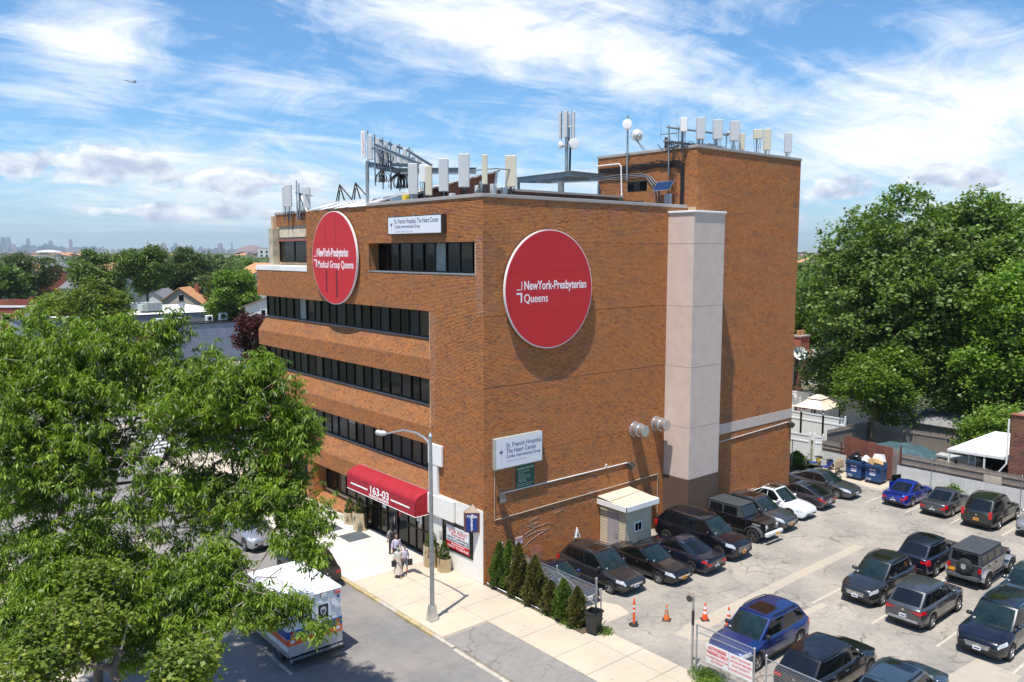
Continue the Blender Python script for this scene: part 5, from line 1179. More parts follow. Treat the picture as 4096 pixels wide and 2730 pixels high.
MB().box(-.2, -.24, 2.52, 2.5, -.2, 2.80, WHT).box(-.2, -.24, 2.52, -.16, 2.06, 2.80, WHT).box(2.46, -.2, 2.52, 2.5, 2.06, 2.84, WHT).build('fascia', t)
MB().tube([(-.1, 1.0, 2.86), (2.4, 1.1, 2.92)], .03, CABLE, 5).build('cable', t)
t = tag(MB().prism([(6.12, -.30, 1.05), (6.5, -.30, 1.05), (6.34, -.2, 1.6)], (0, .05, 0), WHV).prism([(6.24, -.31, 1.12), (6.40, -.31, 1.12), (6.34, -.27, 1.4)], (0, .008, 0), DARK).prism([(6.02, -.1, 0), (6.1, -.1, 0), (6.35, -.1, 1.4), (6.28, -.1, 1.4)], (0, .05, 0), WOODG).build('propped_board'), 'white A-shaped board leaning on the wall left of the booth', 'board')
t = tag(MB().prism([(3.05, -.5, 0), (3.75, -.4, 0), (3.75, -.05, 1.15), (3.0, -.05, 1.1)], (.0, .03, 0), M('rusty_plate', (.20, .08, .045), .9, var=.3)).build('rusty_plate'), 'rusty metal sheet propped on the wall behind the wagon', 'metal sheet')
# chain link
WIRE = M('chain_link_wire', (.50, .52, .53), .4, .7, var=.1)
def chain(par, p, q, z0, z1, pitch=.075, r=.0026, white=None, mat=WIRE):
    p = Vector((p[0], p[1], 0)); q = Vector((q[0], q[1], 0)); L_ = (q-p).length; d = (q-p)/L_; h = z1-z0; b = MB(); nrm = Vector((d.y, -d.x, 0))
    n = int((L_+h)/pitch/1.4142)
    for sg in (1, -1):
        k = -h
        while k < L_:
            a0, a1 = k, k+h; s0, s1 = max(a0, 0), min(a1, L_)
            if s1-s0 > .02:
                ha, hb = s0-a0, s1-a0
                if sg > 0: za, zb = z0+ha, z0+hb
                else: za, zb = z1-ha, z1-hb
                A_, B_ = p+d*s0+nrm*.003*sg, p+d*s1+nrm*.003*sg; A_.z, B_.z = za, zb
                b.tube([A_, B_], r, mat, 3, cap=False)
            k += pitch*1.4142
    o = b.build('wire_mesh', par, kind='stuff')
    if white:
        b = MB(); k = 0; 
        while k < L_-.06:
            A_ = p+d*k; b.prism([(A_.x, A_.y, z0), ((A_+d*.055).x, (A_+d*.055).y, z0), ((A_+d*.055).x, (A_+d*.055).y, z1-.04), (A_.x, A_.y, z1-.04)], nrm*-.008, white); k += .075
        b.build('privacy_slats', par, kind='stuff')
def fence_posts(par, pts, z, r=.035, mt=GALV):
    for x, y in pts: MB().tube([(x, y, 0), (x, y, z)], r, mt, 10).lathe([(r*1.25, z), (r*1.2, z+.04), (.005, z+.07)], mt, 10, c=(x, y, 0)).build('post', par)
f = thing('chain_link_fence', 'chain-link fence with steel posts behind the row of little evergreens', 'fence')
chain(f, (1.02, -.25), (1.02, -6.75), .08, 1.78, .085, .0032); fence_posts(f, ((1.02, -.25), (1.02, -4.25)), 1.95); fence_posts(f, ((1.02, -6.78),), 2.15, .05); fence_posts(f, ((1.12, -6.98),), 1.7, .03)
MB().tube([(1.02, -.25, 1.80), (1.02, -6.78, 1.80)], .022, GALV).build('top_rail', f); MB().tube([(1.02, -4.25, 1.72), (1.02, -6.78, .95)], .016, GALV).build('brace', f); MB().tube([(1.02, -4.25, .95), (1.02, -6.78, .95)], .016, GALV).build('mid_rail', f)
t = tag(MB().tube([(.1, -.15, .10), (.12, -4.4, .08)], .02, WHV, 6).build('edging_pipe'), 'thin white pipe edging the soil in front of the evergreens', 'pipe')
f = thing('chain_link_gate', 'chain-link gate carrying the AUTHORIZED PARKING ONLY boards', 'gate')
chain(f, (1.06, -12.25), (1.06, -14.75), .12, 1.95, .08, .0032); fence_posts(f, ((1.06, -12.2), (1.06, -14.8)), 1.98, .035)
MB().tube([(1.06, -12.2, 1.98), (1.06, -14.8, 1.98)], .024, GALV).tube([(1.06, -12.2, 1.70), (1.06, -14.8, 1.70)], .02, GALV).tube([(1.06, -12.2, .12), (1.06, -14.8, .12)], .02, GALV).build('gate_frame', f)
f = thing('chain_link_fence', 'chain-link fence continuing right of the lettered gate, at the bottom edge', 'fence')
chain(f, (1.06, -15.35), (1.06, -22), .1, 1.78, .08, .0032); fence_posts(f, ((1.06, -15.3), (1.06, -18.4), (1.06, -21.6)), 1.9); MB().tube([(1.06, -15.3, 1.80), (1.06, -22, 1.80)], .022, GALV).build('top_rail', f)
t = thing('gate_pole', 'tall thin gate pole with a dark wheel at its top', 'pole', (1.06, -12.0, 0))
MB().tube([(0, 0, 0), (0, 0, 3.05)], .045, GALV, 10).tube([(0, 0, 1.9), (0, 0, 2.5)], .055, DARK, 10).build('pole', t); MB().lathe([(.13, -.03), (.13, .03)], M('dark_wheel', (.06, .05, .04), .8), 16, c=(-.08, .14, 2.95), axis='x').build('wheel', t)
def board(label, y1, w_, lines, hdr):
    t = thing('parking_board', label, 'sign', (1.0, y1, 1.05), 0, 'red lettered parking boards on the gate')
    MB().box(-.02, -w_, -.36, 0, 0, .42, M('off_white_board', (.70, .67, .66), .6, var=.08), ch=.004).build('board', t)
    for s_, sz, z, ww in lines: text(s_, sz, RED, (-.022, -(w_-ww)/2, z), (0, -1, 0), (0, 0, 1), t, width=ww, bold=.006 if sz > .14 else 0)
board('left board on the gate reading AUTHORIZED PARKING ONLY', -12.72, 1.02, (('AUTHORIZED', .17, .22, .84), ('PARKING ONLY!', .17, .04, .96), ('NO OVERSIZE VEHICLES, SUV, VANS', .1, -.12, .98), ('SEE ATTENDANT', .1, -.26, .55)), 1)
board('right board on the gate reading PARK AT YOUR OWN RISK', -13.76, 1.02, (('PARK AT YOUR OWN RISK', .11, .26, .84), ('LANDLORD NOT RESPONSIBLE', .11, .10, .95), ('FOR ANY DAMAGES TO', .11, -.06, .75), ('YOUR VEHICLE OR ITS CONTENTS', .11, -.24, .99)), 0)
ORG = M('cone_orange', (.80, .09, .012), .5, var=.05); CWH = M('cone_white_band', (.78, .78, .76), .4)
def cone(label, x, y, h, worn=False):
    t = thing('traffic_cone', label, 'cone', (x, y, -.01), random.uniform(0, 1), 'traffic cones in the lot')
    MB().box(-.19, -.19, 0, .19, .19, .04, BLK, ch=.02).build('base', t)
    r = lambda z: .14-(.14-.028)*z/h
    MB().lathe([(r(0), .04), (r(h), h), (r(h)*.6, h+.01)], ORG if not worn else M('faded_orange', (.72, .16, .03), .7, var=.2), 20, cap=False).build('cone', t, smooth=True)
    for z0, z1, m_ in ((h*.40, h*.55, M('dirty_band', (.3, .24, .18)) if worn else CWH), (h*.66, h*.84, CWH if not worn else M('grey_band', (.4, .36, .3)))): MB().lathe([(r(z0)+.004, z0), (r(z1)+.004, z1)], m_, 20, cap=False).build('band', t, smooth=True)
cone('worn orange traffic cone with dirty bands, leftmost of three', 3.86, -8.45, .72, True); cone('clean traffic cone with two white bands, just right of the gate pole', 5.2, -9.55, .78); cone('traffic cone beside the royal blue SUV mirror', 5.35, -10.7, .95)
t = thing('delineator_post', 'slim orange delineator post with white bands on a black foot', 'post', (2.35, -7.83, -.01))
MB().lathe([(.22, 0), (.22, .04), (.1, .08), (.06, .10)], BLK, 16).build('base', t); MB().lathe([(.055, .08), (.055, 1.05), (.05, 1.1), (.02, 1.16), (.05, 1.2), (.03, 1.24)], ORG, 14).build('tube', t, smooth=True)
for z in (.62, .84): MB().lathe([(.058, z), (.058, z+.10)], CWH, 14, cap=False).build('band', t)
t = thing('wheelie_bin', 'black open wheeled bin at the end of the evergreen row', 'bin', (.45, -7.2, 0), R(10))
b = MB(); o = [(-.22, -.24), (.22, -.24), (.22, .24), (-.22, .24)]; k = 1.22; hz_ = .98
v = [(x, y, .06) for x, y in o]+[(x*k, y*k, hz_) for x, y in o]+[(x*k*.93, y*k*.93, hz_) for x, y in o]+[(x*.93, y*.93, .12) for x, y in o]
BIN = M('black_bin_plastic', (.016, .018, .018), .45)
b.add(v, [(0, 1, 2, 3)]+[(i, (i+1) % 4, 4+(i+1) % 4, 4+i) for i in range(4)]+[(4+i, 4+(i+1) % 4, 8+(i+1) % 4, 8+i) for i in range(4)]+[(8+i, 8+(i+1) % 4, 12+(i+1) % 4, 12+i) for i in range(4)]+[(12, 13, 14, 15)], BIN); b.build('body', t)
MB().box(-.31, -.33, .93, .31, -.28, .99, BIN).box(-.31, .28, .93, .31, .33, .99, BIN).box(-.31, -.33, .93, -.27, .33, .99, BIN).box(.27, -.33, .93, .31, .33, .99, BIN).build('rim', t)
MB().tube([(.33, -.2, .96), (.40, -.2, .96), (.40, .2, .96), (.33, .2, .96)], .018, BIN).build('handle', t)
for y in (-.26, .26): MB().lathe([(.11, -.03), (.11, .03)], RUB, 16, c=(.2, y, .11), axis='y').build('wheel', t)
# street lamp
t = thing('street_lamp', 'grey street lamp with a long curved arm over the kerb', 'street lamp', (-4.24, -1.66, 0))
MB().box(-.21, -.21, 0, .21, .21, .06, ALU, ch=.02).prism([(-.2, -.2, .06), (.2, -.2, .06), (.2, .2, .06), (-.2, .2, .06)], (0, 0, .01), ALU).add([(s*.2, u*.2, .06) for s, u in ((-1, -1), (1, -1), (1, 1), (-1, 1))]+[(s*.13, u*.13, .72) for s, u in ((-1, -1), (1, -1), (1, 1), (-1, 1))], [(0, 1, 5, 4), (1, 2, 6, 5), (2, 3, 7, 6), (3, 0, 4, 7), (4, 5, 6, 7)], ALU).build('base', t)
MB().tube([(0, 0, .7), (0, 0, 8.45)], [.105, .075], M('galvanised_pole', (.36, .37, .37), .5, .6, var=.2, vs=2), 12).build('pole', t, smooth=True)
MB().lathe([(.09, 8.42), (.10, 8.47), (.01, 8.62)], ALU, 12).build('finial', t)
MB().tube([(0, .05, 8.12), (0, .5, 8.32), (0, 1.2, 8.42), (0, 2.2, 8.36), (0, 3.4, 8.02), (0, 3.75, 7.93)], [.06, .055, .05, .045, .04, .04], ALU, 10).build('arm', t, smooth=True)
MB().tube([(0, 3.7, 7.95), (0, 4.0, 7.9), (0, 4.5, 7.86), (0, 4.62, 7.86)], [.07, .14, .13, .03], M('lamp_head_grey', (.55, .56, .55), .5), 12).lathe([(.05, 0), (.05, .1)], DARK, 10, c=(0, 4.15, 8.02)).build('lamp_head', t, smooth=True)
MB().box(-.06, -.16, 2.75, .06, -.08, 3.1, GALV, ch=.01).tube([(0, 0, 2.7), (0, 0, 2.75)], .12, GALV).build('junction_box', t)
# planters
PLS = M('planter_steel', (.50, .43, .31), .22, .95, var=.12)
def arbor(par, h, r, seed, mat, n=1500, z0=0., droop=.6, sz=.07):
    q = np.random.default_rng(seed); t_ = q.random(n)**1.1; z = z0+t_*h*.97
    prof = r*1.12*np.minimum(1, (t_+.04)/.14)**.5*(1-t_**1.5)**.72; a = q.random(n)*2*math.pi
    lob = 1+.22*np.sin(a*3+t_*9+seed)+.18*np.sin(a*5-t_*14)
    rr_ = prof*lob*(.6+.45*q.random(n)**.4)
    c_ = np.stack([np.cos(a)*rr_, np.sin(a)*rr_, z], 1); d = np.stack([np.cos(a)*.6, np.sin(a)*.6, .55+.6*q.random(n)], 1)+q.normal(0, .35, (n, 3)); d /= np.linalg.norm(d, axis=1)[:, None]
    s_ = np.cross(d, q.normal(0, 1, (n, 3))); s_ /= np.linalg.norm(s_, axis=1)[:, None]; L_ = sz*(1+q.random(n))[:, None]
    V = np.stack([c_-d*L_*.5, c_+s_*L_*.34, c_+d*L_*.6, c_-s_*L_*.34], 1).reshape(-1, 3); F = np.arange(4*n).reshape(-1, 4)
    return mesh_np('foliage', V, F, mat, par, 'stuff')
def planter(label, x, y, r, h, rot, plant=True):
    t = thing('planter', label, 'planter', (x, y, 0), rot, 'steel oval planters by the entrance')
    prof = []; n = 26; b = MB(); ring = lambda k, z: [((r*k+.0)*math.cos(2*math.pi*i/n)*1.25, r*k*math.sin(2*math.pi*i/n), z) for i in range(n)]
    v = ring(1, 0)+ring(1, h*.25)+ring(1.02, h*.26)+ring(1.02, h)+ring(.96, h)+ring(.94, h-.1); 
    b.add(v, [(j*n+i, j*n+(i+1) % n, (j+1)*n+(i+1) % n, (j+1)*n+i) for j in range(5) for i in range(n)], PLS); b.build('tub', t, smooth=True)
    MB().add(ring(.95, h-.09), [tuple(range(n))], G_SOIL).build('soil', t)
    if plant: e = thing('potted_evergreen', 'small evergreen growing in '+label[4:] if label.startswith('the ') else 'small evergreen in the '+label, 'plant', (x, y, h-.1), 0, 'small evergreens in the planters'); MB().tube([(0, 0, 0), (0, 0, .5)], .02, BARK, 6).build('trunk', e); arbor(e, .95, .26, int(x*100+y*10) % 97, L_ARB, 700, .02, sz=.055)
planter('low steel planter nearest the shop window', -.45, 2.75, .34, .72, 1.5708); planter('tall steel planter behind the lamp pole', -.55, 3.75, .40, 1.15, 1.5708)
planter('tall steel planter left of the glass doors', -.55, 11.25, .42, 1.1, 1.5708); planter('low steel planter, farthest left of the glass doors', -.5, 12.6, .34, .75, 1.5708)
# little evergreens along the fence
for i, (y, x, h, r, m_, lb) in enumerate(((-.75, .42, 2.3, .42, L_ARB, 'green evergreen against the building corner, with a second tip behind'), (-1.25, .62, 2.5, .38, L_ARB, 'bushy green evergreen, second from the building corner'), (-2.2, .42, 2.65, .46, L_ARBB, 'tallest evergreen with a browned lower half, third from the corner'), (-3.4, .42, 2.4, .50, L_ARBB, 'evergreen with a brown middle, fourth from the corner'), (-4.5, .38, 1.5, .40, L_ARBB, 'shortest evergreen, brown at the top'), (-5.35, .40, 1.85, .46, L_ARB, 'bright green evergreen, second from the bin'), (-6.2, .42, 1.75, .42, L_ARBB, 'brownish evergreen right beside the black bin'))):
    t = thing('evergreen_shrub', lb, 'shrub', (x, y, 0), 0, 'little evergreens along the fence'); MB().tube([(0, 0, 0), (0, 0, h*.7)], [.035, .012], BARK, 6).build('trunk', t); arbor(t, h, r, 3+i, m_, 5200, .06, sz=.075)
def weeds(name, label, c, sx, sy, h, n, seed, mat, cat='weeds', group=None, ls=.06):
    q = np.random.default_rng(seed); a = q.normal(0, .42, (n, 2)); a = a[np.linalg.norm(a, axis=1) < 1]; n = len(a)
    zz = q.random(n)*h*(1-.7*np.linalg.norm(a, axis=1)); c_ = np.stack([a[:, 0]*sx, a[:, 1]*sy, zz+.01], 1)
    d = q.normal(0, 1, (n, 3)); d[:, 2] = np.abs(d[:, 2])*.7; d /= np.linalg.norm(d, axis=1)[:, None]; s_ = np.cross(d, q.normal(0, 1, (n, 3))); s_ /= np.linalg.norm(s_, axis=1)[:, None]; L_ = ls*(.6+q.random(n))[:, None]
    V = np.stack([c_-d*L_*.5, c_+s_*L_*.4, c_+d*L_*.6, c_-s_*L_*.4], 1).reshape(-1, 3)
    o = mesh_np(name, V, np.arange(4*n).reshape(-1, 4), mat, None, 'stuff'); o.location = c; return tag(o, label, cat, group)
for i, (x, y, sx, sy, h, n) in enumerate(((.3, -4.6, .5, .7, .22, 500), (.15, -6.0, .4, .7, .2, 400), (.85, -7.5, .45, .5, .25, 500), (1.0, -12.9, .6, 1.0, .5, 2200), (.5, -13.4, .5, .9, .4, 1500), (.2, -2.6, .3, 1.2, .12, 250))):
    weeds('weeds', ('low weeds between the evergreens and the pavement', 'weeds by the last evergreen', 'weeds around the bin wheels', 'bright weeds growing through the gate foot', 'bright weeds on the pavement side of the gate', 'thin weeds under the first evergreens')[i], (x, y, 0), sx, sy, h, n, 40+i, L_LITE, group='weeds along the fences')
# ---------------------------------------------------------------- yard behind the lot
def pickets(label, p, q, z0, z1, mat, w_=.105, gap=.012, group='weathered picket fences behind the lot', pointed=True, posts=True, seed=0, cap_=300):
    r = random.Random(seed); f = thing('picket_fence', label, 'fence', (0, 0, 0), 0, group); p = Vector((*p, 0)); q = Vector((*q, 0)); L_ = (q-p).length; d = (q-p)/L_; nr = Vector((d.y, -d.x, 0))
    me = []
    for v in range(4):
        hh = z1-z0+(-.04, 0, .03, -.015)[v]; b = MB(); pk = [(0, 0, 0), (w_, 0, 0), (w_, 0, hh-.10)]+([(w_*.5, 0, hh)] if pointed else [(w_*.5, 0, hh-.1)])+[(0, 0, hh-.10)]
        b.prism(pk, (0, .02, 0), mat); o = b.build('picket'); me.append(o.data); bpy.data.objects.remove(o)
    k = 0; n = 0
    while k < L_ and n < cap_:
        a = p+d*k; o = link('picket', me[r.randrange(4)], f, (a.x, a.y, z0)); o.rotation_euler = (0, r.uniform(-.01, .01), math.atan2(d.y, d.x)); k += w_+gap*r.uniform(.6, 2.2); n += 1
    for z in (z0+.35, z1-.35): MB().prism([p+nr*.0+Vector((0, 0, z)), p+nr*.05+Vector((0, 0, z)), p+nr*.05+Vector((0, 0, z+.09)), p+Vector((0, 0, z+.09))], q-p, mat).build('rail', f)
    return f
pickets('long weathered picket fence behind the white slatted fence, up to the brick house', (34.35, -5.0), (34.35, -13.6), 1.0, 2.15, WOODG, seed=1)
pickets('low dark picket fence behind the motor scooters', (34.5, 1.2), (34.5, -1.6), 1.0, 2.0, WOODG, seed=2)
pickets('tall weathered board fence slanting back from the white gate to the leaning pole', (36.1, 1.7), (42.4, 1.1), .4, 2.5, WOODG, seed=3)
pickets('tall weathered picket fence across the back of the yard', (41.6, .6), (42.2, -8.0), .3, 2.4, WOODG, seed=4)
pickets('farthest dark picket fence under the trees', (46.5, -6.5), (47.0, -15), .3, 2.4, WOODG, seed=5)
f = thing('white_slatted_fence', 'low white slatted chain-link fence along the back of the lot', 'fence')
chain(f, (33.9, -4.9), (33.9, -24), .05, 1.35, .11, .004, WHV); chain(f, (33.95, 1.1), (33.95, -1.1), .05, 1.3, .11, .004, WHV)
fence_posts(f, [(33.88, y) for y in (-4.9, -7.3, -12.9)], 2.2, .03)
BLD = M('bleached_board', (.5, .42, .34), .9, var=.2)
t = tag(MB().box(34.25, -11.6, 1.25, 34.3, -10.5, 1.75, BLD).build('nailed_board'), 'bleached board nailed to the picket fence near the brick house', 'board')
# rusty sheet screen
t = thing('rusty_sheet_screen', 'tall rusty brown sheet metal screen behind the dumpsters', 'fence')
RST = [M('rust_sheet_a', (.17, .060, .042), .85, var=.3, vs=1.2), M('rust_sheet_b', (.21, .075, .05), .85, var=.3, vs=1.6), M('rust_sheet_grey', (.24, .19, .17), .85, var=.3, vs=1.)]
for i in range(7):
    y0 = -.75-.62*i; MB().box(34.12+.01*(i % 2), y0-.63, .1, 34.15+.01*(i % 2), y0, 2.72-.06*i+.05*(i % 2), RST[2] if i == 6 else RST[i % 2]).build('metal_sheet', t)
for y in (-.6, -5.05): MB().box(34.0, y-.05, 0, 34.1, y+.05, 2.7 if y < -1 else 2.2, M('rusty_angle_post', (.12, .035, .025), .8)).build('post', t)
def vinyl(label, pts, z0, h, n_each, group='white vinyl fences'):
    f = thing('vinyl_fence', label, 'fence', (0, 0, 0), 0, group)
    for (p, q), n in zip(zip(pts, pts[1:]), n_each):
        p, q = Vector((*p, 0)), Vector((*q, 0))
        for i in range(n):
            a = p+(q-p)*i/n; e = p+(q-p)*(i+1)/n; d = (e-a).normalized(); nr = Vector((d.y, -d.x, 0))
            MB().prism([a+Vector((0, 0, z0)), e+Vector((0, 0, z0)), e+Vector((0, 0, z0+h)), a+Vector((0, 0, z0+h))], nr*-.03, WHV).build('panel', f)
            for z in (z0+.05, z0+h*.72, z0+h-.09): MB().prism([a+Vector((0, 0, z))+nr*.03, e+Vector((0, 0, z))+nr*.03, e+Vector((0, 0, z+.11))+nr*.03, a+Vector((0, 0, z+.11))+nr*.03], nr*-.08, WHV).build('rail', f)
        for i in range(n+1):
            a = p+(q-p)*i/n; MB().box(a.x-.07, a.y-.07, z0-.3, a.x+.07, a.y+.07, z0+h+.05, WHV).lathe([(.09, z0+h+.05), (.09, z0+h+.08), (.03, z0+h+.10), (.07, z0+h+.17), (.01, z0+h+.25)], WHV, 8, c=(a.x, a.y, 0)).build('post', f)
    return f
vinyl('white vinyl fence low beside the building corner, behind the weeds', [(34.2, 6.5), (34.6, 2.3)], 0, 2.15, (2,)); vinyl('white vinyl gate panel behind the motor scooters', [(34.75, 2.0), (34.95, 1.4)], 0, 2.1, (1,))
vinyl('white vinyl fence in front of the gazebo', [(38.6, 8.6), (38.7, 5.5), (38.7, 3.5), (38.7, 1.6)], .7, 2.3, (1, 1, 1))
vinyl('shaded white vinyl fence behind the gazebo', [(47.5, 15), (48, 9.5), (48.5, 4.0), (49, -1.2)], .6, 2.4, (2, 2, 2))
vinyl('farthest vinyl fence in the shade of the trees', [(55.5, 15), (56, 12), (55.6, 8)], .6, 2.4, (1, 2))
struct(MB().box(38.8, 1.5, .0, 49, 15, .7, G_CONCO).build('raised_terrace'))
# gazebo
t = thing('gazebo', 'cream cloth gazebo with curved two tier roof and dark posts', 'gazebo', (43.3, 6.6, .7), R(4))
GZ = M('cream_canopy_cloth', (.72, .62, .50), .8, var=.06)
def hipr(b, w0, w1, z0, z1, n=5):
    rg = []
    for i in range(n+1):
        k = i/n; w_ = w0+(w1-w0)*k; z = z0+(z1-z0)*(k**1.6); rg.append([(-w_, -w_*.8, z), (w_, -w_*.8, z), (w_, w_*.8, z), (-w_, w_*.8, z)])
    v = [p for r_ in rg for p in r_]; b.add(v, [(4*j+i, 4*j+(i+1) % 4, 4*j+4+(i+1) % 4, 4*j+4+i) for j in range(n) for i in range(4)]+[tuple(range(4*n, 4*n+4))], GZ)
b = MB(); hipr(b, 1.9, .8, 2.15, 2.75); o = b.build('canopy', t); b = MB(); hipr(b, .85, .3, 2.85, 3.1); b.build('canopy_top', t)
for x, y in ((-1.6, -1.3), (1.6, -1.3), (1.6, 1.3), (-1.6, 1.3)): MB().box(x-.05, y-.05, 0, x+.05, y+.05, 2.2, DARK).build('post', t)
b = MB()
for i in range(24): b.box(-1.6+.135*i, 1.28, 1.55, -1.53+.135*i, 1.30, 2.15, M('pink_curtain', (.50, .22, .24), .9))
b.build('curtain', t, kind='stuff')
t = thing('patio_table', 'dark patio table under the gazebo', 'table', (43.3, 6.2, .7)); MB().lathe([(.6, .7), (.6, .73)], DARK, 20).build('table_top', t); MB().tube([(0, 0, 0), (0, 0, .7)], .04, DARK).build('leg', t)
for i, (x, y) in enumerate(((42.2, 7.4), (42.5, 5.2))):
    t = thing('patio_chair', ('dark', 'tan')[i]+' patio chair beside the gazebo table', 'chair', (x, y, .7), 0, 'patio chairs'); m_ = (DARK, SID)[i]
    MB().box(-.25, -.25, .4, .25, .25, .45, m_).build('seat', t); MB().box(-.25, .22, .45, .25, .27, 1.05, m_).build('backrest', t)
    for a in (-.22, .22):
        for c_ in (-.22, .22): MB().box(a-.02, c_-.02, 0, a+.02, c_+.02, .4, m_).build('leg', t)
# leaning utility pole
t = thing('utility_pole', 'leaning wooden utility pole with a grey box, at the fence bend', 'utility pole', (41.6, .9, 0)); WP = M('pole_wood', (.20, .14, .09), .95, var=.3, vs=4)
MB().tube([(0, 0, 0), (.35, -.3, 6.4)], [.2, .15], WP, 10).build('pole', t, smooth=True); MB().box(.2, -.62, 4.2, .45, -.35, 5.1, WHV, ch=.03).build('meter_box', t)
MB().tube([(.3, -.3, 5.5), (.5, -.5, 3.6), (1.2, -.4, 2.2)], .02, CABLE, 5).build('cable', t)
# dumpsters
DB = M('dumpster_blue', (.012, .06, .17), .5, var=.15)
def dumpster(label, x, y, bags):
    t = thing('dumpster', label, 'dumpster', (x, y, 0), 0, 'blue rolling dumpsters')
    b = MB(); b.prism([(0, 0, .18), (0, 0, 1.15), (-.12, 0, 1.35), (-.12, 0, 1.35), (1.0, 0, 1.45), (1.0, 0, .3), (.8, 0, .18)], (0, -1.1, 0), DB); b.build('body', t)
    MB().box(-.16, -1.14, 1.30, -.1, .04, 1.38, DB).box(-.12, -1.16, 1.1, .98, -1.10, 1.2, DB).box(-.12, .0, 1.1, .98, .06, 1.2, DB).build('rim', t)
    MB().box(-.01, -.82, .62, -.004, -.28, 1.12, M('dumpster_label_blue', (.02, .07, .30), .5)).build('label_plate', t)
    MB().box(-.012, -.75, .62, -.006, -.35, .72, WHT).build('label_strip', t)
    text('ROYAL', .16, LIT, (-.014, -.33, .96), (0, -1, 0), (0, 0, 1), t, width=.44, bold=.005); text('WASTE SERVICES', .05, RED, (-.014, -.35, .88), (0, -1, 0), (0, 0, 1), t, width=.4); text('718-786-6422', .06, LIT, (-.014, -.35, .79), (0, -1, 0), (0, 0, 1), t, width=.4)
    text('2YD', .2, LIT, (-.004, -.08, .24), (0, -1, 0), (0, 0, 1), t, width=.36)
    for a in (.08, .8):
        for c_ in (-.1, -1.0): MB().lathe([(.09, -.03), (.09, .03)], RUB, 12, c=(a, c_, .09), axis='y').build('caster', t)
dumpster('blue rolling dumpster heaped with black rubbish bags', 32.35, -1.95, 1); dumpster('blue rolling dumpster full of cardboard and a white sheet, beside the blue car', 32.35, -3.35, 2)
def lump(name, label, cat, loc, s, mat, seed, group=None, n=2):
    b = bmesh.new(); bmesh.ops.create_icosphere(b, subdivisions=3, radius=1.); q = random.Random(seed); ph = [q.uniform(0, 6) for _ in range(6)]
    for v in b.verts:
        k = 1+.18*math.sin(v.co.x*3+ph[0])*math.cos(v.co.y*4+ph[1])+.12*math.sin(v.co.z*6+v.co.x*5+ph[2])+q.uniform(-.05, .05)
        v.co = Vector((v.co.x*s[0]*k, v.co.y*s[1]*k, max(v.co.z*s[2]*k, -s[2]*.6)))
    me = bpy.data.meshes.new(name); b.to_mesh(me); b.free(); me.materials.append(mat); o = link(name, me, None, loc); return tag(o, label, cat, group)
BAG = M('black_bin_bag', (.012, .012, .013), .25, var=.1, bump=.8, bs=9)
for i, (y, s) in enumerate(((-2.2, (.38, .34, .3)), (-2.65, (.4, .35, .33)), (-2.45, (.3, .3, .25)))): lump('rubbish_bag', ('left black rubbish bag in the first dumpster', 'right black rubbish bag in the first dumpster', 'black rubbish bag on top of the other two')[i], 'rubbish bag', (32.85, y, 1.45+.25*(i == 2)), s, BAG, i, 'black rubbish bags')
lump('rubbish_bag', 'white rubbish bag between the two dumpsters', 'rubbish bag', (32.8, -3.15, 1.55), (.3, .32, .25), WHV, 8)
CDB = M('cardboard', (.45, .27, .13), .85)
for i, (y, z, r_) in enumerate(((-3.8, 1.5, .3), (-4.1, 1.45, -.4))):
    o = MB().box(-.25, -.3, -.2, .25, .3, .2, CDB).build('cardboard_box'); o.location = (32.7, y, z); o.rotation_euler = (.3, r_, .4*i); tag(o, ('left', 'right')[i]+' cardboard box sticking out of the second dumpster', 'box', 'cardboard boxes in the dumpster')
o = MB().prism([(0, -.4, 0), (0, .4, 0), (.1, .3, .45), (.1, -.2, .5)], (.5, 0, -.1), WHV).build('white_sheet'); o.location = (32.9, -3.95, 1.6); tag(o, 'crumpled white sheet on top of the second dumpster', 'sheet')
# office chairs, scooters
for i, (x, y, r_) in enumerate(((32.6, -1.0, 2.6), (33.3, -.9, 2.2))):
    t = thing('office_chair', ('tan office chair nearest the dumpsters', 'second tan office chair turned away behind it')[i], 'office chair', (x, y, 0), r_, 'discarded tan office chairs'); TAN = M('tan_fabric', (.42, .31, .19), .9)
    MB().box(-.25, -.25, .45, .25, .25, .54, TAN, ch=.04).build('seat', t); MB().box(-.24, .2, .62, .24, .29, 1.15, TAN, ch=.05).build('backrest', t); MB().tube([(0, 0, .1), (0, 0, .45)], .03, BLK).build('stem', t)
    for k in range(5): a = 2*math.pi*k/5; MB().tube([(0, 0, .12), (.28*math.cos(a), .28*math.sin(a), .07)], .02, BLK, 6).build('leg', t)
    for sx in (-.28, .28): MB().tube([(sx*.9, .1, .5), (sx, 0, .72), (sx, -.15, .72)], .02, BLK, 6).build('armrest', t)
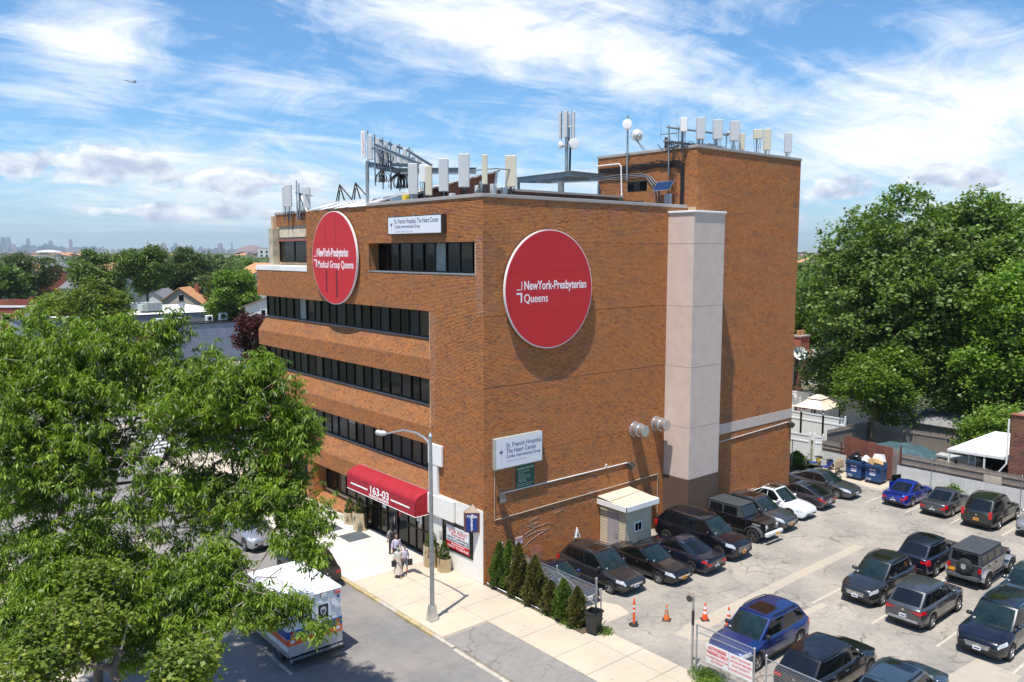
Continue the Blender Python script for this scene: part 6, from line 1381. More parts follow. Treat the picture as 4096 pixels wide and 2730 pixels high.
for i, (x, y, r_) in enumerate(((33.5, 1.3, 2.5), (33.1, .1, 2.9))):
    t = thing('motor_scooter', ('blue and yellow electric scooter nearest the weeds', 'blue electric scooter next to the office chairs')[i], 'scooter', (x, y, 0), r_, 'parked electric scooters'); BLM = M('scooter_blue', (.02, .05, .30), .4)
    for a in (-.62, .62): MB().lathe([(.16, -.04), (.24, -.05), (.26, 0), (.24, .05), (.16, .04)], RUB, 20, c=(a, 0, .26), axis='y', cap=False).lathe([(.02, -.02), (.02, .02)], ALU, 8, c=(a, 0, .26), axis='y').build('wheel', t)
    MB().box(-.3, -.14, .28, .35, .14, .4, BLM, ch=.04).prism([(-.3, -.1, .3), (-.75, -.1, .62), (-.7, -.1, .75), (-.15, -.1, .62)], (0, .2, 0), BLM if i else M('scooter_yellow', (.5, .35, .03))).build('body', t)
    MB().box(-.65, -.13, .74, -.1, .13, .84, BLK, ch=.04).build('seat', t); MB().tube([(.62, 0, .26), (.42, 0, .95)], .035, ALU).tube([(.40, -.33, 1.02), (.42, 0, .98), (.40, .33, 1.02)], .02, BLK).build('handlebar', t); MB().lathe([(.09, 0), (.06, .06)], HEADL, 12, c=(.5, 0, .85), axis='x').build('headlight', t)
t = tag(MB().tube([(32.3, 2.45, 0), (32.4, 2.5, 2.1)], .035, GALV).build('bare_post'), 'bare steel post leaning beside the tower corner', 'post')
weeds('weeds', 'light green weeds in the corner by the tower', (33.3, 2.6, 0), .9, 1.0, 1.1, 2600, 61, L_LITE, group='weeds in the yard corner', ls=.12)
weeds('weeds', 'weeds growing against the tower wall behind the last saloon', (27.3, -.3, 0), .3, .3, .8, 300, 63, L_LITE, group='weeds in the yard corner', ls=.10)
weeds('weeds', 'weeds on the lot side of the white slatted fence', (33.6, -8.9, 0), .4, .9, 1.0, 700, 62, L_LITE, group='weeds in the yard corner', ls=.10)
# tarp covered pool
t = thing('covered_pool', 'round thing under a dark blue-green tarpaulin behind the rusty screen', 'covered pool', (38.2, -3.2, 0)); TRP = M('blue_green_tarp', (.05, .10, .115), .6, var=.3, vs=1.5, bump=1., bs=2.5)
q = random.Random(5); n = 36; b = MB(); v = []
for j, (r_, z) in enumerate(((0, 1.85), (1.0, 1.8), (1.8, 1.62), (2.4, 1.4), (2.75, 1.2), (2.8, .8), (2.7, .3))):
    for i in range(n): a = 2*math.pi*i/n; k = 1+.03*math.sin(a*7+j); v.append((r_*k*math.cos(a), r_*k*math.sin(a), z+.06*math.sin(a*5+j*2)+q.uniform(-.03, .03)))
b.add(v, [(j*n+i, j*n+(i+1) % n, (j+1)*n+(i+1) % n, (j+1)*n+i) for j in range(6) for i in range(n)], TRP); b.build('tarpaulin', t, smooth=True)
t = thing('garden_shed', 'low grey shed with a cracked flat roof under the bright tree', 'shed', (45.0, -3.0, 0)); MB().box(0, -2.0, 0, 3, 2.0, 2.3, WOODG).build('wall', t); MB().prism([(-.3, -2.3, 2.35), (3.2, -2.3, 2.9), (3.2, 2.3, 2.9), (-.3, 2.3, 2.35)], (0, 0, .06), M('grey_shed_roof', (.22, .22, .22), .9, var=.3)).build('roof', t)
for i, y in enumerate((-7.2, -8.6)):
    t = thing('storage_cabinet', ('left', 'right')[i]+' one of two tan plastic storage cabinets behind the picket fence', 'cabinet', (36.4, y, 0), 0, 'tan storage cabinets'); MB().box(0, -.6, 0, .8, .6, 1.9, M('tan_plastic', (.50, .41, .31), .6)).build('body', t); MB().prism([(-.08, -.68, 1.9), (.88, -.68, 1.9), (.88, .68, 1.9), (-.08, .68, 1.9)], (0, 0, .12), M('grey_lid', (.42, .43, .42), .6)).build('lid', t)
    for a in (-.55, .05): MB().box(-.02, a, .1, 0, a+.5, 1.8, M('tan_plastic')).build('door', t)
t = thing('ladder', 'white ladder standing beside the white awning', 'ladder', (36.0, -9.0, 0))
for a in (-.25, .25): MB().tube([(0, a, 0), (.3, a*.8, 2.9)], .04, WHV).build('rail', t)
for k in range(7): MB().tube([(.04*k+.04, -.25, .4*k+.3), (.04*k+.04, .25, .4*k+.3)], .025, WHV).build('rung', t)
# neighbour brick house at the right edge with its ribbed awning
t = thing('brick_house', 'dark red brick house wall at the right edge behind the white fence', 'house')
hx, hy = 34.8, -11.75
MB().box(hx, -20, 0, 52, hy, 5.9, MORTD).box(hx-.03, -20, 0, hx-.001, hy+.03, 1.0, M('tan_foundation', (.50, .43, .32), .9)).build('wall', t)
fl_ = [bricks((hx, 0, 0), ey, ez, nx, [(-16.5, 1.0, hy, 5.9)], H=.09, L=.25, d=.008, j=.02), bricks((0, hy, 0), ex, ez, (0, 1, 0), [(hx, 1, 37, 5.9)], H=.09, L=.25, d=.008, j=.02)]
V_, F_ = brick_arrays(fl_); mesh_np('brickwork', V_, F_, BR2, t, 'stuff')
for i in range(4): MB().box(hx-.1, hy-i*1.2-1.19, 5.9, hx+.3, hy-i*1.2+.03, 6.0, M('terracotta_cap', (.30, .09, .06), .8), ch=.03).build('parapet_cap', t)
MB().tube([(hx-.08, hy+.1, 5.6), (hx-.08, hy+.1, 2.6), (hx-.1, hy+.5, 2.0), (hx-.1, hy+.5, 1.6)], .06, WHV).build('downpipe', t)
t = thing('patio_awning', 'white ribbed aluminium patio awning attached to the brick house', 'awning', (0, 0, 0)); 
A0, A1, A2, A3 = Vector((35.6, -7.6, 2.75)), Vector((35.6, -11.7, 2.85)), Vector((39.6, -11.7, 3.75)), Vector((39.6, -9.2, 3.7))
n = 26
for i in range(n):
    k0, k1 = i/n, (i+.92)/n; g_ = lambda a, b, k: a+(b-a)*k
    MB().prism([g_(A0, A3, k0), g_(A1, A2, k0), g_(A1, A2, k1), g_(A0, A3, k1)], (0, 0, -.05), WHT).build('rib', t)
MB().prism([A0, A1, A1-Vector((0, 0, .18)), A0-Vector((0, 0, .18))], (-.05, 0, 0), WHT).build('gutter', t)
for y in (-7.7, -10.0, -11.6): MB().box(35.6, y-.05, 0, 35.7, y+.05, 2.7, WHT).build('post', t)
MB().box(39.6, -11.7, 0, 39.8, -7.5, 2.9, DARK).build('back_wall', t)
# ================================================================ trees
FH = np.array([math.cos(HEAD), math.sin(HEAD)]); RH = np.array([math.sin(HEAD), -math.cos(HEAD)]); CP = np.array([-24.29, -30.99])
def far(px, D):
    """ground position D metres out along the bearing of a landmark"""
    q = CP+FH*D+RH*((px-2048)/3273*D); return float(q[0]), float(q[1])
def zat(py, D): return 16.5-(py-1010)/3273*D
def quads(c_, d, s_, L_, Wd, bend=None):
    V = np.stack([c_, c_+d*L_*.45+s_*Wd, c_+d*L_, c_+d*L_*.45-s_*Wd], 1).reshape(-1, 3); return V
def tubes_np(P0, P1, r0, r1, n=5):
    d = P1-P0; L_ = np.linalg.norm(d, axis=1)[:, None]+1e-9; d = d/L_; ref = np.where(np.abs(d[:, 2:3]) > .9, np.array([[1., 0, 0]]), np.array([[0, 0, 1.]]))
    a = np.cross(d, ref); a /= np.linalg.norm(a, axis=1)[:, None]; b = np.cross(d, a); V = []
    for P, r in ((P0-d*r0[:, None]*.3, r0), (P1+d*r1[:, None]*.3, r1)):
        for k in range(n): t = 2*math.pi*k/n; V.append(P+(a*math.cos(t)+b*math.sin(t))*r[:, None])
    V = np.stack(V, 1); m_ = len(P0); F = np.array([[k, (k+1) % n, n+(k+1) % n, n+k] for k in range(n)])
    return V.reshape(-1, 3), ((np.arange(m_)*2*n)[:, None, None]+F[None]).reshape(-1, 4)
def grow(trunks, pts, seed, jit=.12):
    """join scattered twig ends to a branching skeleton; returns nodes, parents, child counts"""
    q = np.random.default_rng(seed); N = []; Pn = []
    for tr in trunks:
        for i, p in enumerate(tr): N.append(p); Pn.append(len(N)-2 if i else -1)
    root = np.array(trunks[0][-1]); order = np.argsort(np.linalg.norm(pts-root, axis=1)); N = [np.array(p, float) for p in N]; cap_ = len(pts)*6+len(N)+10
    arr = np.zeros((cap_, 3)); dep = np.zeros(cap_); n = len(N); arr[:n] = N
    for i in range(1, n): dep[i] = dep[Pn[i]]+1 if Pn[i] >= 0 else 0
    ends = np.zeros(len(pts), int)
    for k in order:
        p = pts[k]; dd = np.linalg.norm(arr[:n]-p, axis=1)+.35*np.linalg.norm(arr[:n]-root, axis=1)+np.maximum(0, arr[:n, 2]-p[2])*.25
        j = int(np.argmin(dd)); a = arr[j]; L_ = np.linalg.norm(p-a); m_ = max(1, min(5, int(L_/.45))); prev = j
        for t in range(1, m_+1):
            f = t/m_; x = a+(p-a)*f+(q.normal(0, jit*L_*.28, 3)*(f < 1)); x[2] += .12*L_*math.sin(math.pi*f); arr[n] = x; Pn.append(prev); dep[n] = dep[prev]+1; prev = n; n += 1
        ends[k] = prev
    cnt = np.zeros(n)
    np.add.at(cnt, ends, 1)
    for i in range(n-1, -1, -1):
        if Pn[i] >= 0: cnt[Pn[i]] += cnt[i]
    return arr[:n], np.array(Pn), cnt, ends
def rosettes(c_, q, k=12, L0=.17, w0=.019, droop=.55):
    """palmate sprays of long leaflets hanging round each point"""
    n = len(c_); a = (np.arange(k)/k*2*math.pi)[None]+q.random((n, 1))*6+q.normal(0, .15, (n, k)); el_ = q.normal(-droop, .35, (n, k))
    d = np.stack([np.cos(a)*np.cos(el_), np.sin(a)*np.cos(el_), np.sin(el_)], 2).reshape(-1, 3); c2 = np.repeat(c_, k, 0)+d*.02+q.normal(0, .035, (n*k, 3))
    s_ = np.cross(d, np.array([0, 0, 1.])+q.normal(0, .35, (n*k, 3))); s_ /= np.linalg.norm(s_, axis=1)[:, None]; L_ = L0*(.65+.6*q.random(n*k))[:, None]
    tip = c2+d*L_; tip[:, 2] -= L_[:, 0]*.25; mid = c2+d*L_*.5
    V = np.stack([c2, mid+s_*w0, tip, mid-s_*w0], 1).reshape(-1, 3); return V
def broad(c_, q, size, flat=.5):
    n = len(c_); d = q.normal(0, 1, (n, 3)); d[:, 2] *= flat; d /= np.linalg.norm(d, axis=1)[:, None]; s_ = np.cross(d, np.array([0, 0, 1.])+q.normal(0, .6, (n, 3))); s_ /= np.linalg.norm(s_, axis=1)[:, None]
    L_ = size*(.6+.8*q.random(n))[:, None]; return np.stack([c_-d*L_*.5, c_+s_*L_*.42, c_+d*L_*.5, c_-s_*L_*.42], 1).reshape(-1, 3)
def qf(V): return np.arange(len(V)).reshape(-1, 4)
def skeleton(par, arr, Pn, cnt, r0=.012, ex_=.45, bark=None, rmax=.3):
    i = np.where(Pn >= 0)[0]; r = np.minimum(r0*np.maximum(cnt, 1)**ex_, rmax); big = r[i] > .035
    for m_, nm, mt, ns_ in ((big, 'trunk', bark or BARK, 8), (~big, 'twigs', TWIG, 4)):
        if m_.any(): V, F = tubes_np(arr[Pn[i[m_]]], arr[i[m_]], np.minimum(r[Pn[i[m_]]], r[i[m_]]*1.5), r[i[m_]], ns_); mesh_np(nm, V, F, mt, par, None if nm == 'trunk' else 'stuff', smooth=nm == 'trunk')
def ell(q, px, py, D, rx, rz, rd, n, shell=.0):
    v = q.normal(0, 1, (n, 3)); v /= np.linalg.norm(v, axis=1)[:, None]; v *= (shell+(1-shell)*q.random((n, 1))**.45); x, y = far(px, D); r_ = v[:, :1]*rx; f_ = v[:, 1:2]*rd
    xy = np.array([[x, y]])+RH[None]*r_+FH[None]*f_; return np.concatenate([xy, zat(py, D)+v[:, 2:3]*rz], 1)
# ---- the big street tree in front of the camera, left
q = np.random.default_rng(5)
t = thing('street_tree', 'big leafy street tree filling the left foreground, with long drooping leaflets and bare inner branches', 'tree')
E_ = [(70, 1440, 28, 2.6, 1.7, 3.2, 220), (400, 1470, 28, 2.2, 1.9, 3, 190), (790, 1600, 27, 1.9, 1.7, 2.2, 150), (660, 1320, 27.5, .55, .8, .8, 16), (1000, 1560, 26, 1.3, 1.0, 1.6, 75), (1045, 1430, 26, .25, .3, .5, 6), (1110, 1760, 26, 1.1, .8, 1.4, 70),
      (1180, 1700, 26, .7, .5, .8, 22), (1060, 1970, 25.5, 1.3, .7, 1.4, 55), (1200, 2090, 25, .9, .45, 1., 30), (950, 2050, 26, 1.0, .5, 1.2, 26), (40, 1850, 26, 1.9, 3.2, 3, 200), (330, 1850, 27, 1.5, 1.1, 2., 50), (760, 1960, 26, 1.3, .5, 1.5, 34), (200, 2280, 24.5, 2.1, 1.3, 2, 120), (60, 2560, 23, 1.6, 1.2, 2, 130), (520, 2600, 23, 1.6, .8, 1.5, 60),
      (500, 2420, 24, 2.4, .9, 2.2, 130), (760, 2330, 24, 1.4, .8, 1.3, 70), (1010, 2470, 23.5, .9, .45, .9, 36), (1130, 2470, 23.3, .35, .3, .4, 8), (1230, 2555, 23, .3, .14, .3, 6), (780, 2530, 23, 1.2, .5, 1.2, 40), (110, 2520, 23, 1.9, 1.6, 2, 160), (1150, 2200, 24.5, .8, .3, .8, 16), (1235, 2265, 24, .35, .2, .4, 8)]
pts = np.concatenate([ell(q, *e) for e in E_])
bx, by = far(300, 28.5)
tr = [[(bx, by, -.1), (bx+.1, by, 2.2), (bx, by+.1, 4.2), (bx+.1, by-.1, 6.0)]]
q2 = np.random.default_rng(9); nl = len(pts)
pts = np.concatenate([pts, ell(q, 520, 1850, 26.5, 4.4, 3.4, 3.2, 230, .3), ell(q2, 560, 1900, 26.5, 4.0, 2.7, 2.8, 520), ell(q2, 880, 2440, 23.5, 2.3, 1.1, 1.5, 160)]); nl += 230
arr, Pn, cnt, ends = grow(tr, pts, 3, .2); ends = ends[:nl]
skeleton(t, arr, Pn, cnt, .0085, .40, BARK, .17)
c_ = np.repeat(arr[ends], 7, 0)+q.normal(0, .22, (len(ends)*7, 3)); c_ = np.concatenate([arr[ends], c_])
V = rosettes(c_, q, 12, .20, .026); mesh_np('foliage', V, qf(V), L_FORE, t, 'stuff'); print('fore leaves', len(V)//2)
# ---- yellow-green maple low in the left foreground
t = thing('maple_tree', 'yellow-green broad leaved tree low in the left foreground', 'tree')
pts = np.concatenate([ell(q, 330, 2370, 22, .8, .55, 1.0, 34), ell(q, 230, 2560, 21, 1.3, .8, 1.4, 60), ell(q, 60, 2690, 20, 1.1, .6, 1.2, 40), ell(q, 700, 2740, 20, .95, .55, .9, 50)])
bx2, by2 = far(420, 20.5); arr, Pn, cnt, ends = grow([[(bx2, by2, -.1), (bx2, by2, 1.5), (bx2+.1, by2, 3.0)]], pts, 4, .2); skeleton(t, arr, Pn, cnt, .012, .45)
c_ = np.repeat(arr[ends], 60, 0)+q.normal(0, .17, (len(ends)*60, 3)); V = broad(c_, q, .125, .35); mesh_np('foliage', V, qf(V), L_MAPY, t, 'stuff')

def crown_tree(name, label, base, h, rx, z0, n_clump, leaf, per, mat, seed, group=None, cat='tree', spread=.5, flat=.6, nblob=26, tr=.32, lean=(0, 0), rtop=1., parent_mesh=None):
    q = np.random.default_rng(seed); t = thing(name, label, cat, (*base, 0), 0, group); zc, rz = (z0+h)/2, (h-z0)/2
    v = q.normal(0, 1, (nblob, 3)); v /= np.linalg.norm(v, axis=1)[:, None]; v *= (.45+.35*q.random((nblob, 1))); bc = v*np.array([rx, rx, rz])+np.array([lean[0], lean[1], zc]); br = rx*(.26+.16*q.random(nblob))
    bi = q.integers(0, nblob, n_clump); d = q.normal(0, 1, (n_clump, 3)); d[:, 2] = d[:, 2]*.9+.15; d /= np.linalg.norm(d, axis=1)[:, None]
    cc = bc[bi]+d*(br[bi]*(.70+.45*q.random(n_clump)))[:, None]; cc = cc[cc[:, 2] > z0*.7]
    c_ = np.repeat(cc, per, 0)+q.normal(0, spread, (len(cc)*per, 3))*np.array([1, 1, .6]); V = broad(c_, q, leaf, flat); mesh_np('foliage', V, qf(V), mat, t, 'stuff')
    P0 = []; P1 = []; r0 = []; r1 = []
    hub = np.array([lean[0]*.3, lean[1]*.3, z0+.12*(h-z0)]); P0.append((0, 0, -.1)); P1.append(hub); r0.append(tr); r1.append(tr*.7)
    for b_ in bc: m_ = (hub+b_)/2+q.normal(0, .3, 3)-np.array([0, 0, .3]); P0 += [hub, m_]; P1 += [m_, b_]; r0 += [tr*.45, tr*.28]; r1 += [tr*.28, tr*.10]
    V, F = tubes_np(np.array(P0, float), np.array(P1, float), np.array(r0), np.array(r1), 7); mesh_np('trunk', V, F, BARK, t, None, True); return t
# ---- right hand trees
x, y = far(3640, 75); crown_tree('maple_tree', 'huge dark maple right of the tower, its crown reaching above the horizon', (x, y), 23.0, 9.3, 3.5, 2500, .34, 30, L_MAP, 21, spread=.40, nblob=52, tr=.5)
x, y = far(3990, 74); crown_tree('maple_tree', 'second large maple at the right edge with a pointed leaning top', (x, y), 22.5, 6.2, 7, 1300, .34, 30, L_MAP, 22, spread=.40, nblob=24, tr=.4)
x, y = far(4110, 66); crown_tree('tree', 'bright green tree cut by the right edge, beyond the brick house', (x, y), 16.0, 5.8, 2, 1000, .30, 34, L_LITE, 23, spread=.5, tr=.35)
x, y = far(3240, 100); crown_tree('tree', 'bright green tree seen right beside the tower edge, above the flat roofs', (x, y), 14.5, 6.5, 4, 900, .30, 30, L_LITE, 24, spread=.55, tr=.3)
x, y = far(3560, 67); crown_tree('tree', 'small bright layered tree in front of the dark maple, above the board fence', (x, y), 9.0, 3.9, 1.6, 600, .24, 34, L_LITE, 25, spread=.35, flat=.3, nblob=18, tr=.16)
x, y = far(3900, 69); crown_tree('tree', 'mid green low tree between the bright layered tree and the brick house', (x, y), 9.5, 4.6, 1.5, 700, .24, 32, L_MAP, 26, spread=.4, tr=.16)
x, y = far(3420, 78); crown_tree('tree', 'dark low tree shading the back of the brick row houses', (x, y), 8.5, 5.0, 1.5, 650, .26, 30, L_MAP, 27, spread=.45, tr=.2)
x, y = far(4060, 60); crown_tree('hedge', 'green hedge behind the picket fence beside the brick house', (x, y), 5.2, 3.0, .4, 420, .2, 30, L_LITE, 28, cat='hedge', spread=.3, tr=.1)
# ---- trees left, out beyond the crossing
LT = [(590, 150, 19.0, 4.7, 8.5, L_MAP, 'tall dark tree standing highest above the skyline on the left', 1100), (400, 155, 17.2, 4.8, 7, L_MAP, 'dark spreading tree left of the tallest one', 800), (760, 205, 17, 6.5, 7, L_FAR, 'rounded olive tree behind the orange roofed house', 600),
      (925, 128, 14.6, 4.4, 3.2, L_LITE, 'bright green tree between the orange roofed house and the office building', 1000), (120, 215, 15.5, 8.5, 5, L_FAR, 'wide dark green tree at the far left under the skyline', 700), (380, 108, 12.6, 4.6, 4.5, L_MAPY, 'pale yellow-green tree in front of the red row houses', 700),
      (1010, 88, 10.2, 2.3, 3.6, L_RED, 'purple leaved tree beside the far end of the office building', 420), (230, 120, 11.4, 4, 4, L_MAPY, 'pale green tree at the left edge before the red row houses', 500), (900, 230, 16.5, 6, 7, L_FAR, 'olive tree right of the rounded one, under the skyline', 450)]
for i, (px, D, h, rx, z0, m_, lb, nc) in enumerate(LT):
    x, y = far(px, D); crown_tree('tree', lb, (x, y), h, rx, z0, nc, .16+D*.0014, 24, m_, 50+i, spread=.18+D*.0016, nblob=16, tr=.3)
# ---- the neighbourhood canopy: individual trees sharing three crowns
proto = []
for i in range(3):
    o = crown_tree('tree', 'one of the many street and garden trees in the distance', (0, 0), 12, 5.2, 3.2, 170, .75, 13, (L_FAR, L_MAP, L_FAR)[i], 80+i, 'distant neighbourhood trees', spread=.55, nblob=12, tr=.3); proto.append(o)
q = random.Random(3); n = 0
def clear(x, y): return not (-60 < x < 40 and y < 92) and not (30 < x < 60 and -25 < y < 12)
while n < 190:
    D = 95+q.random()**1.5*620; px = q.uniform(-150, 4250)
    if 1020 < px < 3190 and q.random() < .93: continue
    if px > 3190 and D < 100: continue
    if px < 1020 and D < 165: continue
    x, y = far(px, D)
    if not clear(x, y) or (px < 1050 and D < 260 and -3 < x < 60 and y < 200 and q.random() < .6): continue
    o = proto[n] if n < 3 else copy_tree(proto[n % 3]); o.location = (x, y, -.3); s = q.uniform(.75, 1.25); o.scale = (s*q.uniform(.9, 1.3), s*q.uniform(.9, 1.3), s); o.rotation_euler = (0, 0, q.uniform(0, 6)); n += 1
# far off woods: bumpy canopy out to the horizon
ico = bmesh.new(); bmesh.ops.create_icosphere(ico, subdivisions=2, radius=1.); IV = np.array([v.co[:] for v in ico.verts]); IF = np.array([[v.index for v in f.verts] for f in ico.faces]); ico.free()
qn = np.random.default_rng(77); m_ = 5200; D = 450+qn.random(m_)**1.9*6500; px = qn.uniform(-400, 4500, m_); k = (px < 1150) | (px > 3050) | (qn.random(m_) < .1); D, px = D[k], px[k]; m_ = len(D)
cx_ = CP[0]+FH[0]*D+RH[0]*(px-2048)/3273*D; cy_ = CP[1]+FH[1]*D+RH[1]*(px-2048)/3273*D; s = (4.5+4*qn.random(m_))*(1+D/2500)
V = IV[None]*(1+.28*qn.normal(0, 1, (m_, len(IV), 1)).clip(-1, 1))*np.stack([s*1.5, s*1.5, 4.5+4.0*qn.random(m_)], 1)[:, None]+np.stack([cx_, cy_, np.full(m_, 4.5)], 1)[:, None]
F = (np.arange(m_)*len(IV))[:, None, None]+IF[None]; o = mesh_np('far_woods', V.reshape(-1, 3), F.reshape(-1, 3), L_FAR, None, 'stuff'); tag(o, 'green canopy of far-off neighbourhoods reaching to the horizon', 'trees')
# ================================================================ neighbourhood buildings
SH = M('brown_shingles', (.20, .14, .11), .95, var=.2, vs=2); SHO = M('orange_shingles', (.50, .24, .11), .95, var=.12, vs=2); SHG = M('grey_shingles', (.17, .17, .18), .95, var=.2, vs=2)
SDW = M('white_siding', (.62, .62, .56), .7, var=.05); SDG = M('beige_siding', (.46, .41, .33), .7, var=.05)
def house(label, x, y, rot, w_, l_, h, rh, wall_, roof_, wins=(), name='house', cat='house', group=None, gable=True, chim=False, siding=True):
    t = thing(name, label, cat, (x, y, 0), rot, group); b = MB()
    b.box(-w_/2, -l_/2, 0, w_/2, l_/2, h, wall_)
    for yy_ in (-l_/2, l_/2-.1): b.prism([(-w_/2, yy_, h), (w_/2, yy_, h), (0, yy_, h+rh)], (0, .1, 0), wall_)
    b.build('wall', t); e = .4; sl_ = rh/(w_/2)
    rf = MB()
    for s in (-1, 1): rf.prism([(s*(w_/2+e), -l_/2-e, h-e*sl_), (0, -l_/2-e, h+rh+.04), (0, l_/2+e, h+rh+.04), (s*(w_/2+e), l_/2+e, h-e*sl_)], (0, 0, .14), roof_)
    rf_ = rf.build('roof', t)
    if chim: MB().box(w_*.15, 0, h+rh*.4, w_*.15+.7, .7, h+rh+.9, BR3).build('chimney', rf_)
    if siding:
        sb_ = MB(); k = .3
        while k < h: sb_.box(-w_/2-.02, -l_/2-.02, k, w_/2+.02, l_/2+.02, k+.03, wall_); k += .3
        sb_.build('siding_lines', t, kind='stuff')
    for (side, u, z, ww, hh) in wins:
        if side == 'f': a = (u-ww/2, -l_/2-.06, z, u+ww/2, -l_/2-.01, z+hh); g_ = (u-ww/2+.08, -l_/2-.08, z+.08, u+ww/2-.08, -l_/2-.06, z+hh-.08)
        else: a = (-w_/2-.06, u-ww/2, z, -w_/2-.01, u+ww/2, z+hh); g_ = (-w_/2-.08, u-ww/2+.08, z+.08, -w_/2-.06, u+ww/2-.08, z+hh-.08)
        o = MB().box(*a, WHT).build('window', t); MB().box(*g_, GLASS).build('pane', o)
    return t
x, y = far(755, 172); house('house with an orange shingle roof and beige siding on the left', x, y, R(-35), 9, 12, 6.0, 3.2, SDG, SHO, (('f', -2.2, 3.2, 1.3, 1.7), ('f', 0, 3.2, 1.3, 1.7), ('f', 2.2, 3.2, 1.3, 1.7), ('f', .3, 6.6, 1.2, 1.4)), chim=True)
x, y = far(640, 185); house('grey roofed house left of the orange roofed one, half behind trees', x, y, R(-35), 8, 11, 5.5, 2.6, SDW, SHG, (('f', 0, 3, 1.3, 1.6),))
x, y = far(1150, 114); house('white sided house with a brown roof peeping past the office building', x, y, R(-38), 9.2, 9, 9.3, 1.7, SDW, SH, (('f', -3.0, 6.6, .9, 1.7), ('f', -2.2, 8.0, .7, .9), ('f', -3.0, 2.6, .9, 1.7)))
x, y = far(345, 235); house('small grey roofed house deep among the left trees', x, y, R(20), 9, 10, 6.5, 3.2, SDW, SHG)
# grey flat roofed block over the crossing
t = thing('flat_roofed_block', 'low blue-grey flat roofed building with a white roof beyond the crossing', 'building', (0, 0, 0)); GP = M('blue_grey_painted_brick', (.22, .25, .31), .8, var=.15, vs=1.); GPL = M('light_grey_render', (.26, .26, .29), .8)
MB().box(-2, 91.5, 0, 26, 118, 5.9, GP).build('wall', t); MB().box(-2.1, 91.4, 5.9, 26.1, 118.1, 6.02, DARK).build('coping', t); MB().box(0, 95.2, 6.0, 25, 117, 7.3, GPL).box(-.1, 95.1, 7.3, 25.1, 117.1, 7.38, SFRM).build('upper_wall', t)
MB().box(.2, 95.4, 7.3, 24.8, 116.8, 7.42, ROOFW).build('roof', t)
for i in range(20): MB().box(-2+.02, 91.46, .3*i, 26, 91.5, .3*i+.02, DARK) if 0 else None
MB().box(9.4, 91.42, .2, 13.0, 91.5, 3.2, M('glazed_shopfront', (.03, .04, .05), .15)).box(-1.2, 91.42, .2, 7.5, 91.5, 3.0, MATS['glazed_shopfront']).build('shopfront', t)
MB().box(9.3, 91.38, 3.2, 13.1, 91.5, 5.8, BR2).build('brick_pier', t)
def ac(label, x, y, z, s, group='cooling units on the flat roofed block'):
    t = thing('cooling_unit', label, 'air conditioner', (x, y, z), 0, group); MB().box(-.5*s, -.35*s, .1, .5*s, .35*s, .95*s, WHV, ch=.05).build('casing', t); MB().lathe([(.3*s, -.37*s), (.3*s, -.36*s)], DARK, 20, c=(0, 0, .52*s), axis='y').build('fan_grille', t)
    for a in (-.35*s, .35*s): MB().box(a-.05, -.3*s, 0, a+.05, .3*s, .1, DARK).build('foot', t)
ac('larger white wall-side cooling unit, rightmost on the grey block', 22.8, 94.2, 6.0, 1.3); ac('smaller white cooling unit next to the larger one', 20.6, 93.8, 6.0, 1.0)
for i, (x, y) in enumerate(((13.2, 93.2), (14.6, 93.0), (16.0, 93.2))): ac(('left', 'middle', 'right')[i]+' one of three grey cooling units in a row on the lower roof ledge', x, y, 6.0, .95)
for i, (x, y, s) in enumerate(((14.0, 99.5, 2.6), (12.0, 104, 2.2))):
    t = thing('rooftop_unit', ('large green-grey rooftop air handler nearest the roof edge', 'second rooftop air handler behind the first')[i], 'air handler', (x, y, 7.4), R(10), 'rooftop air handlers'); GG = M('pale_green_grey_metal', (.34, .38, .34), .5)
    MB().box(-s/2, -s*.35, .2, s/2, s*.35, s*.6, GG, ch=.05).build('casing', t); MB().box(-s/2-.5, -s*.3, .3, -s/2, s*.3, s*.5, GG, ch=.05).build('hood', t); MB().box(-s/2, -s*.4, 0, s/2, s*.4, .2, DARK).build('curb', t)
    for k in range(3): MB().box(-s*.4+k*s*.28, -s*.36, .5, -s*.2+k*s*.28, -s*.35, s*.5, GPL).build('access_panel', t)
t = tag(MB().lathe([(.35, 7.4), (.35, 8.0), (.55, 8.1), (.5, 8.4), (.1, 8.5)], ALU, 16, c=(19, 101, 0)).build('roof_vent'), 'round silver vent on the white roof', 'roof vent')
# red row houses
def row(label, px, D, rot, w_, l_, h, n, wall_, group, parap=True, base=0):
    x, y = far(px, D); t = thing('row_house', label, 'row house', (x, y, 0), rot, group); MB().box(-w_/2, -l_/2, 0, w_/2, l_/2, h, wall_).build('wall', t); MB().box(-w_/2-.1, -l_/2-.15, h, w_/2+.1, -l_/2+.2, h+.35, WHT).build('cornice', t); MB().box(-w_/2+.1, -l_/2+.2, h, w_/2-.1, l_/2, h+.05, ROOFG).build('roof', t)
    MB().box(-w_/2, -l_/2+1.8, h+.05, w_/2, -l_/2+2.1, h+1.3, wall_).build('parapet', t); MB().box(w_*.3, 0, h, w_*.3+.8, .7, h+1.5, BR3).build('chimney', t)
    for i in range(n):
        for z in (1.2, 4.2):
            u = -w_/2+(i+.5)*w_/n; o = MB().box(u-.75, -l_/2-.05, z, u+.75, -l_/2-.01, z+1.5, WHT).build('window', t); MB().box(u-.65, -l_/2-.07, z+.1, u+.65, -l_/2-.05, z+1.4, GLASS).build('pane', o)
RWG = 'red brick row houses on the left'
for i, px in enumerate((60, 150, 240, 505, 590)): row(('leftmost red brick row house under the pale parapet', 'second red brick row house from the left', 'third red brick row house, beside the yellow-green tree', 'low red brick row house left of the orange roof', 'red brick row house just behind the white flat roof')[i], px, 150+(px > 400)*-15, R(-38), 8.2, 11, 6.8-(px > 400)*1.0, 3, BR3, RWG)
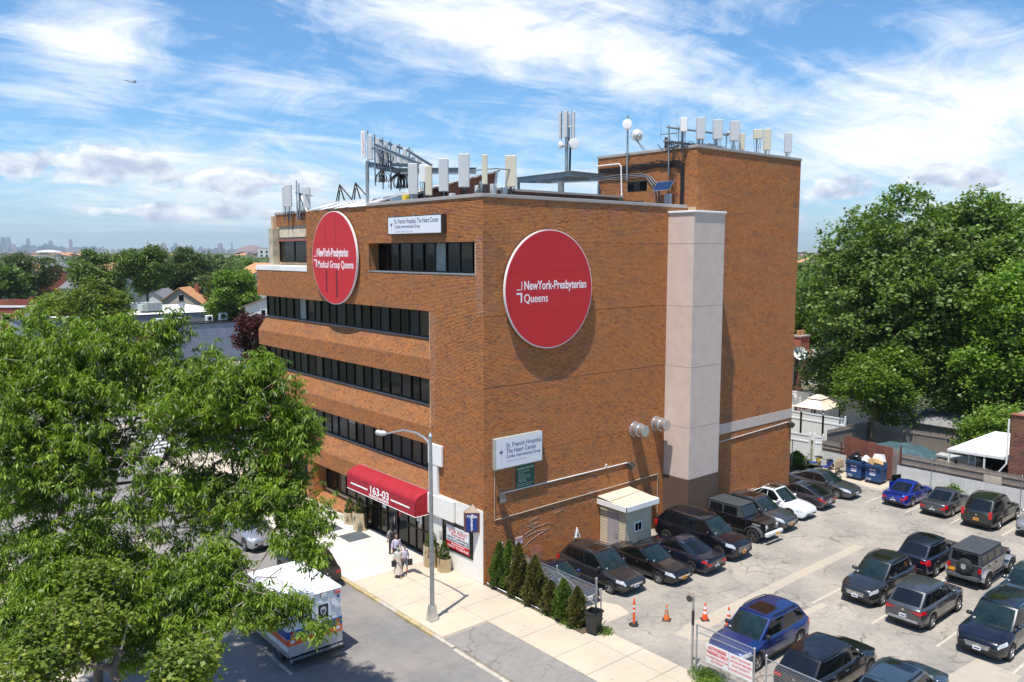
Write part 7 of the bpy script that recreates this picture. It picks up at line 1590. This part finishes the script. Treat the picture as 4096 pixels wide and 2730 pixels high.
# brick rows beside the tower, right
t = thing('row_house', 'dark red brick row house with pale flat roof, right behind the tower', 'row house', (0, 0, 0)); 
def rot_box(p, q, w_, z0, z1, mt, nm, par, off=0.):
    p, q = Vector((*p, 0)), Vector((*q, 0)); d = (q-p).normalized(); nr = Vector((-d.y, d.x, 0)); a = p+nr*off; b_ = q+nr*off
    return MB().prism([a+Vector((0, 0, z0)), b_+Vector((0, 0, z0)), b_+nr*w_+Vector((0, 0, z0)), a+nr*w_+Vector((0, 0, z0))], (0, 0, z1-z0), mt).build(nm, par)
pa, pb = (53.0, 22.0), (60.5, 4.0)       # wall seen below the pale roof
pa, pb = (54.5, 19.0), (61.5, 8.0)
rot_box(pb, pa, -16, 0, 5.2, MORTD, 'wall', t); rot_box(pb, pa, -16.2, 5.2, 5.35, ROOFG, 'roof', t, .1)
dvec = (Vector((*pa, 0))-Vector((*pb, 0))); Lr = dvec.length; dvec /= Lr; nv_ = Vector((-dvec.y, dvec.x, 0))
nv_ = nv_ if nv_.dot(Vector((-1, -1, 0))) > 0 else -nv_
f_ = bricks(tuple(Vector((*pb, 0))+nv_*.0), tuple(dvec), (0, 0, 1), tuple(nv_), [(0, 0, Lr, 5.15)], L=.25, H=.09, d=.01, j=.02); V_, F_ = brick_arrays([f_]); mesh_np('brickwork', V_, F_, BR2, t, 'stuff')
for u, z, w2_, h2_ in ((7.2, 2.6, 1.1, 1.7), (10.2, 2.2, 1.1, 1.9), (3.5, 2.6, 1.0, 1.5)):
    a = Vector((*pb, 0))+dvec*u+nv_*.02+Vector((0, 0, z)); o = MB().prism([a, a+dvec*w2_, a+dvec*w2_+Vector((0, 0, h2_)), a+Vector((0, 0, h2_))], nv_*.06, WHT).build('window', t); c2 = a+dvec*.1+nv_*.065+Vector((0, 0, .1)); MB().prism([c2, c2+dvec*(w2_-.2), c2+dvec*(w2_-.2)+Vector((0, 0, h2_-.2)), c2+Vector((0, 0, h2_-.2))], nv_*.01, GLASS).build('pane', o)
for i, (px, D, z) in enumerate(((3205, 88, 5.3), (3260, 100, 5.3), (3300, 112, 5.3))):
    x, y = far(px, D); MB().box(x-2.5, y-.2, z, x+2.5, y+.2, z+.5, M('rusty_parapet', (.25, .09, .06), .9)).build('party_wall', t)
x, y = far(3208, 92); t = thing('chimney_stack', 'brick chimney with two clay pots on the pale row house roof', 'chimney', (x, y, 5.35)); MB().box(-.9, -.6, 0, .9, .6, 1.7, BR3).box(-1, -.7, 1.7, 1, .7, 1.85, ROOFG).build('stack', t)
for a in (-.4, .4): MB().lathe([(.2, 1.85), (.24, 2.4)], M('clay_pot', (.5, .22, .1)), 12, c=(a, 0, 0)).build('pot', t)
x, y = far(3208, 80); t = thing('satellite_dish', 'white satellite dish on the pale row house roof', 'satellite dish', (x, y, 5.35)); MB().tube([(0, 0, 0), (0, 0, 1.0)], .05, GALV).build('mast', t); o = MB().lathe([(.02, 0), (.5, .06), (.7, .16)], WHV, 24, cap=False).build('dish', t); o.matrix_local = Matrix.Translation((0, 0, 1.2)) @ Vector((-.6, -.7, .5)).to_track_quat('Z', 'Y').to_matrix().to_4x4()
a = Vector((*pb, 0))+dvec*11.9; t = thing('cooling_unit', 'white cooling unit on brackets on the dark brick row house wall', 'air conditioner', (a.x+nv_.x*.5, a.y+nv_.y*.5, 2.9), math.atan2(dvec.y, dvec.x)); MB().box(-.5, -.2, 0, .5, .2, .85, WHV, ch=.04).build('casing', t)
for s in (-1, 1): MB().lathe([(.32, s*.21), (.32, s*.2)], DARK, 18, c=(0, 0, .42), axis='y').build('fan_grille', t)
a = Vector((*pb, 0))+dvec*4.5; t = thing('lean_to_roof', 'mossy dark lean-to roof against the row house, in shade', 'lean-to', (0, 0, 0)); MB().prism([a+Vector((0, 0, 2.7)), a+dvec*5+Vector((0, 0, 2.7)), a+dvec*5+nv_*3.4+Vector((0, 0, 2.1)), a+nv_*3.4+Vector((0, 0, 2.1))], (0, 0, .12), M('mossy_roof', (.12, .11, .07), .95, var=.3)).build('roof', t); MB().box(a.x-3.6, a.y-1, 0, a.x-3.5, a.y-.9, 2.2, DARK).build('post', t)
t = thing('garden_umbrella', 'dark green garden canopy in the shade behind the vinyl fence', 'canopy', (58.5, 8.5, 0)); MB().add([(-2, -2, 2.4), (2, -2, 2.4), (2, 2, 2.4), (-2, 2, 2.4), (0, 0, 3.3)], [(0, 1, 4), (1, 2, 4), (2, 3, 4), (3, 0, 4)], M('dark_green_cloth', (.02, .07, .05), .8)).build('canopy', t); MB().tube([(0, 0, 0), (0, 0, 3.2)], .05, DARK).build('post', t)
x, y = far(3235, 140); house('grey roofed white house beside the tower, beyond the pale flat roofs', x, y, R(60), 9, 11, 5.5, 2.6, SDW, SHG, (('f', 0, 3, 1.3, 1.6),))
# specks of houses out in the canopy
q = random.Random(12); pr = [house('one of the scattered small houses among the distant trees', 0, 0, 0, 12, 15, 8.5, 3.5, (SDW, BR3, SDG)[i], (SHO, SHG, SH)[i], group='distant houses', siding=False) for i in range(3)]
for i in range(70):
    o = pr[i] if i < 3 else copy_tree(pr[i % 3]); D = 260+q.random()**1.4*2200; px = q.uniform(-60, 1080) if q.random() < .9 else q.uniform(3180, 3300); x, y = far(px, D); o.location = (x, y, 0); o.rotation_euler = (0, 0, q.uniform(-.5, .5)-.6); s = 1+D/900; o.scale = (s, s, 1+D/5000)
for i, (px, D, w_, h, lb) in enumerate(((1190/1., 600, 60, 17, ''), (205, 3600, 110, 26, 'white domed stadium roof low under the skyline at the left'), (725, 3300, 260, 22, 'long low white roof in the distance right of the tallest tree'))):
    if not lb: continue
    x, y = far(px, D); t = thing('far_hall', lb, 'building', (x, y, 0), R(-40)); MB().box(-w_/2, -30, 0, w_/2, 30, h*.5, WHT).build('wall', t); MB().lathe([(w_/2, h*.5), (w_*.4, h*.8), (w_*.15, h), (.1, h*1.02)], WHT, 24).build('roof', t) if i == 1 else MB().box(-w_/2-4, -34, h*.5, w_/2+4, 34, h*.6, WHT).build('roof', t)
x, y = far(1095, 640); t = thing('apartment_block', 'pale apartment block seen just left of the stained concrete fin', 'building', (x, y, 0), R(-40)); MB().box(-9, -8, 0, 14, 8, 19, SDW).build('wall', t)
for z in (10, 13, 16): 
    for u in (-6, -2, 2, 6, 10): MB().box(u-.8, -8.1, z, u+.8, -8.0, z+1.6, GLASS).build('window', t)
# skyline towers
TWC = [M('tower_grey_blue', (.16, .19, .22), .6), M('tower_warm', (.26, .22, .19), .7), M('tower_glass', (.08, .12, .16), .3)]
q = random.Random(4); SKG = 'skyline towers'
def tower(px, D, w_, h, mt, label):
    x, y = far(px, D); t = thing('skyscraper', label, 'skyscraper', (x, y, 0), R(-30+q.uniform(-12, 12)), SKG)
    MB().box(-w_/2, -w_/2, 0, w_/2, w_/2, h*.86, mt).build('shaft', t); MB().box(-w_*.36, -w_*.36, h*.86, w_*.36, w_*.36, h, mt).build('crown', t)
    return t
for px, py, wpx, lb in ((2, 905, 16, 'tallest tower, cut by the left edge of the skyline'), (28, 950, 14, 'left one of a close pair of broad towers at the far left'), (48, 950, 13, 'right one of a close pair of broad towers at the far left'), (126, 955, 10, 'slim tower at the left third of the skyline'), (295, 958, 11, 'lone square tower between two low stretches of skyline'), (215, 964, 14, 'stepped tower left of the lone square one'), (602, 964, 5, 'slim spire just right of the tallest tree'), (712, 974, 16, 'broad tower above the long white roof'), (888, 974, 16, 'dark block tower right of the middle skyline gap'), (935, 970, 6, 'slim tower beside the dark block tower'), (665, 972, 16, 'tower group left of the broad one')):
    D = 9200; tower(px, D, wpx*D/3273, zat(py, D)*1.0, TWC[q.randrange(3)], lb)
for i in range(130):
    px = q.uniform(-20, 1080); D = q.uniform(8200, 10500); base_ = 34 if px < 260 else 24 if px < 450 else 28 if 600 < px < 850 else 17
    h = 20+base_*D/3273*q.uniform(.35, 1.0); tower(px, D, q.uniform(8, 22)*D/3273, h, TWC[q.randrange(3)], 'one of the many hazy towers of the city skyline')
# low streets and blocks between
t = thing('hill_of_blocks', 'reddish rounded bulk far away just left of the concrete fin', 'building', (*far(1013, 5200), 0)); MB().lathe([(110, 0), (98, 24), (70, 44), (32, 56), (1, 60)], M('far_reddish', (.22, .14, .12), .9), 24).build('dome', t)
# haze
hz_m = bpy.data.materials.new('haze_air'); hz_m.use_nodes = True; ht = NT(hz_m.node_tree); hv = ht.n('ShaderNodeVolumePrincipled', None, Color=(.86, .94, 1.0), Density=.000085, Anisotropy=.25); ho = ht.n('ShaderNodeOutputMaterial'); ht.t.links.new(hv.outputs[0], ho.inputs['Volume'])
if 1:
    hb = MB().box(-13000, -13000, -1.6, 13000, 13000, 300, hz_m).build('haze'); hb['kind'] = 'stuff'; hb['label'] = 'thin summer haze over the city'
# ================================================================ ambulance
AW = paint('ambulance_white', (.78, .79, .80), 0., .3); ABL = paint('ambulance_blue', (.008, .055, .28), 0., .35); AOR = paint('ambulance_orange', (.78, .10, .015), 0., .4)
am = thing('ambulance', 'white ambulance with blue and orange stripes standing in the street', 'ambulance', (-9.88, -1.5, -.14), R(90))
# local: +x forward from the rear face, y to the left side
W2 = 1.21; H0, H1 = .68, 2.93
MB().box(0, -W2, H0-.02, 3.75, W2, H1-.10, AW, ch=.03).build('module', am)
rf = MB().box(-.05, -W2-.03, H1-.12, 3.8, W2+.03, H1, M('ambulance_roof_white', (.84, .84, .83), .6), ch=.05).build('roof', am)
MB().box(-.03, -W2+.02, .56, .0, W2-.02, 1.0, M('tread_plate', (.5, .51, .52), .3, .8, bump=.6, bs=90)).box(0, -W2-.012, .56, 3.75, -W2, .78, MATS['tread_plate']).box(0, W2, .56, 3.75, W2+.012, .78, MATS['tread_plate']).build('tread_plate', am)
for (z0, z1, mt) in ((1.30, 1.62, ABL), (1.02, 1.27, AOR)):
    MB().box(-.034, -W2+.005, z0, -.002, W2-.005, z1, mt).box(0, W2+.002, z0, 3.74, W2+.012, z1, mt).box(0, -W2-.012, z0, 3.74, -W2-.002, z1, mt).build('stripe', am)
for u in (0, .16): MB().prism([(.35+u, W2+.002, 1.62), (.45+u, W2+.002, 1.62), (.45+u, W2+.002, H1-.1), (.35+u, W2+.002, H1-.1)], (0, .012, 0), ABL).box(.35+u, W2-.3, H1-.0, .45+u, W2+.02, H1+.006, ABL).build('blue_band', am)
for s in (-1, 1):
    d = MB().box(-.03, .03 if s > 0 else -.70, 1.0, -.013, .70 if s > 0 else -.03, 2.52, AW, ch=.006).build('rear_door', am)
    MB().box(-.042, s*.36-.22, 1.78, -.031, s*.36+.22, 2.36, BLK, ch=.005).build('window', d)
    BDG = M('badge_silver', (.6, .6, .6), .4)
    MB().prism([(-.048, s*.36+u*.13, 2.08+v*.19) for u, v in ((-.9, .8), (0, 1), (.9, .8), (1, -.1), (.6, -.75), (0, -1), (-.6, -.75), (-1, -.1))], (.005, 0, 0), BDG).build('shield', d)
    MB().prism([(-.05, s*.36+u*.08, 2.06+v*.11) for u, v in ((-1, .8), (1, .8), (1, -.2), (0, -1), (-1, -.2))], (.002, 0, 0), M('badge_dark', (.12, .12, .13))).build('shield_centre', d)
    MB().box(-.045, s*.16-.07, 1.40, -.03, s*.16+.07, 1.52, CHROME, ch=.008).build('handle', d); MB().box(-.08, s*.62, 2.45, -.03, s*.68, 2.55, CHROME).build('hold_back', am)
CRM = CHROME
def wl(y, z, col, w_=.30, h_=.2, side=None, x=None):
    if side is None: o = MB().box(-.05, y-w_/2, z-h_/2, -.0, y+w_/2, z+h_/2, CRM, ch=.02).build('warning_light', am); MB().box(-.062, y-w_/2+.03, z-h_/2+.03, -.045, y+w_/2-.03, z+h_/2-.03, col, ch=.015).build('lens', o)
    else: o = MB().box(x-w_/2, side*W2, z-h_/2, x+w_/2, side*(W2+.05), z+h_/2, CRM, ch=.02).build('warning_light', am); MB().box(x-w_/2+.03, side*(W2+.045), z-h_/2+.03, x+w_/2-.03, side*(W2+.062), z+h_/2-.03, col, ch=.015).build('lens', o)
LR = M('red_warning_lens', (.62, .10, .10), .25); LW = M('clear_warning_lens', (.7, .72, .72), .15, .1)
wl(1.03, 2.72, LR); wl(-1.03, 2.72, LR); wl(.62, 2.74, LW); wl(.18, 2.76, LW); wl(-.4, 2.74, LW); wl(-.98, 2.12, LW)
wl(0, 2.62, LR, .2, .26, 1, .2); wl(0, 2.62, LW, .2, .3, 1, .8); wl(0, 2.7, LR, .16, .26, 1, 3.6); wl(0, 2.68, LW, .16, .26, 1, 3.2)
for y in (-.3, 0, .3): MB().box(-.06, y-.06, H1-.09, -.05, y+.06, H1-.05, TAILR).build('marker_light', am)
for s in (-1, 1):
    for z, mt in ((1.52, TAILR), (1.35, M('amber_lens', (.6, .22, .02), .2)), (1.18, LW)): MB().box(-.035, s*1.0-.1, z-.075, -.0, s*1.0+.1, z+.075, mt, ch=.01).build('tail_light', am)
MB().box(-.32, -1.15, .40, -.03, 1.15, .48, M('tread_plate')).box(-.33, -1.15, .36, -.28, 1.15, .52, DARK).build('rear_step', am)
text('NewYork-Presbyterian', .17, LIT, (-.036, .55, 1.42-.10), (0, -1, 0), (0, 0, 1), am, width=1.15)
text('NewYork-Presbyterian', .34, M('ambulance_red_letters', (.5, .05, .05), .5), (3.0, W2+.014, 2.12), (-1, 0, 0), (0, 0, 1), am, width=1.75); text('EMERGENCY MEDICAL SERVICES', .09, SGRY, (2.4, W2+.014, 1.95), (-1, 0, 0), (0, 0, 1), am, width=.95)
text('4606', .16, DARK, (3.02, W2+.014, 2.6), (-1, 0, 0), (0, 0, 1), am, width=.3)
MB().prism([(-.014, -1.06+.07*math.cos(a), 2.52+.07*math.sin(a)) for a in [k*math.pi/3 for k in range(6)]], (-.006, 0, 0), ABL).build('star_badge', am)
for x0 in (.9, 2.0): MB().box(x0-.01, W2+.001, .75, x0+.01, W2+.006, 2.8, DARK).build('door_seam', am)
# cab
cb = MB(); pr_ = [(3.7, .55), (3.7, 2.15), (4.35, 2.15), (4.95, 1.40), (5.85, 1.22), (5.98, .9), (5.98, .5), (3.7, .5)]
cb.prism([(x, -.98, z) for x, z in pr_], (0, 1.96, 0), AW); cb.build('cab', am)
MB().prism([(4.40, -.86, 2.08), (4.93, -.9, 1.43), (4.93, .9, 1.43), (4.40, .86, 2.08)], (.015, 0, .012), CWS).build('windscreen', am)
for s in (-1, 1):
    MB().prism([(3.95, s*.985, 1.45), (4.75, s*.985, 1.45), (4.35, s*.985, 2.0), (3.95, s*.985, 2.0)], (0, s*.008, 0), CGL).build('side_window', am); MB().box(4.7, s*1.05, 1.5, 4.8, s*1.3, 1.9, BLK, ch=.03).build('mirror', am)
    MB().box(5.92, s*.6-.2, .9, 6.0, s*.6+.2, 1.12, HEADL, ch=.02).build('headlight', am)
MB().box(5.95, -1.0, .42, 6.15, 1.0, .66, CHROME, ch=.05).build('front_bumper', am)
for x, y in ((1.1, 1.0), (1.1, -1.0), (5.1, .86), (5.1, -.86)): put_wheel(am, x, y, .40, 'five')
MB().box(.2, -.8, .25, 5.8, .8, .6, TRIM).build('chassis', am)

# ================================================================ people
SKIN = M('skin', (.42, .24, .16), .55, var=.05); SKIN2 = M('light_skin', (.55, .36, .26), .55, var=.05); HAIRB = M('black_hair', (.012, .010, .009), .5)
def skinned(name, verts, edges, radii, mat, par, sub=1, root=0):
    me = bpy.data.meshes.new(name); me.from_pydata(verts, edges, []); o = link(name, me, par); m_ = o.modifiers.new('skin', 'SKIN'); m_.use_smooth_shade = True
    for i, r in enumerate(radii):
        r = r if isinstance(r, tuple) else (r, r); me.skin_vertices[0].data[i].radius = r; me.skin_vertices[0].data[i].use_root = i == root
    s_ = o.modifiers.new('sub', 'SUBSURF'); s_.levels = s_.render_levels = sub; bpy.context.view_layer.update()
    m2 = bpy.data.meshes.new_from_object(o.evaluated_get(bpy.context.evaluated_depsgraph_get())); o.modifiers.clear(); o.data = m2; m2.materials.clear(); m2.materials.append(mat); m2.name = name
    m2.polygons.foreach_set('use_smooth', [True]*len(m2.polygons)); return o
def hand(par, w_, d, mat, s=1.):
    """palm with four fingers and a thumb, curled; d points down the forearm"""
    w_ = Vector(w_); d = Vector(d).normalized(); sd = d.cross(Vector((0, 0, 1)) if abs(d.z) < .8 else Vector((1, 0, 0))).normalized(); n = d.cross(sd); V = [w_, w_+d*.045*s]; E = [(0, 1)]; Rr = [.022*s, (.034*s, .016*s)]
    V.append(w_+d*.085*s); E.append((1, 2)); Rr.append((.036*s, .014*s))
    for k, (o_, l_) in enumerate(((-.03, .065), (-.01, .078), (.01, .072), (.03, .055))):
        p = w_+d*.085*s+sd*o_*s; i = len(V); V += [p+d*l_*.45*s+n*.006*s, p+d*l_*.8*s+n*.022*s, p+d*l_*.85*s+n*.042*s]; E += [(2, i), (i, i+1), (i+1, i+2)]; Rr += [.0095*s, .009*s, .008*s]
    i = len(V); V += [w_+d*.04*s-sd*.04*s, w_+d*.075*s-sd*.055*s+n*.015*s]; E += [(1, i), (i, i+1)]; Rr += [.011*s, .009*s]
    return skinned('hand', V, E, Rr, mat, par, 0)
def person(label, loc, rot, H, top, bottom, skin, kind, mask=False, stride=.22, arms='down', hairlen=.0, group='people on the pavement', sleeve=True, shoes=DARK, wide=1.):
    t = thing('person', label, 'person', loc, rot, group); k = H/1.7; P_ = lambda x, y, z: (x*k, y*k, z*k)   # +x = facing
    hipz, shz, nz = .90, 1.38, 1.44
    V = [P_(0, 0, hipz), P_(0, 0, 1.08), P_(.01, 0, 1.25), P_(0, 0, 1.36), P_(.01, 0, 1.46), P_(.02, 0, 1.52)]; E = [(0, 1), (1, 2), (2, 3), (3, 4), (4, 5)]; Rr = [(.135*k*wide, .10*k), (.115*k*wide, .09*k), (.135*k*wide, .10*k), (.12*k, .075*k), .05*k, .048*k]
    for s in (1, -1):
        i = len(V); st = stride*s
        V += [P_(0, .09*s, hipz-.06), P_(st*.45+.03, .095*s, .50), P_(st-.02*(s < 0), .10*s, .11), P_(st+.13, .11*s, .045)]; E += [(0, i), (i, i+1), (i+1, i+2), (i+2, i+3)]; Rr += [.085*k, .058*k, .038*k, (.04*k, .028*k)]
        i = len(V)
        if arms == 'bag' and s > 0: A_ = [P_(0, .17*s, 1.36), P_(.0, .22*s, 1.12), P_(.20, .16*s, 1.05), P_(.24, .12*s, 1.08)]
        elif arms == 'bent': A_ = [P_(0, .17*s, 1.36), P_(-.02, .24*s, 1.12), P_(.18, .18*s, 1.08), P_(.23, .13*s, 1.12)]
        else: A_ = [P_(0, .17*s, 1.36), P_(-.02*s, .235*s, 1.12), P_(.04-.05*s, .25*s, .92), P_(.05-.05*s, .25*s, .88)]
        V += A_; E += [(3, i), (i, i+1), (i+1, i+2), (i+2, i+3)]; Rr += [.055*k, .042*k, .030*k, .026*k]
        hand(t, A_[3], Vector(A_[3])-Vector(A_[2]) if (Vector(A_[3])-Vector(A_[2])).length > .001 else (0, 0, -1), skin, k)
    skinned('body', V, E, Rr, skin, t, 1)
    # head with face
    b = bmesh.new(); bmesh.ops.create_uvsphere(b, u_segments=20, v_segments=14, radius=1.)
    for v in b.verts:
        x, y, z = v.co; f = 1-.22*max(0, -z); v.co = Vector((x*.098*f+(.012 if z < -.2 else 0), y*.078*f, z*.118))
        if x > .75 and abs(y) < .22 and -.25 < z < .12: v.co.x += .022*(1-abs(y)/.22)
        if x > .7 and .1 < z < .35 and .2 < abs(y) < .6: v.co.x -= .008
    bmesh.ops.transform(b, matrix=Matrix.Translation((.02*k, 0, 1.62*k)) @ Matrix.Diagonal((k, k, k, 1)), verts=b.verts); me = bpy.data.meshes.new('head'); b.to_mesh(me); b.free(); me.materials.append(skin); me.polygons.foreach_set('use_smooth', [True]*len(me.polygons)); hd = link('head', me, t)
    for s in (1, -1):
        MB().lathe([(.001, -.008), (.010, -.003), (.010, .003), (.001, .008)], DARK, 8, c=(.108*k, s*.032*k, 1.635*k), axis='x').build('eye', hd); MB().lathe([(.001, -.01), (.02, -.006), (.02, .006), (.001, .01)], skin, 8, c=(.01*k, s*.080*k, 1.62*k), axis='y').build('ear', hd)
    if mask:
        b = MB(); rg = []
        for z in (1.60, 1.57, 1.54):
            rg.append([(k*(.02+.108*math.cos(a)), k*.085*math.sin(a), z*k) for a in [R(x) for x in range(-75, 76, 15)]])
        n = len(rg[0]); b.add([p for r_ in rg for p in r_], [(j*n+i, j*n+i+1, (j+1)*n+i+1, (j+1)*n+i) for j in range(2) for i in range(n-1)], M('blue_face_mask', (.10, .42, .55), .8)); b.build('face_mask', hd, smooth=True)
    else: MB().box(.105*k, -.02*k, 1.563*k, .112*k, .02*k, 1.570*k, M('lips', (.35, .10, .09))).build('mouth', hd)
    # hair cap
    b = bmesh.new(); bmesh.ops.create_uvsphere(b, u_segments=20, v_segments=14, radius=1.); dl = []
    for v in b.verts:
        x, y, z = v.co; front = x > .45 and z < .42
        if front or z < -.55-.0*hairlen: dl.append(v)
        v.co = Vector((x*.108-.004, y*.090, z*.128+.008))
    bmesh.ops.delete(b, geom=dl, context='VERTS')
    bmesh.ops.transform(b, matrix=Matrix.Translation((.012*k, 0, 1.63*k)) @ Matrix.Diagonal((k, k, k, 1)), verts=b.verts); me = bpy.data.meshes.new('hair'); b.to_mesh(me); b.free(); me.materials.append(HAIRB); me.polygons.foreach_set('use_smooth', [True]*len(me.polygons)); link('hair', me, t)
    if hairlen: MB().tube([P_(-.06, 0, 1.66), P_(-.10, 0, 1.5), P_(-.11, 0, 1.5-hairlen)], [.08*k, .09*k, .04*k], HAIRB, 10).build('long_hair', t, smooth=True)
    def garment(nm, prof, mat, n=20, wav=0.):
        b = MB(); v = []; fs = []
        for j, (z, rx, ry, ox) in enumerate(prof):
            for i in range(n): a = 2*math.pi*i/n; w_ = 1+wav*math.sin(a*6+z*5)*(1 if z < .9 else .3); v.append((k*(ox+rx*w_*math.cos(a)), k*ry*w_*math.sin(a), z*k))
        fs = [(j*n+i, j*n+(i+1) % n, (j+1)*n+(i+1) % n, (j+1)*n+i) for j in range(len(prof)-1) for i in range(n)]; b.add(v, fs, mat); return b.build(nm, t, smooth=True)
    w_ = wide
    garment('shirt', [(.86, .135*w_, .165*w_, 0), (1.0, .125*w_, .15*w_, 0), (1.15, .125*w_, .155*w_, .005), (1.28, .125*w_, .175*w_, .01), (1.38, .10, .17, 0), (1.43, .07, .09, 0), (1.455, .058, .06, .01)], top, wav=.03)
    for s in (1, -1):
        if arms in ('bent',) or (arms == 'bag' and s > 0): a0, a1, a2 = P_(0, .15*s, 1.37), P_(-.01, .235*s, 1.13), P_(.08, .21*s, 1.10)
        else: a0, a1, a2 = P_(0, .15*s, 1.37), P_(-.02*s, .238*s, 1.13), P_(.02-.03*s, .245*s, 1.02)
        MB().tube([a0, a1]+([a2] if sleeve else []), [.072*k, .062*k]+([.05*k] if sleeve else []), top, 12).build('sleeve', t, smooth=True)
    if kind == 'skirt': garment('skirt', [(.22, .27, .25, .02), (.5, .23, .21, .01), (.75, .18, .18, 0), (.95, .13, .155, 0), (1.0, .125, .15, 0)], bottom, wav=.06)
    else:
        z1 = .48 if kind == 'shorts' else .10
        garment('shorts' if kind == 'shorts' else 'trousers', [(.78, .14*w_, .17*w_, 0), (.9, .138*w_, .165*w_, 0), (.98, .13*w_, .155*w_, 0)], bottom)
        for s in (1, -1):
            st = stride*s; pts_ = [P_(0, .09*s, .86), P_(st*.45+.03, .095*s, .50)]; rr_ = [.10*k, .085*k if kind == 'shorts' else .07*k]
            if kind != 'shorts': pts_.append(P_(st-.02*(s < 0), .10*s, .10)); rr_.append(.055*k)
            MB().tube(pts_, rr_, bottom, 12).build('trouser_leg', t, smooth=True)
    for s in (1, -1):
        st = stride*s; MB().box((st-.06)*k, (.10*s-.042)*k, .0, (st+.19)*k, (.10*s+.042)*k, .075*k, shoes, ch=.02).build('shoe', t, smooth=True)
        if kind == 'shorts': MB().tube([P_(st-.02*(s < 0), .10*s, .08), P_(st*.9, .10*s, .22)], .046*k, RED, 10).build('sock', t)
    return t
LIL = M('lilac_shirt', (.52, .48, .60), .9, var=.05); SAGE = M('pale_sage_blouse', (.55, .56, .48), .9); CRS = M('cream_skirt', (.60, .50, .42), .9, var=.06)
person('woman in a pale blouse and long cream skirt with a blue face mask', (-2.75, 3.55, 0), R(-112), 1.62, SAGE, CRS, SKIN2, 'skirt', mask=True, arms='bent', stride=.14, shoes=M('tan_sandal', (.4, .26, .16)))
person('child in lilac shirt, grey shorts and red socks with a blue face mask', (-2.25, 3.72, 0), R(-100), 1.50, LIL, M('grey_shorts', (.13, .13, .15), .9), SKIN, 'shorts', mask=True, arms='down', stride=.16, shoes=WHV)
person('man in a lilac shirt and dark trousers walking behind the child', (-2.0, 4.9, 0), R(-105), 1.72, LIL, M('dark_trousers', (.03, .03, .035), .9), SKIN, 'trousers', arms='down', stride=.2)
person('long haired woman in a grey patterned top with a black rucksack by the doors', (-1.35, 6.4, 0), R(70), 1.66, M('grey_print_top', (.33, .32, .31), .9, var=.35, vs=14), DARK, SKIN2, 'trousers', arms='down', hairlen=.16, stride=.12)
rk = thing('rucksack', 'black rucksack worn by the long haired woman', 'rucksack', (-1.35, 6.4, 0), R(70)); MB().box(-.30, -.15, .98, -.13, .15, 1.40, BLK, ch=.06).build('bag', rk, smooth=True); MB().tube([(-.14, .12, 1.38), (.02, .13, 1.42), (.13, .12, 1.25), (-.1, .13, 1.02)], .015, BLK, 5).tube([(-.14, -.12, 1.38), (.02, -.13, 1.42), (.13, -.12, 1.25), (-.1, -.13, 1.02)], .015, BLK, 5).build('strap', rk)
def tote(label, x, y, z):
    t = thing('tote_bag', label, 'bag', (x, y, z), R(-20), 'black carrier bags'); MB().box(-.12, -.05, 0, .12, .05, .32, BLK, ch=.015).build('bag', t); MB().tube([(-.1, 0, .35), (-.05, 0, .55), (.05, 0, .55), (.1, 0, .35)], .008, WHV, 5).build('handle', t)
tote('black carrier bag hanging from the walking woman\'s right arm', -3.02, 3.52, .62); tote('black carrier bag held by the child in lilac', -1.98, 3.62, .42)
person('dark dressed person waiting at the far building corner', (.3, 31.2, 0), R(-90), 1.7, DARK, BLK, SKIN, 'trousers', stride=.05)
# ================================================================ jet in the sky
x, y = far(563, 3000); t = thing('jet_aircraft', 'grey twin tailed jet climbing in the left sky', 'aircraft', (x, y, zat(350, 3000)), 0)
JG = M('jet_grey', (.20, .22, .25), .5)
left = Vector((-RH[0], -RH[1], 0)); fwd = (left*.95+Vector((0, 0, .22))+Vector((FH[0], FH[1], 0))*.12).normalized(); sd = fwd.cross(Vector((0, 0, 1))).normalized(); upj = sd.cross(fwd)
sd = (sd*.9+upj*.30).normalized(); upj = sd.cross(fwd).normalized()
mm = Matrix((fwd, -sd, upj)).transposed().to_4x4(); s_ = 1.55; t.matrix_world = Matrix.Translation((x, y, zat(350, 3000))) @ mm @ Matrix.Scale(s_, 4)
MB().tube([(17, 0, 0), (14, 0, .1), (9, 0, .6), (4, 0, .5), (-6, 0, .2), (-13, 0, 0)], [.1, .7, 1.25, 1.5, 1.5, .9], JG, 14).build('fuselage', t, smooth=True)
for s in (1, -1):
    MB().prism([(5, s*1, .1), (-3, s*11, -.2), (-6, s*11, -.2), (-8, s*1, .1)], (0, 0, .3), JG).build('wing', t); MB().prism([(-9, s*1.5, 0), (-13, s*6, 0), (-15, s*6, 0), (-13.5, s*1.5, 0)], (0, 0, .2), JG).build('tailplane', t)
    MB().prism([(-8, s*2, .5), (-12, s*2.6, 5), (-14, s*2.6, 5), (-13, s*2, .5)], (0, .2, 0), JG).build('fin', t); MB().tube([(2, s*1.9, -.4), (-14, s*1.6, -.2)], [1.1, .9], JG, 12).build('engine', t, smooth=True)
